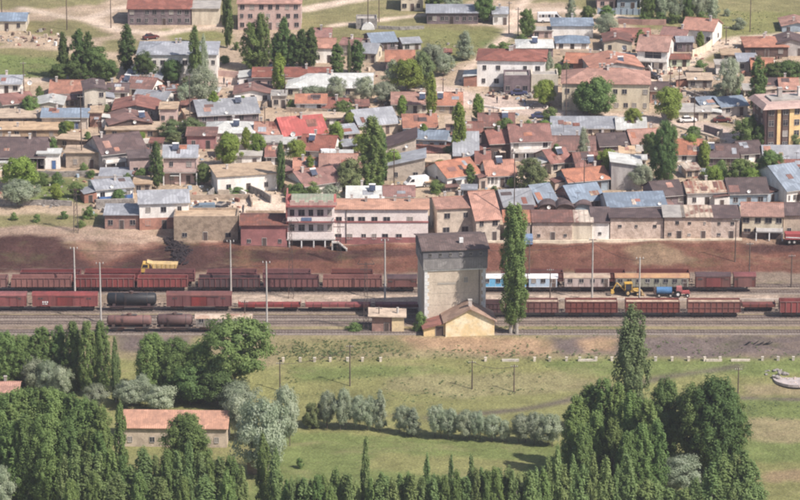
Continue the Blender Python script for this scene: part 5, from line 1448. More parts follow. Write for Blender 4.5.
for x, yt in ((548, 456), (556, 442), (563, 464), (572, 456), (582, 462), (592, 452), (604, 458), (616, 462), (626, 454), (704, 470), (694, 476), (712, 462), (722, 456), (733, 452), (742, 450), (750, 462), (684, 486), (668, 488), (656, 482), (646, 478), (636, 484), (726, 474), (740, 474), (700, 484), (716, 482), (750, 480)):
    T('young_poplar', x, 548, yt, 19 if x > 640 else 15, 'young poplar in the thicket in front of the dark clump', gq)

# ------------------------------------------------------------------ scrub on the slope below the yard
def scrub():
    g = np.random.default_rng(5)
    cs = []
    for x0, x1, y0, y1, n in ((275, 400, 340, 357, 150), (400, 560, 345, 357, 60), (20, 120, 184, 200, 60), (560, 800, 340, 355, 60), (330, 372, 320, 325, 10), (480, 640, 322, 333, 50), (430, 520, 36, 66, 60), (0, 60, 56, 76, 50), (740, 800, 400, 418, 40), (280, 560, 362, 400, 70), (640, 800, 12, 34, 50)):
        for _ in range(n):
            q = P(g.uniform(x0, x1), g.uniform(y0, y1))
            for _k in range(int(g.integers(1, 7))): cs.append((q.x + g.normal() * 1.1, q.y + g.normal() * 1.6, q.z + .02))
    c = np.array(cs); r = .12 + .42 * g.random(len(c)) ** 2
    me = leaves_mesh(c, r, 26000, .13, .5, 9)
    me.materials.append(LF['olive'])
    o = link('scrub_grass', me); tag(o, 'low grey-green scrub and tall grass on slopes', None, None, 'stuff')
scrub()

# ------------------------------------------------------------------ railway
ROWY = {'A0': 286.5, 'A': 292.0, 'B': 311.3, 'B2': 317.6, 'B3': 323.5, 'C': 332.3}
def track(key):
    p = P(400, ROWY[key]); y0 = p.y
    b = MB(); b.prism([(y0 - 1.9, .0), (y0 - 1.35, .16), (y0 + 1.35, .16), (y0 + 1.9, .0)], -190, 190, 'x')
    o = b.build('railway_track', M_bal); tag(o, None, None, None, 'structure')
    b = MB()
    for i in range(-300, 300):
        b.box(i * .63 - .12, i * .63 + .12, y0 - 1.25, y0 + 1.25, .12, .22)
    b.build('sleepers', mat('old_sleeper_wood', (.19, .145, .115), (.12, .09, .075), vary=0), o)
    b = MB()
    for s_ in (-.75, .75):
        b.box(-190, 190, y0 + s_ - .04, y0 + s_ + .04, .224, .36)
    b.build('rails', M_rail, o)
    return y0
M_bal = mat('track_ballast', (.25, .195, .15), (.17, .13, .105), 1.5, bump=.8, fine=8, vary=0)
TY = {k: track(k) for k in ROWY}
RZ = .36   # rail head

def bogie_mesh():
    b = MB()
    for s_ in (-.95, .95):
        b.prism([(-1.5, .55), (-1.2, .95), (1.2, .95), (1.5, .55), (.5, .45), (-.5, .45)], s_ - .07, s_ + .07, 'y')
    b.box(-.25, .25, -.9, .9, .5, .85)
    return b.mesh('bogie', M_steel)
def wheel_mesh():
    b = MB()
    for s_ in (-.75, .75):
        b.tube((0, s_ - .07, .46), (0, s_ + .07, .46), .46, n=14)
    b.tube((0, -.75, .46), (0, .75, .46), .08)
    return b.mesh('wheelset', M_black)
BOG, WHL = bogie_mesh(), wheel_mesh()
def running_gear(t, L):
    for s_ in (-1, 1):
        o = link('bogie', BOG, t, (s_ * (L / 2 - 2.3), 0, 0))
        for q in (-.95, .95):
            link('wheelset', WHL, o, (q, 0, 0))
    b = MB()
    b.box(-L / 2 + .2, L / 2 - .2, -.35, .35, .85, 1.12)
    for s_ in (-1, 1):
        for y in (-.85, .85):
            b.tube((s_ * (L / 2 - .05), y, 1.0), (s_ * (L / 2 + .4), y, 1.0), .09); b.tube((s_ * (L / 2 + .4), y, 1.0), (s_ * (L / 2 + .5), y, 1.0), .22, n=10)
    b.build('underframe', M_steel, t)
PW = {}
def paint(name, c, c2=None):
    if name not in PW: PW[name] = mat(name, c, c2, .5, rough=.6, vary=.15, streak=True, lo=.4, hi=.65)
    return PW[name]
C_red = lambda: paint('red_oxide_paint', (0.246, 0.040, 0.036), (0.148, 0.036, 0.032))
C_maroon = lambda: paint('dull_maroon_paint', (0.197, 0.043, 0.042), (0.131, 0.036, 0.035))
C_brown = lambda: paint('brown_wagon_paint', (0.184, 0.054, 0.042), (0.123, 0.043, 0.036))
C_pink = lambda: paint('faded_pinkish_wagon_paint', (0.262, 0.122, 0.104), (0.180, 0.079, 0.072))
C_dk = lambda: paint('dark_grey_wagon_paint', (0.102, 0.047, 0.050), (0.066, 0.036, 0.040))
def wagon(x0, x1, key, label, kind, col, H=3.0, group=None, **kw):
    p0, p1 = P(x0, ROWY[key]), P(x1, ROWY[key])
    L = p1.x - p0.x; Wd = 2.7
    names = {'gondola': 'open_wagon', 'hopper': 'hopper_wagon', 'box': 'box_wagon', 'tank': 'tank_wagon', 'flat': 'flat_wagon', 'coach': 'work_coach'}
    t = thing(names[kind], label, 'tank wagon' if kind == 'tank' else 'coach' if kind == 'coach' else 'wagon', ((p0.x + p1.x) / 2, TY[key], RZ), 0, group)
    if L > 6:
        running_gear(t, L)
    l2 = L / 2 - .25
    top = H
    if kind in ('gondola', 'hopper'):
        b = MB()
        fl = 1.13; th = .09
        b.box(-l2, l2, -Wd / 2, -Wd / 2 + th, fl, top); b.box(-l2, l2, Wd / 2 - th, Wd / 2, fl, top)
        b.box(-l2, -l2 + th, -Wd / 2 + th, Wd / 2 - th, fl, top); b.box(l2 - th, l2, -Wd / 2 + th, Wd / 2 - th, fl, top)
        b.box(-l2 + th, l2 - th, -Wd / 2 + th, Wd / 2 - th, fl, fl + .1)
        b.build('body', col, t)
        b = MB(); n = max(4, int(L / kw.get('rib', 1.15)))
        for i in range(n + 1):
            x = -l2 + 2 * l2 * i / n
            for s_ in (-1, 1):
                b.box(x - .06, x + .06, s_ * (Wd / 2 + .06) - .06, s_ * (Wd / 2 + .06) + .06, fl, top - .05)
        for s_ in (-1, 1):
            b.box(-l2, l2, s_ * (Wd / 2 + .05) - .07, s_ * (Wd / 2 + .05) + .07, top, top + .12)
            if kind == 'gondola': b.box(-l2, l2, s_ * (Wd / 2 + .16) - .03, s_ * (Wd / 2 + .16) + .03, (fl + top) / 2, (fl + top) / 2 + .1)
        b.build('ribs', kw.get('ribc', col), t)
        if kw.get('load'):
            b = MB(); b.prism([(-Wd / 2 + .1, top - .4), (0, top + .1), (Wd / 2 - .1, top - .4), (Wd / 2 - .1, fl + .12), (-Wd / 2 + .1, fl + .12)], -l2 + .15, l2 - .15, 'x'); b.build('load', W['mud'], t)
    elif kind == 'box':
        b = MB(); b.box(-l2, l2, -Wd / 2, Wd / 2, 1.13, top); b.build('body', col, t)
        b = MB()
        pts = [(Wd / 2 * 1.03 * math.cos(a), top + .01 + .5 * math.sin(a)) for a in np.linspace(0, math.pi, 9)]
        b.prism(pts, -l2 - .1, l2 + .1, 'x'); b.build('roof', kw.get('roof', col), t)
        for s_ in (-1,):
            b = MB(); b.box(-1.5, 1.5, s_ * Wd / 2 - .09, s_ * Wd / 2 - .003, 1.2, top - .2); dd = b.build('sliding_door', kw.get('doorc', col), t)
            b = MB(); b.box(-1.6, 4.2 if L > 11 else 2.6, s_ * Wd / 2 - .14, s_ * Wd / 2 - .093, top - .18, top - .1); b.build('door_rail', M_steel, dd)
        b = MB(); n = int(L / 1.6)
        for i in range(n + 1):
            x = -l2 + .06 + (2 * l2 - .12) * i / n
            if abs(x) > 1.6: b.box(x - .05, x + .05, -Wd / 2 - .06, -Wd / 2 - .003, 1.15, top - .05)
        b.build('ribs', col, t)
        for x in (-.36, .36):
            b = MB(); b.box(-.45, .45, -.05, 0, 0, .35); o = b.build('vent_hatch', M_steel, t); o.location = (x * L, -Wd / 2 - .003, top - .7)
        if kw.get('marks'):
            b = MB()
            for i in range(3):
                b.box(i * .55, i * .55 + .3, -.02, 0, 0, .45); b.box(i * .55 + .3, i * .55 + .42, -.02, 0, .2, .3)
            b.box(0, .4, -.02, 0, -.45, -.25); b.box(.6, 1.3, -.02, 0, -.45, -.25)
            o = b.build('painted_marks', M_whitep, t); o.scale = (.8, 1, .75); o.location = (-L * .33, -Wd / 2 - .065, 1.9)
    elif kind == 'tank':
        rad = kw.get('rad', 1.25); zc = 1.2 + rad
        b = MB(); n = 20; vs_ = []; fs = []
        xs_ = [-l2, -l2 + .12, -l2 + .4, l2 - .4, l2 - .12, l2]; rs = [.35, .8, 1, 1, .8, .35]
        for x, r_ in zip(xs_, rs):
            for i in range(n):
                a = 2 * math.pi * i / n; vs_.append((x, rad * r_ * math.cos(a), zc + rad * r_ * math.sin(a)))
        for k in range(5):
            for i in range(n):
                fs.append((k * n + i, k * n + (i + 1) % n, (k + 1) * n + (i + 1) % n, (k + 1) * n + i))
        fs += [tuple(range(n))[::-1], tuple(range(5 * n, 6 * n))]
        b.add(vs_, fs); o = b.build('tank', col, t, smooth=True)
        b = MB(); b.tube((0, 0, zc + rad - .1), (0, 0, zc + rad + .35), .45, n=12); b.build('dome', M_steel, o)
        b = MB()
        for x in (-.3, .3): b.tube((x * L - .06, 0, zc), (x * L + .06, 0, zc), rad + .035, n=20)
        b.build('bands', M_steel, o)
        b = MB(); b.box(-1.6, 1.6, -.4, .4, zc + rad + .05, zc + rad + .1)
        for x in (-1.4, -1.15): b.box(x - .03, x + .03, -rad - .1, -rad - .04, 1.1, zc + rad)
        b.build('walkway', M_steel, t)
        b = MB()
        for s_ in (-1, 1): b.box(s_ * l2 * .7 - .3, s_ * l2 * .7 + .3, -1.1, 1.1, 1.13, 1.55)
        b.box(-l2 * .9, l2 * .9, -1.2, -1.05, .9, 1.1)
        b.build('saddles', kw.get('frame', M_steel), t)
    elif kind == 'flat':
        b = MB(); b.box(-l2, l2, -Wd / 2, Wd / 2, 1.13, 1.3); b.box(-l2, l2, -Wd / 2 - .03, -Wd / 2 + .05, .95, 1.55)
        b.box(-l2, -l2 + .08, -Wd / 2 + .05, Wd / 2, 1.3, 1.75); b.box(l2 - .08, l2, -Wd / 2 + .05, Wd / 2, 1.3, 1.75)
        b.build('deck', col, t)
        b = MB(); n = int(L / 1.7)
        for i in range(n + 1):
            x = -l2 + .05 + (2 * l2 - .1) * i / n; b.box(x - .05, x + .05, -Wd / 2 - .09, -Wd / 2 - .033, 1.0, 1.85)
        b.build('stanchions', M_steel, t)
    elif kind == 'coach':
        b = MB(); b.box(-l2, l2, -Wd / 2, Wd / 2, 1.13, top); b.build('body', col, t)
        b = MB()
        pts = [(Wd / 2 * 1.06 * math.cos(a), top + .01 + .55 * math.sin(a)) for a in np.linspace(0, math.pi, 9)]
        b.prism(pts, -l2 - .2, l2 + .2, 'x'); b.build('roof', kw.get('roof', M_whitep), t)
        n = kw.get('nw', 4)
        for i in range(n):
            x = -l2 + 2 * l2 * (i + .5) / n
            link('window', win_mesh(.9, .8), t, (x, -Wd / 2 - .003, 2.1))
        b = MB()
        for i in range(int(L / 1.3)):
            x = -l2 + .3 + i * 1.3; b.box(x, x + .05, -Wd / 2 - .03, -Wd / 2 - .003, 1.2, 2.0)
        b.box(-l2, l2, -Wd / 2 - .05, -Wd / 2 - .003, 1.13, 1.2)
        b.build('trim', kw.get('trim', M_steel), t)
        link('door', win_mesh(.8, 1.8, True), t, (l2 - .7, -Wd / 2 - .003, 1.15))
    return t
# back tracks
gA = 'wagons on the track nearest the red earth'
wagon(-18, 9, 'A', 'pale brownish wagon cut by the left edge on the far track', 'hopper', C_pink(), 3.0, gA)
wagon(11, 73, 'A', 'ribbed faded pinkish open wagon behind the first red box wagons', 'hopper', C_pink(), 3.0, gA)
wagon(75, 136, 'A', 'ribbed dull red open wagon just left of the second concrete mast', 'hopper', C_red(), 3.0, gA, ribc=C_pink())
wagon(137, 189, 'A', 'bright red open wagon with white-topped ribs under the yellow dump truck', 'hopper', C_red(), 3.0, gA, ribc=C_pink())
wagon(198, 261, 'A', 'dark grey ribbed wagon right of the bright red one on the far track', 'hopper', C_dk(), 3.0, gA, ribc=C_maroon())
wagon(263, 320, 'A', 'purplish red ribbed wagon on the far track behind a concrete mast', 'hopper', C_maroon(), 3.0, gA, ribc=C_dk())
wagon(322, 383, 'A', 'faded pinkish ribbed wagon left of the white mast by the tower', 'hopper', C_pink(), 3.0, gA)
wagon(386, 418, 'A', 'plain brown box wagon disappearing behind the water tower', 'box', C_brown(), 2.9, gA, roof=C_dk())
gZ = 'low wagons on the hindmost track'
for x0, x1, l in ((20, 82, 'hindmost low wagon behind the faded pinkish one at the left'), (84, 142, 'hindmost low wagon behind the dull red one'), (144, 196, 'hindmost low wagon right below the yellow dump truck'), (206, 258, 'hindmost low wagon behind the dark grey one'), (262, 312, 'hindmost low wagon behind the purplish red one'), (330, 374, 'hindmost low wagon behind the pinkish one near the tower'), (574, 626, 'hindmost wagon with thin dark top behind the beige coach'), (636, 690, 'hindmost wagon with thin dark top behind the orange-roofed coach'), (500, 564, 'hindmost wagon with thin dark top behind the blue coaches')):
    wagon(x0, x1, 'A0', l, 'gondola', C_maroon() if x0 < 300 else C_brown(), 3.05, gZ)
gC = 'old coaches beside the dirt platform'
wagon(480, 527, 'A', 'bright blue work coach with white roof left of the giant poplar', 'coach', paint('bright_blue_paint', (.03, .33, .62), (.06, .36, .60)), 3.0, gC, nw=4, trim=M_whitep)
wagon(527.5, 558, 'A', 'pale blue work coach with white roof right of the giant poplar', 'coach', paint('pale_blue_paint', (.34, .47, .62), (.40, .48, .58)), 3.0, gC, nw=3, trim=M_whitep)
wagon(563, 610, 'A', 'faded pinkish beige coach with peeling roof', 'coach', paint('faded_beige_paint', (.46, .36, .33), (.34, .24, .22)), 3.1, gC, nw=4, roof=paint('peeling_roof_paint', (.46, .34, .22), (.30, .18, .13)))
wagon(614, 689, 'A', 'long greenish coach with orange-brown roof behind the yellow loader', 'coach', paint('faded_green_paint', (.30, .30, .23), (.22, .20, .17)), 3.1, gC, nw=8, roof=paint('orange_roof_paint', (.46, .27, .13), (.34, .18, .11)))
wagon(694, 731, 'A', 'brown box wagon next to the orange-roofed coach', 'box', C_brown(), 3.4, gC, roof=C_dk(), doorc=C_maroon())
wagon(732, 756, 'A', 'short brown box wagon at the end of the dirt platform', 'box', C_brown(), 3.4, gC, roof=C_maroon())
# second row
gB = 'wagons on the near goods track'
wagon(-30, 28, 'B', 'red box wagon cut by the left edge', 'box', C_red(), 3.35, gB)
wagon(32, 99, 'B', 'red box wagon with white painted marks left of the black tank wagon', 'box', C_red(), 3.35, gB, marks=True)
wagon(106, 158, 'B', 'black tank wagon between two red box wagons', 'tank', M_black, 3.4, gB, rad=1.22, frame=C_dk())
wagon(166, 233, 'B', 'brownish red box wagon right of the black tank wagon', 'box', C_maroon(), 3.4, gB, roof=C_brown(), doorc=C_red())
wagon(237, 302, 'B', 'low red flat wagon next to the brownish red box wagon', 'flat', C_red(), 1.5, gB)
wagon(304, 372, 'B', 'low red flat wagon in the middle of the flat pair', 'flat', C_red(), 1.5, gB)
wagon(374, 440, 'B', 'low red flat wagon ending behind the water tower', 'flat', C_maroon(), 1.5, gB)
wagon(740, 776, 'B', 'low brown flat wagon behind the last hopper wagons', 'flat', C_brown(), 1.5, gB)
wagon(778, 832, 'B2', 'red ribbed wagon cut by the right edge', 'hopper', C_red(), 3.4, gB, ribc=C_pink())
gD = 'loaded brown wagons right of the water tower'
wagon(484, 503, 'B2', 'dark short wagon glimpsed between water tower and giant poplar', 'gondola', C_dk(), 3.0, gD)
wagon(504, 559, 'B2', 'brown open wagon passing behind the giant poplar', 'gondola', C_brown(), 3.35, gD, load=True)
wagon(564, 618, 'B2', 'brown open wagon with sloped ends right of the giant poplar', 'gondola', C_brown(), 3.35, gD, load=True)
wagon(624, 680, 'B2', 'brown open wagon just right of the pale-green poplar tip', 'gondola', C_brown(), 3.35, gD, load=True)
wagon(686, 741, 'B2', 'reddish open wagon last before the gap on the near track', 'gondola', paint('reddish_wagon_paint', (0.221, 0.068, 0.050), (0.164, 0.054, 0.043)), 3.35, gD, load=True)
# third row, left
gE = 'old tank wagons and coach above the poplars'
wagon(106, 153, 'C', 'rusty brown tank wagon just below the black one', 'tank', paint('rusty_tank_paint', (0.180, 0.072, 0.058), (0.107, 0.050, 0.047)), 3.0, gE, rad=1.05)
wagon(156, 194, 'C', 'rusty tank-shaped wagon next to the old beige coach', 'tank', paint('dark_rusty_tank_paint', (0.123, 0.054, 0.050), (0.082, 0.043, 0.040)), 3.0, gE, rad=1.15)
wagon(195, 253, 'C', 'old dirty beige coach with rusty roof above the spreading tree', 'coach', paint('dirty_beige_paint', (.30, .26, .23), (.20, .17, .16)), 2.9, gE, nw=5, roof=paint('rust_spotted_roof_paint', (.50, .40, .30), (.32, .17, .11)))

# platform edge
b = MB(); q0, q1 = P(560, 300.5), P(1000, 300.5)
b.box(q0.x, q1.x, q0.y - .5, q0.y, -.3, .45); o = b.build('platform_edge', mat('edge_stone', (.48, .40, .33), (.34, .27, .22), vary=0)); tag(o, 'pale stone edge of the dirt platform', None, None, 'structure')

# ------------------------------------------------------------------ masts and poles
def pole(px, yb, yt, label, kind='concrete', group=None, lamp=True):
    p = P(px, yb); s = S(p); h = (yb - yt) / s / CP
    t = thing('light_mast' if kind == 'concrete' else 'lattice_mast' if kind == 'lattice' else 'utility_pole', label, 'mast' if kind != 'wood' else 'pole', p, 0, group)
    b = MB()
    if kind == 'concrete':
        b.tube((0, 0, -.6), (0, 0, h), .21, .14, 10); b.build('pole', M_conc, t)
        b = MB(); b.box(-.8, .8, -.06, .06, h - .25, h - .13)
        b.build('crossarm', M_steel, t)
        for x in (-.7, 0, .7):
            b = MB(); b.tube((x, 0, h - .12), (x, 0, h + .22), .07, .05, 6); b.build('insulator', M_whitep, t)
    elif kind == 'lattice':
        w0, w1 = .55, .2; n = int(h / 1.1)
        for sx in (-1, 1):
            for sy in (-1, 1):
                b.tube((sx * w0, sy * w0, -.5), (sx * w1, sy * w1, h), .05, .04, 4)
        for i in range(n):
            za, zb = h * i / n, h * (i + 1) / n
            wa, wb = w0 + (w1 - w0) * i / n, w0 + (w1 - w0) * (i + 1) / n
            for sy in (-1, 1):
                b.tube((-wa, sy * wa, za), (wb, sy * wb, zb), .025, n=4); b.tube((wa, sy * wa, za), (-wb, sy * wb, zb), .025, n=4)
            for sx in (-1, 1):
                b.tube((sx * wa, -wa, za), (sx * wb, wb, zb), .025, n=4)
        b.build('lattice_tower', M_steel, t)
        b = MB(); b.box(-1.7, 1.7, -.06, .06, h - .5, h - .38); b.box(-1.2, 1.2, -.06, .06, h - 1.6, h - 1.48)
        b.tube((-1.7, 0, h - .4), (-1.2, 0, h + .4), .06, n=5); b.tube((1.7, 0, h - .4), (1.2, 0, h + .4), .06, n=5); b.build('crossarm', M_steel, t)
    else:
        b.tube((0, 0, -.6), (0, 0, h), .14, .09, 8); b.build('pole', M_wood, t)
        b = MB(); b.box(-.7, .7, -.05, .05, h - .55, h - .45); b.build('crossarm', M_wood, t)
        for x in (-.6, -.2, .2, .6):
            b = MB(); b.tube((x, 0, h - .45), (x, 0, h - .25), .05, .04, 6); b.build('insulator', M_whitep, t)
    return t
gl = 'pale concrete masts in the rail yard'
for x, yb, yt, l in ((75, 294, 248, 'concrete mast standing before the dull red open wagon'), (101, 322, 263, 'concrete mast at the left end of the black tank wagon'), (231, 294, 241, 'tall concrete mast at the end of the brownish red box wagon'), (267, 330, 262, 'tallest concrete mast, right of the spreading tree'), (385, 300, 240, 'white concrete mast left of the water tower'), (592, 300, 239, 'thin concrete mast in front of the beige coach'), (639, 312, 258, 'concrete mast right of the yellow loader'), (484, 296, 246, 'thin mast just right of the water tower')):
    pole(x, yb, yt, l, 'concrete', gl)
for x, yb, yt, l in ((366, 331, 262, 'dark lattice mast with forked arms left of the lineside hut'), (291, 298, 220, 'dark lattice mast in front of the crenellated house'), (339, 262, 220, 'thin lattice mast before the long pinkish block'), (76, 232, 188, 'lattice mast at the left bank above the first concrete mast')):
    pole(x, yb, yt, l, 'lattice', 'dark lattice masts')
for x, yb, yt, l in ((280, 391, 361, 'wooden pole in the meadow beside the silver willow'), (350, 386, 344, 'wooden pole in the meadow before the scrub slope'), (472, 389, 360, 'wooden pole in the meadow below the water tower sheds'), (514, 392, 364, 'wooden pole in the meadow right below the giant poplar'), (738, 393, 367, 'wooden pole in the open field right of the dark clump'),
    (379, 331, 306, 'short pole at the lineside hut'), (245, 330, 300, 'thin pole behind the old beige coach'), (529, 292, 240, 'slender dark pole in front of the faded pinkish coach'), (550, 300, 268, 'slender pole in front of the pale blue coach'), (735, 262, 218, 'wooden pole on the red earth below the red-roofed porch house'), (749, 284, 242, 'wooden pole above the short brown box wagon'), (791, 288, 254, 'wooden pole at the right end of the red earth'),
    (67, 30, -8, 'wooden pole on the far left road fork'), (2, 22, -6, 'wooden pole above the blue-grey roofed shed'), (111, 28, -4, 'wooden pole at the upper left road'), (379, 22, -6, 'wooden pole on the open slope by the white tent'), (368, 30, -6, 'pole behind the white tent'), (24, 92, 62, 'pole with flag-like top over the left zinc roof'), (82, 166, 96, 'tall pole in front of the adobe house'), (99, 138, 120, 'short pole at the adobe row'), (190, 124, 74, 'tall pole beside the narrow pink house'), (285, 106, 74, 'pole by the beige box-shaped hut'), (265, 138, 106, 'slender pole in front of the long zinc hall'),
    (443, 100, 78, 'pole on the paved square by the lane'), (461, 104, 88, 'short pole in the middle of the square'), (566, 116, 60, 'tall pole at the left end of the long orange roof'), (509, 34, 2, 'pole beside the diagonal lane at the top'), (518, 36, 8, 'pole between lane and dark green tree'), (694, 130, 90, 'pole at the sloping street'), (679, 92, 68, 'pole by the curving path, first'), (670, 96, 66, 'pole by the curving path, taller'), (726, 44, 26, 'pole on the road above the rubble walls'), (750, 32, -2, 'pole alone on the green slope'), (514, 240, 152, 'very tall pole before the glazed veranda'), (584, 196, 158, 'pole with lamp in front of the orange roof with dark gable'), (394, 186, 150, 'thin pole on the flat-fronted beige house corner')):
    pole(x, yb, yt, l, 'wood', 'wooden poles')

def cable(a, c, z, label):
    p, q = P(*a), P(*c)
    t = thing('overhead_cable', label, 'cable', p)
    b = MB(); n = 12; prev = None
    for i in range(n + 1):
        f = i / n
        v = Vector(((q.x - p.x) * f, (q.y - p.y) * f, (z[0] + (z[1] - z[0]) * f) + (q.z - p.z) * f - 1.6 * 4 * f * (1 - f) * .5))
        if prev is not None: b.tube(prev, v, .045, n=4)
        prev = v
    b.build('wire', M_steel, t)
for a, c, z, l in (((75, 294), (231, 294), (9.6, 11), 'cable sagging between the two concrete masts at the left of the far tracks'), ((231, 294), (385, 300), (11, 12.4), 'cable sagging from the mast by the brownish red wagon to the white mast'), ((101, 322), (267, 330), (12, 13.8), 'cable sagging between the tank wagon mast and the tallest mast'),
                   ((484, 296), (592, 300), (10, 12.5), 'cable sagging behind the giant poplar'), ((592, 300), (639, 312), (12.5, 11), 'short cable over the yellow loader'), ((-30, 322), (101, 322), (12, 12), 'cable from the left edge to the tank wagon mast'), ((82, 166), (190, 124), (14, 11), 'wire from the adobe house pole to the pink house pole'), ((514, 240), (584, 196), (18, 8), 'wire from the very tall pole to the lamp pole'), ((280, 391), (350, 386), (5.6, 7.8), 'wire between the two meadow poles by the silver willow'), ((472, 389), (514, 392), (5.6, 5.3), 'wire between the two meadow poles under the tower')):
    cable(a, c, z, l)

# ------------------------------------------------------------------ posts in the meadow
M_post = mat('post_limestone', (.62, .55, .45), (.44, .38, .31), 2, vary=.15)
PX = [283, 300, 315, 331, 347, 363, 380, 486, 534, 550, 566, 580, 612, 656, 672, 688, 704, 720, 763, 778, 793, 596]
for i, x in enumerate(PX):
    q = P(x + random.uniform(-.8, .8), 361.5 - (x - 283) * .002)
    t = thing('marker_post', ORD[sorted(PX).index(x)] + ' pale stone post of the broken line across the meadow, counted from its farm end', 'post', q, random.uniform(-.2, .2), 'stone posts across the meadow')
    b = MB(); b.box(-.24, .24, -.22, .22, -.4, .72); b.box(-.28, .28, -.26, .26, .72, .82); b.build('shaft', M_post, t)
for x0, x1, l in ((502, 519, 'low white wall piece in the post line left of the pale-green poplar'), (578, 595, 'low pale wall piece in the post line below the brown bank'), (706, 722, 'short low wall piece between two posts right of the poplar'), (731, 750, 'longer low white wall piece in the post line at the right')):
    wall_run(l, [(x0, 361), (x1, 361)], .38, M_post, .4, 'low_wall', 'wall')

# ------------------------------------------------------------------ vehicles
def wheel4(t, xs_, w_, r=.32, mi=None, name='wheel'):
    for x in xs_:
        for y in (-1, 1):
            b = MB(); b.tube((0, -.11, 0), (0, .11, 0), r, n=14); o = b.build(name, M_tire, t); o.location = (x, y * w_, r)
            b = MB(); b.tube((0, -.13, 0), (0, .13, 0), r * .5, n=10); b.build('rim', M_conc, o)
def vpaint(n, c): return mat(n + '_car_paint', c, tuple(x * .85 for x in c), rough=.4, vary=0, spec=.5)
def car(px, py, rz, col, label, name='parked_car', cat='car', L=4.2):
    t = thing(name, label, cat, P(px, py), R(rz))
    l = L / 2
    b = MB(); b.prism([(-l, .35), (-l, .85), (-l * .7, .98), (l * .45, .95), (l * .95, .78), (l, .4)], -.82, .82, 'y'); b.build('body', vpaint(*col), t)
    b = MB(); b.prism([(-l * .72, .985), (-l * .5, 1.4), (l * .12, 1.42), (l * .42, .965)], -.72, .72, 'y'); b.build('cabin', M_glass, t)
    b = MB(); b.prism([(-l * .52, 1.403), (-l * .48, 1.45), (l * .1, 1.46), (l * .14, 1.425)], -.7, .7, 'y'); b.build('roof', vpaint(*col), t)
    wheel4(t, (-l * .62, l * .62), .76)
    for y in (-.6, .6):
        b = MB(); b.box(l - .03, l + .02, y - .15, y + .15, .6, .75); b.build('headlight', M_whitep, t)
    return t
def van(px, py, rz, label, L=5.6, H=2.5, col=('white', (.78, .78, .78)), name='van', cat='van', nwin=0):
    t = thing(name, label, cat, P(px, py), R(rz))
    l = L / 2
    b = MB(); b.prism([(-l, .35), (-l, H - .1), (-l + .1, H), (l - 1.5, H), (l - .7, 1.5), (l - .05, 1.1), (l, .4)], -.98, .98, 'y'); b.build('body', vpaint(*col), t)
    b = MB(); b.prism([(l - 1.42, H - .1), (l - .72, 1.56), (l - .70, 1.60), (l - 1.36, H - .05)], -.85, .85, 'y'); b.build('windscreen', M_glass, t)
    for y in (-1, 1):
        b = MB(); b.prism([(l - 2.1, 1.5), (l - 2.1, H - .35), (l - 1.5, H - .35), (l - .95, 1.5)], y * 1.0 - .015, y * 1.0 + .015, 'y'); b.build('side_window', M_glass, t)
        for i in range(nwin):
            b = MB(); x = -l + .3 + i * (L - 2.6) / nwin; b.box(x, x + (L - 2.6) / nwin - .15, y * 1.0 - .015, y * 1.0 + .015, 1.5, H - .35); b.build('side_window', M_glass, t)
    wheel4(t, (-l * .6, l * .62), .88, .36)
    return t
van(416, 187, 200, 'white delivery van parked before the two-window beige house')
van(550, 22, 3, 'white minibus with a row of dark windows parked at the top', 6.6, 2.6, name='minibus', cat='minibus', nwin=5)
WC = ('white', (.78, .78, .78))
car(156, 23, 5, WC, 'white car parked before the long brown house')
car(163, 24, 5, ('navy', (.05, .06, .14)), 'dark blue car right next to the white parked car')
car(151, 39, 25, ('darkred', (.12, .03, .03)), 'dark red car on the upper left road')
car(538, 108, 10, ('black', (.03, .03, .04)), 'black car parked at the square beside the shrub')
car(540, 118, 10, ('navy', (.05, .06, .14)), 'dark blue car parked just below the black car')
car(519, 95, 4, ('navy', (.05, .06, .14)), 'dark car in the shade of the unfinished house')
car(246, 78, 10, WC, 'small white car on the school yard road')
car(653, 78, -40, ('black', (.03, .03, .04)), 'dark car beside the house with the loggia')
car(688, 122, 8, WC, 'white car in front of the low cream yard building')
car(722, 122, 4, ('darkred', (.12, .03, .03)), 'dark red car near the little blue-grey roofs')
t = van(204, 212, 186, 'blue-grey pickup van on the earth terrace behind the ruin', 5.0, 1.9, ('bluegrey', (.16, .22, .28)))
car(222, 208, 60, ('black', (.03, .03, .04)), 'small dark car next to the blue-grey van')
van(528, 243, 90, 'blue van at the foot of the giant poplar on the roadside', 4.6, 1.9, ('blue', (.10, .22, .42)))
van(331, 158, 10, 'white van under the small white-topped shed', 4.8, 2.1)
car(337, 84, 10, WC, 'white car on the lane above the pale-roofed building')

M_yel = mat('machine_yellow_paint', (.60, .37, .06), (.38, .24, .07), vary=0, rough=.5)
# dump truck above the far wagons
p = P(159, 274); t = thing('dump_truck', 'yellow dump truck driving on the red earth above the wagons', 'truck', p, R(180))
b = MB(); b.box(-3.6, 3.4, -.45, .45, .7, 1.0); b.build('chassis', M_steel, t)
b = MB(); b.prism([(-3.7, 1.3), (-4.1, 2.45), (1.3, 2.6), (2.5, 2.95), (2.5, 2.85), (1.6, 2.4), (1.2, 1.3)], -1.2, 1.2, 'y'); dbx = b.build('dump_box', M_yel, t)
b = MB()
for i in range(6): b.box(-3.6 + i * .95, -3.48 + i * .95, -1.27, -1.203, 1.2, 2.5); b.box(-3.6 + i * .95, -3.48 + i * .95, 1.203, 1.27, 1.2, 2.5)
b.build('ribs', M_yel, dbx)
b = MB(); b.prism([(2.0, .7), (2.0, 2.6), (3.4, 2.6), (3.7, 1.7), (3.8, .7)], -1.15, 1.15, 'y'); cb = b.build('cab', M_yel, t)
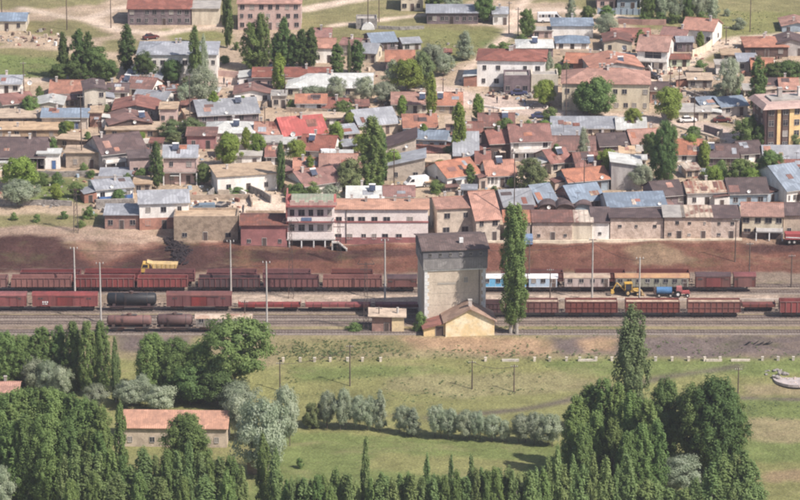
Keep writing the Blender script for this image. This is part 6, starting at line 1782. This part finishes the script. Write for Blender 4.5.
b = MB(); b.prism([(2.3, 1.75), (2.3, 2.4), (3.3, 2.4), (3.5, 1.75)], 1.153, 1.18, 'y'); b.prism([(2.3, 1.75), (2.3, 2.4), (3.3, 2.4), (3.5, 1.75)], -1.18, -1.153, 'y'); b.build('window', M_glass, cb)
wheel4(t, (-2.9, -1.6, 2.8), 1.0, .52)
# backhoe loader on the platform
p = P(628, 295.5); t = thing('backhoe_loader', 'yellow backhoe loader standing on the dirt platform', 'loader', p, R(6)); t.scale = (.84, .84, 1)
b = MB(); b.prism([(-.8, .8), (-.8, 1.4), (2.6, 1.5), (2.8, .8)], -.5, .5, 'y'); b.build('body', M_yel, t)
b = MB(); b.prism([(-.9, 1.4), (-.8, 2.7), (.8, 2.7), (1.1, 1.45)], -.75, .75, 'y'); c = b.build('cab', M_glass, t)
b = MB(); b.box(-1.0, 1.0, -.85, .85, 2.703, 2.85)
for x in (-.85, .85):
    for y in (-.77, .77): b.box(x - .06, x + .06, y - .05, y + .05, 1.4, 2.7)
b.build('cab_frame', M_yel, c)
b = MB(); b.tube((-.9, 0, 1.2), (-2.9, 0, 2.9), .2, .16, 6); b.tube((-2.9, 0, 2.9), (-3.9, 0, 1.3), .15, .12, 6); arm = b.build('digger_arm', M_yel, t)
b = MB(); b.prism([(-4.4, .6), (-4.3, 1.4), (-3.7, 1.4), (-3.5, .8), (-3.9, .5)], -.4, .4, 'y'); b.build('bucket', M_yel, arm)
b = MB(); b.tube((1.2, -.6, 1.3), (3.3, -.6, .6), .12, n=6); b.tube((1.2, .6, 1.3), (3.3, .6, .6), .12, n=6); ar = b.build('loader_arm', M_yel, t)
b = MB(); b.prism([(3.2, .2), (3.2, 1.0), (3.5, 1.0), (4.1, .2)], -1.1, 1.1, 'y'); b.build('shovel', M_yel, ar)
for x, r_ in ((-.2, .75), (2.3, .5)):
    for y in (-.85, .85):
        b = MB(); b.tube((0, -.2, 0), (0, .2, 0), r_, n=16); o = b.build('wheel', M_tire, t); o.location = (x, y, r_)
        b = MB(); b.tube((0, -.22, 0), (0, .22, 0), r_ * .5, n=10); b.build('rim', M_yel, o)
# tractor with blue tanker trailer
p = P(681, 296.5); t = thing('tractor', 'small red tractor pulling the blue tank trailer on the dirt platform', 'tractor', p, 0)
M_red2 = mat('tractor_red_paint', (.40, .05, .05), vary=0)
b = MB(); b.prism([(-.6, .7), (-.6, 1.2), (1.7, 1.3), (1.9, .7)], -.35, .35, 'y'); b.build('bonnet', M_red2, t)
b = MB(); b.prism([(-1.1, 1.1), (-1.0, 2.2), (.1, 2.25), (.3, 1.2)], -.6, .6, 'y'); b.build('cab', M_red2, t)
for x, r_ in ((-.7, .7), (1.3, .42)):
    for y in (-.75, .75):
        b = MB(); b.tube((0, -.16, 0), (0, .16, 0), r_, n=16); o = b.build('wheel', M_tire, t); o.location = (x, y, r_)
        b = MB(); b.tube((0, -.18, 0), (0, .18, 0), r_ * .45, n=10); b.build('rim', M_whitep, o)
p = P(664.5, 296.5); t = thing('tank_trailer', 'light blue tank trailer hitched behind the red tractor', 'trailer', p, 0)
b = MB(); n = 16; b.tube((-1.7, 0, 1.35), (1.5, 0, 1.35), .75, n=16); b.build('tank', mat('trailer_blue_paint', (.05, .17, .36), vary=0), t)
b = MB(); b.box(-1.8, 2.6, -.35, .35, .5, .66); b.box(-2.3, -1.75, -.6, .6, .7, 1.9); b.build('frame', M_steel, t)
wheel4(t, (-1.2, 1.2), .75, .42)
# red truck at the right edge
p = P(798, 243); t = thing('lorry', 'dark red lorry with white stripe parked at the right edge', 'truck', p, 0)
b = MB(); b.box(-2.9, 3.6, -1.2, 1.2, 1.1, 2.35); bd = b.build('cargo_box', mat('lorry_red_paint', (.34, .06, .06), (.27, .06, .06), vary=0), t)
b = MB(); b.prism([(-2.8, 1.5), (-2.8, 1.75), (3.4, 1.45), (3.4, 1.3)], -1.23, -1.203, 'y'); b.build('stripe', M_whitep, bd)
b = MB(); b.box(-2.8, 5, -.5, .5, .6, 1.0); b.build('chassis', M_steel, t)
b = MB(); b.prism([(3.8, .6), (3.8, 2.4), (5.1, 2.4), (5.4, 1.5), (5.5, .6)], -1.15, 1.15, 'y'); b.build('cab', mat('lorry_red_paint', (.3, .05, .05)), t)
wheel4(t, (-2.0, -.9, 4.4), 1.0, .5)

# ------------------------------------------------------------------ roof-top water heaters and dishes
def heater(label_house, fx, fy, label):
    r, wd, d, hw, hr, k = HOUSES[label_house]
    y = fy * d
    z = hw + (hr - hw) * (1 - abs(y - d / 2) / (d / 2)) if k in ('gx', 'hip') else hr if k == 'flat' else hw + (hr - hw) * .5
    loc = r.matrix_basis @ Vector((fx * wd, y, z + .15))
    t = thing('solar_water_heater', label, 'water heater', loc, r.rotation_euler[2], 'solar water heaters on the roofs')
    b = MB(); b.prism([(-1.3, .25), (-1.25, .15), (.35, 1.45), (.3, 1.55)], -1.0, 1.0, 'x'); b.build('panel', M_glass2, t)
    b = MB(); b.tube((-1.05, .55, 1.75), (1.05, .55, 1.75), .32, n=12); b.build('tank', M_whitep, t)
    b = MB()
    for x in (-.9, .9): b.tube((x, .55, -.4), (x, .55, 1.5), .05, n=5); b.tube((x, -1.2, -.8), (x, -1.2, .2), .05, n=5); b.tube((x, -1.2, .1), (x, .55, 1.4), .04, n=5)
    b.build('stand', M_conc, t); t.scale = (.72, .72, .72)
M_glass2 = mat('collector_glass', (.06, .08, .13), (.03, .04, .07), rough=.25, spec=.7, vary=.2)
for a in (('long hall with large zinc roof and solar heater above the shaded front', .2, .35, 'solar water heater on the long zinc hall'),
          ('white house with pale hipped sheet roof in the middle of the old quarter', .1, .3, 'solar water heater on the pale hipped roof'),
          ('grey-roofed house raised on pale pillars with a balcony', -.15, .3, 'solar water heater on the pillared house'),
          ('brick-red roof house with a solar heater just below the bright red roof', -.2, .3, 'solar water heater on the brick-red roof'),
          ('red-tiled house with a brown shaded gable and solar heater above the pink block', -.1, .3, 'solar water heater on the red-tiled roof with shaded gable'),
          ('pale greenish sheet roof right behind the long pink block', .2, .3, 'solar water heater on the pale greenish roof'),
          ('orange tile house with glazed white veranda', 0, .4, 'white solar water heater above the glazed veranda'),
          ('house with dark gable, beige front and two solar panels on a red roof', .1, .3, 'pair-sized solar panel on the red roof with dark gable'),
          ('house with pale hipped roof, open dark porch and rooftop water heater', 0, .3, 'solar water heater on the pale hipped roof by the bus'),
          ('long orange tile house left of the slim bright poplar', .3, .2, 'solar water heater on the long orange house'),
          ('big grey plastered gable with orange slopes above the long orange roof', .1, .2, 'solar water heater beside the big grey gable'),
          ('dull red-brown roofed building below the paved square', .25, .3, 'solar water heater on the dull red-brown roof'),
          ('wide dull purple roof below the sloping dirt street', -.25, .3, 'solar water heater on the wide dull purple roof'),
          ('long orange tile house right of the slim bright poplar', -.2, .25, 'solar water heater right of the slim bright poplar'),
          ('house with steep purple-brown roof behind the blue-fronted one', 0, .25, 'solar water heater on the steep purple-brown roof'),
          ('long rusty roof sloping between two zinc ones near the school', -.3, .3, 'solar water heater on the long rusty roof'),
          ('house with dark open gable and maroon right slope', .3, .3, 'solar water heater on the maroon slope'),
          ('long narrow zinc roof next to the school corner', -.3, .3, 'solar water heater on the narrow zinc roof')):
    heater(*a)
def dish(px, py, hgt_, label):
    t = thing('satellite_dish', label, 'satellite dish', P(px, py) + Vector((0, 0, 0)), random.uniform(-.5, .5), 'white satellite dishes')
    b = MB(); b.tube((0, 0, -.2), (0, 0, hgt_), .04, n=6); b.build('mast', M_steel, t)
    b = MB(); n = 12; vs_ = [(0, .12, hgt_)]
    for k, rr_ in ((0, .35), (1, .62)):
        for i in range(n):
            a = 2 * math.pi * i / n; vs_.append((rr_ * math.cos(a), .12 - .2 * (rr_ / .62) ** 2, hgt_ + rr_ * math.sin(a)))
    fs = [(0, 1 + i, 1 + (i + 1) % n) for i in range(n)] + [(1 + i, 1 + n + i, 1 + n + (i + 1) % n, 1 + (i + 1) % n) for i in range(n)]
    b.add(vs_, fs); b.build('reflector', M_whitep, t)
for x, y, h, l in ((330, 118, 1.6, 'dish before the whitewashed row'), (624, 56, 2.2, 'dish beside the gabled house with brown front'), (716, 186, 2.0, 'dish on a post among the laundry trees'), (106, 150, 2.0, 'dish at the gable of the wide dark brown roof'), (30, 92, 2.4, 'dish by the left zinc roof'), (134, 128, 2.0, 'dish under the wide gabled house'), (612, 160, 2.0, 'dish by the small brick house'), (640, 76, 1.6, 'dish on the white terrace wall'), (293, 143, 2.2, 'dish left of the bright red roof'), (470, 110, 2, 'dish on the square corner')):
    dish(x, y, h, l)

# ------------------------------------------------------------------ small things
p = P(368, 28); t = thing('white_tent', 'white dome tent inside the stone pen on the slope', 'tent', p)
b = MB(); b.prism([(1.7 * math.cos(a), 1.9 * math.sin(a)) for a in np.linspace(0, math.pi, 9)], -2.2, 1.2, 'y'); b.build('canvas', M_whitep, t)
def rocks(label, x, y, n, spread, name='rubble_heap', m=None, h=.5, cs=None):
    p0 = P(x, y); t = thing(name, label, 'rubble', p0)
    b = MB()
    for i in range(n):
        r_ = random.uniform(.25, .8) * h * 1.4; a = random.uniform(0, 6.28); q = random.random() ** .6 * spread
        c = Vector((q * math.cos(a), q * math.sin(a) * 1.2, random.uniform(-.1, h) * max(0, 1 - q / spread)))
        if cs: c = c + P(*cs[i % len(cs)]) - p0
        bm = bmesh.new(); bmesh.ops.create_icosphere(bm, subdivisions=1, radius=r_)
        for v in bm.verts: v.co = Vector((v.co.x * random.uniform(.7, 1.4), v.co.y * random.uniform(.7, 1.4), v.co.z * random.uniform(.5, 1.0))) + c
        bm.verts.index_update()
        b.add([tuple(v.co) for v in bm.verts], [tuple(v.index for v in f.verts) for f in bm.faces]); bm.free()
    b.build('stones', m or W['stone'], t)
for a in (('pale stone rubble on the terrace below the blue railing', 118, 206, 60, 4.5), ('rubble of tumbled walls around the silver tree', 706, 98, 70, 6), ('rubble beside the half-collapsed hut', 684, 84, 50, 5), ('white rubble on the roofless unfinished house corner', 532, 96, 30, 2.5),
          ('heap of dark stones by the orange roof corner of the terrace', 50, 204, 16, 2.5), ('heap of light rubble right of the curving path', 712, 76, 40, 4), ('pale rubble under the yard poles behind the square', 500, 92, 16, 3)):
    rocks(*a)
M_coal = mat('coal_spoil', (.03, .022, .024), (.018, .015, .018), 2, bump=.6, vary=0)
rocks('nearly black spoil tipped down the red bank behind the dump truck', 178, 250, 520, 1.7, 'spoil_heap', M_coal, .36, [(171, 240), (175, 243), (178, 246), (184, 246), (188, 249), (180, 250), (177, 254), (182, 255), (178, 259), (181, 262), (174, 248), (186, 253)])
p = P(796, 379); t = thing('round_basin', 'round pale stone basin full of rubble at the right edge of the field', 'basin', p)
b = MB(); n = 28; R0, R1 = 4.6, 4.1; vs_ = []
for r_, z in ((R0, -.3), (R0, .22), (R1, .22), (R1, .10)):
    vs_ += [(r_ * math.cos(2 * math.pi * i / n), r_ * math.sin(2 * math.pi * i / n), z) for i in range(n)]
b.add(vs_, [(k * n + i, k * n + (i + 1) % n, (k + 1) * n + (i + 1) % n, (k + 1) * n + i) for k in range(3) for i in range(n)] + [tuple(range(3 * n, 4 * n))])
b.build('rim', mat('basin_stone', (.44, .38, .36), (.30, .26, .25), vary=0), t)
rocks('rubble filling the round basin', 797, 379, 90, 4.0, 'rubble_heap', W['adobe'], .22)
rocks('pale stones spilled beside the round basin', 776, 373, 20, 2.2)
t = thing('fallen_branch', 'dead black branches lying on the dark bank at the right', 'branch', P(757, 346))
b = MB()
for i in range(9):
    a = random.uniform(-.6, .9); x = random.uniform(-2.6, 2)
    b.tube((x, random.uniform(-.4, .4), .05), (x + random.uniform(.8, 1.8), random.uniform(-.5, .5), random.uniform(.1, 1.1)), .16, .06, 6)
b.build('branches', M_black, t)
t = thing('brick_pillar', 'little ruined gate wall in the meadow before the huge silver willow', 'ruin', P(252, 474))
b = MB(); b.box(-.9, .3, 0, .5, -.3, 3.2); b.box(.3, 1.6, 0, .4, -.3, .9); b.build('masonry', W['mud'], t)

# laundry on lines
def laundry(px, py, label, n=4, cols=None):
    t = thing('clothes_line', label, 'laundry', P(px, py), random.uniform(-.3, .3))
    b = MB(); Lw = n * 1.1
    for x in (-Lw / 2 - .3, Lw / 2 + .3): b.tube((x, 0, -.3), (x, 0, 2.2), .05, n=6)
    b.tube((-Lw / 2 - .3, 0, 2.1), (Lw / 2 + .3, 0, 2.1), .015, n=4); b.build('line', M_steel, t)
    for i in range(n):
        x = -Lw / 2 + i * 1.1 + .1
        b = MB(); b.prism([(-.02, 2.08), (.02, 2.08), (.10, 1.0), (.06, 1.0)], x, x + .9, 'x')
        b.build('cloth', [M_whitep, W['blue'], W['pink'], M_whitep][(i + int(px)) % 4], t)
for x, y, l in ((728, 178, 'white laundry hung among the bright green bushes'), (636, 100, 'laundry beside the purple-roofed brick house'), (600, 160, 'laundry between the dark purple roofs'), (340, 170, 'laundry in front of the wide orange tile roof'), (280, 160, 'laundry behind the slim dark poplar by the white house')):
    laundry(x, y, l)

# people, a few pixels tall
def person(px, py, rz, top, legs, label, stride=.25):
    t = thing('person', label, 'person', P(px, py), R(rz))
    me = bpy.data.meshes.new('body')
    V = [(0, 0, .95), (0, 0, 1.2), (0, 0, 1.42), (0, 0, 1.52), (0, .02, 1.68), (-.19, 0, 1.4), (-.25, .05, 1.12), (-.24, -.08, .88), (.19, 0, 1.4), (.25, -.05, 1.12), (.24, .08, .88),
         (-.1, 0, .88), (-.11, -stride * .4, .48), (-.11, -stride, .06), (-.11, -stride - .14, .03), (.1, 0, .88), (.11, stride * .3, .48), (.11, stride, .06), (.11, stride - .14, .03)]
    E = [(0, 1), (1, 2), (2, 3), (3, 4), (2, 5), (5, 6), (6, 7), (2, 8), (8, 9), (9, 10), (0, 11), (11, 12), (12, 13), (13, 14), (0, 15), (15, 16), (16, 17), (17, 18)]
    Rr = [.15, .15, .16, .06, .11, .07, .05, .04, .07, .05, .04, .1, .07, .05, .04, .1, .07, .05, .04]
    me.from_pydata(V, E, [])
    me.materials.append(mat('cloth_' + top[0], top[1], vary=0))
    o = link('body', me, t)
    md = o.modifiers.new('skin', 'SKIN')
    for i, r_ in enumerate(Rr):
        o.data.skin_vertices[0].data[i].radius = (r_, r_ * .8)
    o.data.skin_vertices[0].data[0].use_root = True
    o.modifiers.new('sub', 'SUBSURF').levels = 1
    o.modifiers['sub'].render_levels = 1
    b = MB(); b.tube((0, .02, 1.66), (0, .03, 1.83), .115, .07, 8); b.build('hair', M_black, t)
    for s_, q in ((-.11, -stride), (.11, stride * .8)):
        b = MB(); b.tube((s_ * .95, 0, .93), (s_, q, .1), .115, .075, 8); b.build('trouser_leg', mat('trousers_' + legs[0], legs[1], vary=0), t)
WH = ('white', (.75, .75, .75)); DK = ('dark', (.04, .04, .06)); RD = ('red', (.4, .06, .06)); BL = ('blue', (.1, .15, .35))
for a in ((224, 84, 20, DK, DK, 'person in dark clothes standing in the school yard'), (227, 87, 200, WH, DK, 'person in a white shirt beside the dark-clothed one in the school yard'), (238, 86, 90, WH, BL, 'person in white top near the white gabled house below the school yard'), (497, 103, 40, DK, DK, 'person in dark clothes walking on the square left of the others'), (525, 106, 0, DK, BL, 'person in dark top walking near the white kerb'), (493, 97, 60, DK, DK, 'person in dark clothes by the ruin on the square'), (243, 213, 0, DK, DK, 'person standing on the earth terrace behind the red-painted house'), (587, 113, 0, WH, BL, 'person in white by the large green tree before the cream block'), (747, 289, 0, DK, DK, 'person in dark clothes at the end of the dirt platform')):
    person(*a)

# ------------------------------------------------------------------ the air
def haze():
    b = MB(); b.box(-5000, 5000, -4000, 5000, -12, 420)
    m = bpy.data.materials.new('haze_air'); m.use_nodes = True
    nt = m.node_tree; nt.nodes.clear()
    v = nt.nodes.new('ShaderNodeVolumePrincipled'); o = nt.nodes.new('ShaderNodeOutputMaterial')
    v.inputs['Color'].default_value = (.86, .86, 1.0, 1); v.inputs['Density'].default_value = HAZE; v.inputs['Anisotropy'].default_value = .2
    nt.links.new(v.outputs[0], o.inputs['Volume'])
    ob = b.build('haze', m); tag(ob, None, None, None, 'stuff')

# ------------------------------------------------------------------ clutter between the houses
def on_house(q, m=.6):
    for r_, wd, d, hw, hr, k in HOUSES.values():
        l = q - r_.location
        a = -r_.rotation_euler[2]
        x = l.x * math.cos(a) - l.y * math.sin(a); y = l.x * math.sin(a) + l.y * math.cos(a)
        if abs(x) < wd / 2 + m and -m < y < d + m:
            return True
    return False
def debris():
    rd = random.Random(3)
    b = MB(); n = 0
    mats = [W['stone'], W['beige'], M_whitep, W['brick'], M_wood, RF['rustX'], W['blue']]
    areas = [(-5, 800, 92, 200, 1500), (600, 800, 40, 110, 420), (480, 560, 60, 110, 80), (90, 250, 196, 216, 160), (560, 800, 110, 200, 300), (0, 60, 30, 46, 60), (150, 330, 60, 110, 160), (300, 470, 40, 90, 120)]
    for x0, x1, y0, y1, c in areas:
        for _ in range(c):
            px, py = rd.uniform(x0, x1), rd.uniform(y0, y1)
            if seg_dist(np.array([px]), np.array([py]), [(430, 88), (490, 104), (560, 116), (690, 122), (760, 146)])[0] < 16: continue
            q = P(px, py)
            if on_house(q): continue
            l, w_, h_ = rd.uniform(.12, .6), rd.uniform(.08, .32), rd.uniform(.1, .5) * rd.choice((1, 1, 2.2))
            M = Matrix.Translation(q) @ Matrix.Rotation(rd.uniform(0, 3.14), 4, 'Z') @ Matrix.Rotation(rd.uniform(-.3, .3), 4, 'Y')
            b.box(-l, l, -w_, w_, -.1, h_, rd.choice((0, 0, 0, 1, 1, 1, 2, 3, 4, 4, 5, 6)), M)
    o = b.build('debris', mats); tag(o, 'stones, planks, tins and other odds and ends lying about the yards', None, None, 'stuff')
debris()
_rw = random.Random(12)
def yard_walls():
    n = 0
    while n < 46:
        px, py = _rw.uniform(0, 800), _rw.uniform(98, 205)
        if 430 < px < 700 and 92 < py < 128: continue
        if px < 100 and py > 168: continue
        dx, dy = _rw.choice(((1, .05), (.5, .7), (-.35, .7))); L = _rw.uniform(8, 20)
        pts = [(px, py), (px + dx * L, py + dy * L * .45)]
        if any(on_house(P(*pts[0]).lerp(P(*pts[1]), f), .1) for f in (0, .3, .6, 1)): continue
        t = wall_run('low crumbling yard wall between the houses', pts, _rw.uniform(.7, 1.6), _rw.choice((W['mud'], W['mud'], W['stone'], W['adobe'], W['white'], W['beige'])))
        t['group'] = 'crumbling yard walls between the houses'; n += 1
    n = 0
    while n < 75:
        px, py = _rw.uniform(0, 800), _rw.choice((_rw.uniform(60, 205), _rw.uniform(110, 205)))
        if 430 < px < 700 and 88 < py < 128: continue
        if py < 90 and (px < 170): continue
        q = P(px, py)
        if on_house(q, .3): continue
        y = _rw.uniform(5, 13)
        tree(_rw.choice(('bush', 'bush', 'bush_silver', 'round_bright', 'round_green', 'round_olive')), px, py, py - y, y * _rw.uniform(.8, 1.3), 'small garden bush or young tree in a yard between the houses', 'garden greenery between the houses', name='garden_bush', cat='bush'); n += 1
yard_walls()
SHEDS = [(38, 52, 151, 145, 0, 'mud', 'mud', 'small adobe shed behind the slim egg-shaped poplar'), (150, 162, 150, 143, 0, 'rust', 'stone', 'rusty-topped shed left of the grey-green bushes'), (92, 103, 150, 144, 0, 'mud', 'brick', 'brick privy left of the shaded grey gable'),
 (216, 228, 158, 151, 0, 'rust', 'pink', 'pinkish lean-to left of the green leafy tree'), (246, 262, 181, 174, 0, 'mud', 'stone', 'stone shed peeping over the broad earth roof'), (283, 295, 150, 144, 0, 'pale', 'white', 'white shed beside the light green tree between red roofs'),
 (357, 369, 112, 106, 0, 'rust', 'brick', 'rusty shed behind the slanting zinc roof'), (344, 356, 152, 146, 0, 'grey', 'stone', 'stone shed at the foot of the yellow-green tree'), (426, 440, 187, 182, 0, 'mud', 'mud', 'mud-walled coop in front of the white van'),
 (462, 476, 196, 190, 0, 'grey', 'blue', 'blue-grey shed below the wide orange roof near the van'), (446, 458, 192, 187, 0, 'rust', 'stone', 'rusty stone shed left of the blue-grey one'), (528, 540, 176, 169, 0, 'grey', 'beige', 'beige shed between veranda house and dark gable'),
 (612, 624, 176, 169, 0, 'mud', 'brick', 'brick coop at the foot of the small brick house'), (634, 646, 166, 160, 0, 'pale', 'white', 'white shed left of the massive poplar'), (686, 700, 178, 170, 0, 'patch', 'beige', 'patched beige shed behind the striped roof'),
 (706, 718, 180, 174, 0, 'grey', 'white', 'white shed next to the laundry trees'), (744, 756, 178, 172, 0, 'rust', 'pink', 'pink shed beside the huge dark gable'), (640, 652, 60, 54, 0, 'rust', 'stone', 'shed on the slope behind the loggia house'),
 (690, 702, 76, 71, 0, 'mud', 'stone', 'little stone hut by the curving path'), (744, 756, 96, 90, 0, 'concrete', 'cream', 'cream hut at the foot of the dark poplar'), (618, 628, 90, 85, 0, 'rust', 'brick', 'rusty kiosk near the grey gable yard'),
 (180, 192, 112, 105, 0, 'rust', 'brick', 'brick shack at the tall pole by the pink house'), (206, 218, 97, 92, 0, 'pale', 'pink', 'pinkish hut behind the large silver willow'), (64, 76, 106, 100, 0, 'rust', 'stone', 'stone shed left of the tall cream house'),
 (376, 388, 152, 146, 0, 'concrete', 'grey', 'grey shed between the beige house and central poplar'), (500, 512, 172, 166, 0, 'mud', 'mud', 'adobe coop behind the glazed veranda roof'), (8, 20, 146, 140, 0, 'mud', 'stone', 'stone shed among the adobe rows at the far left')]
for x0, x1, yb, ye, yr, rf_, wl, l in SHEDS:
    house(x0, x1, yb, ye, yb - (yb - ye) - 4, 4, _rw.choice(('shed', 'flat')), rf_, wl, l, rot=_rw.uniform(-12, 20), nw=1, ch=0, name='small_shed', cat='shed', side=0)

HAZE = 0.00008
if HAZE: haze()
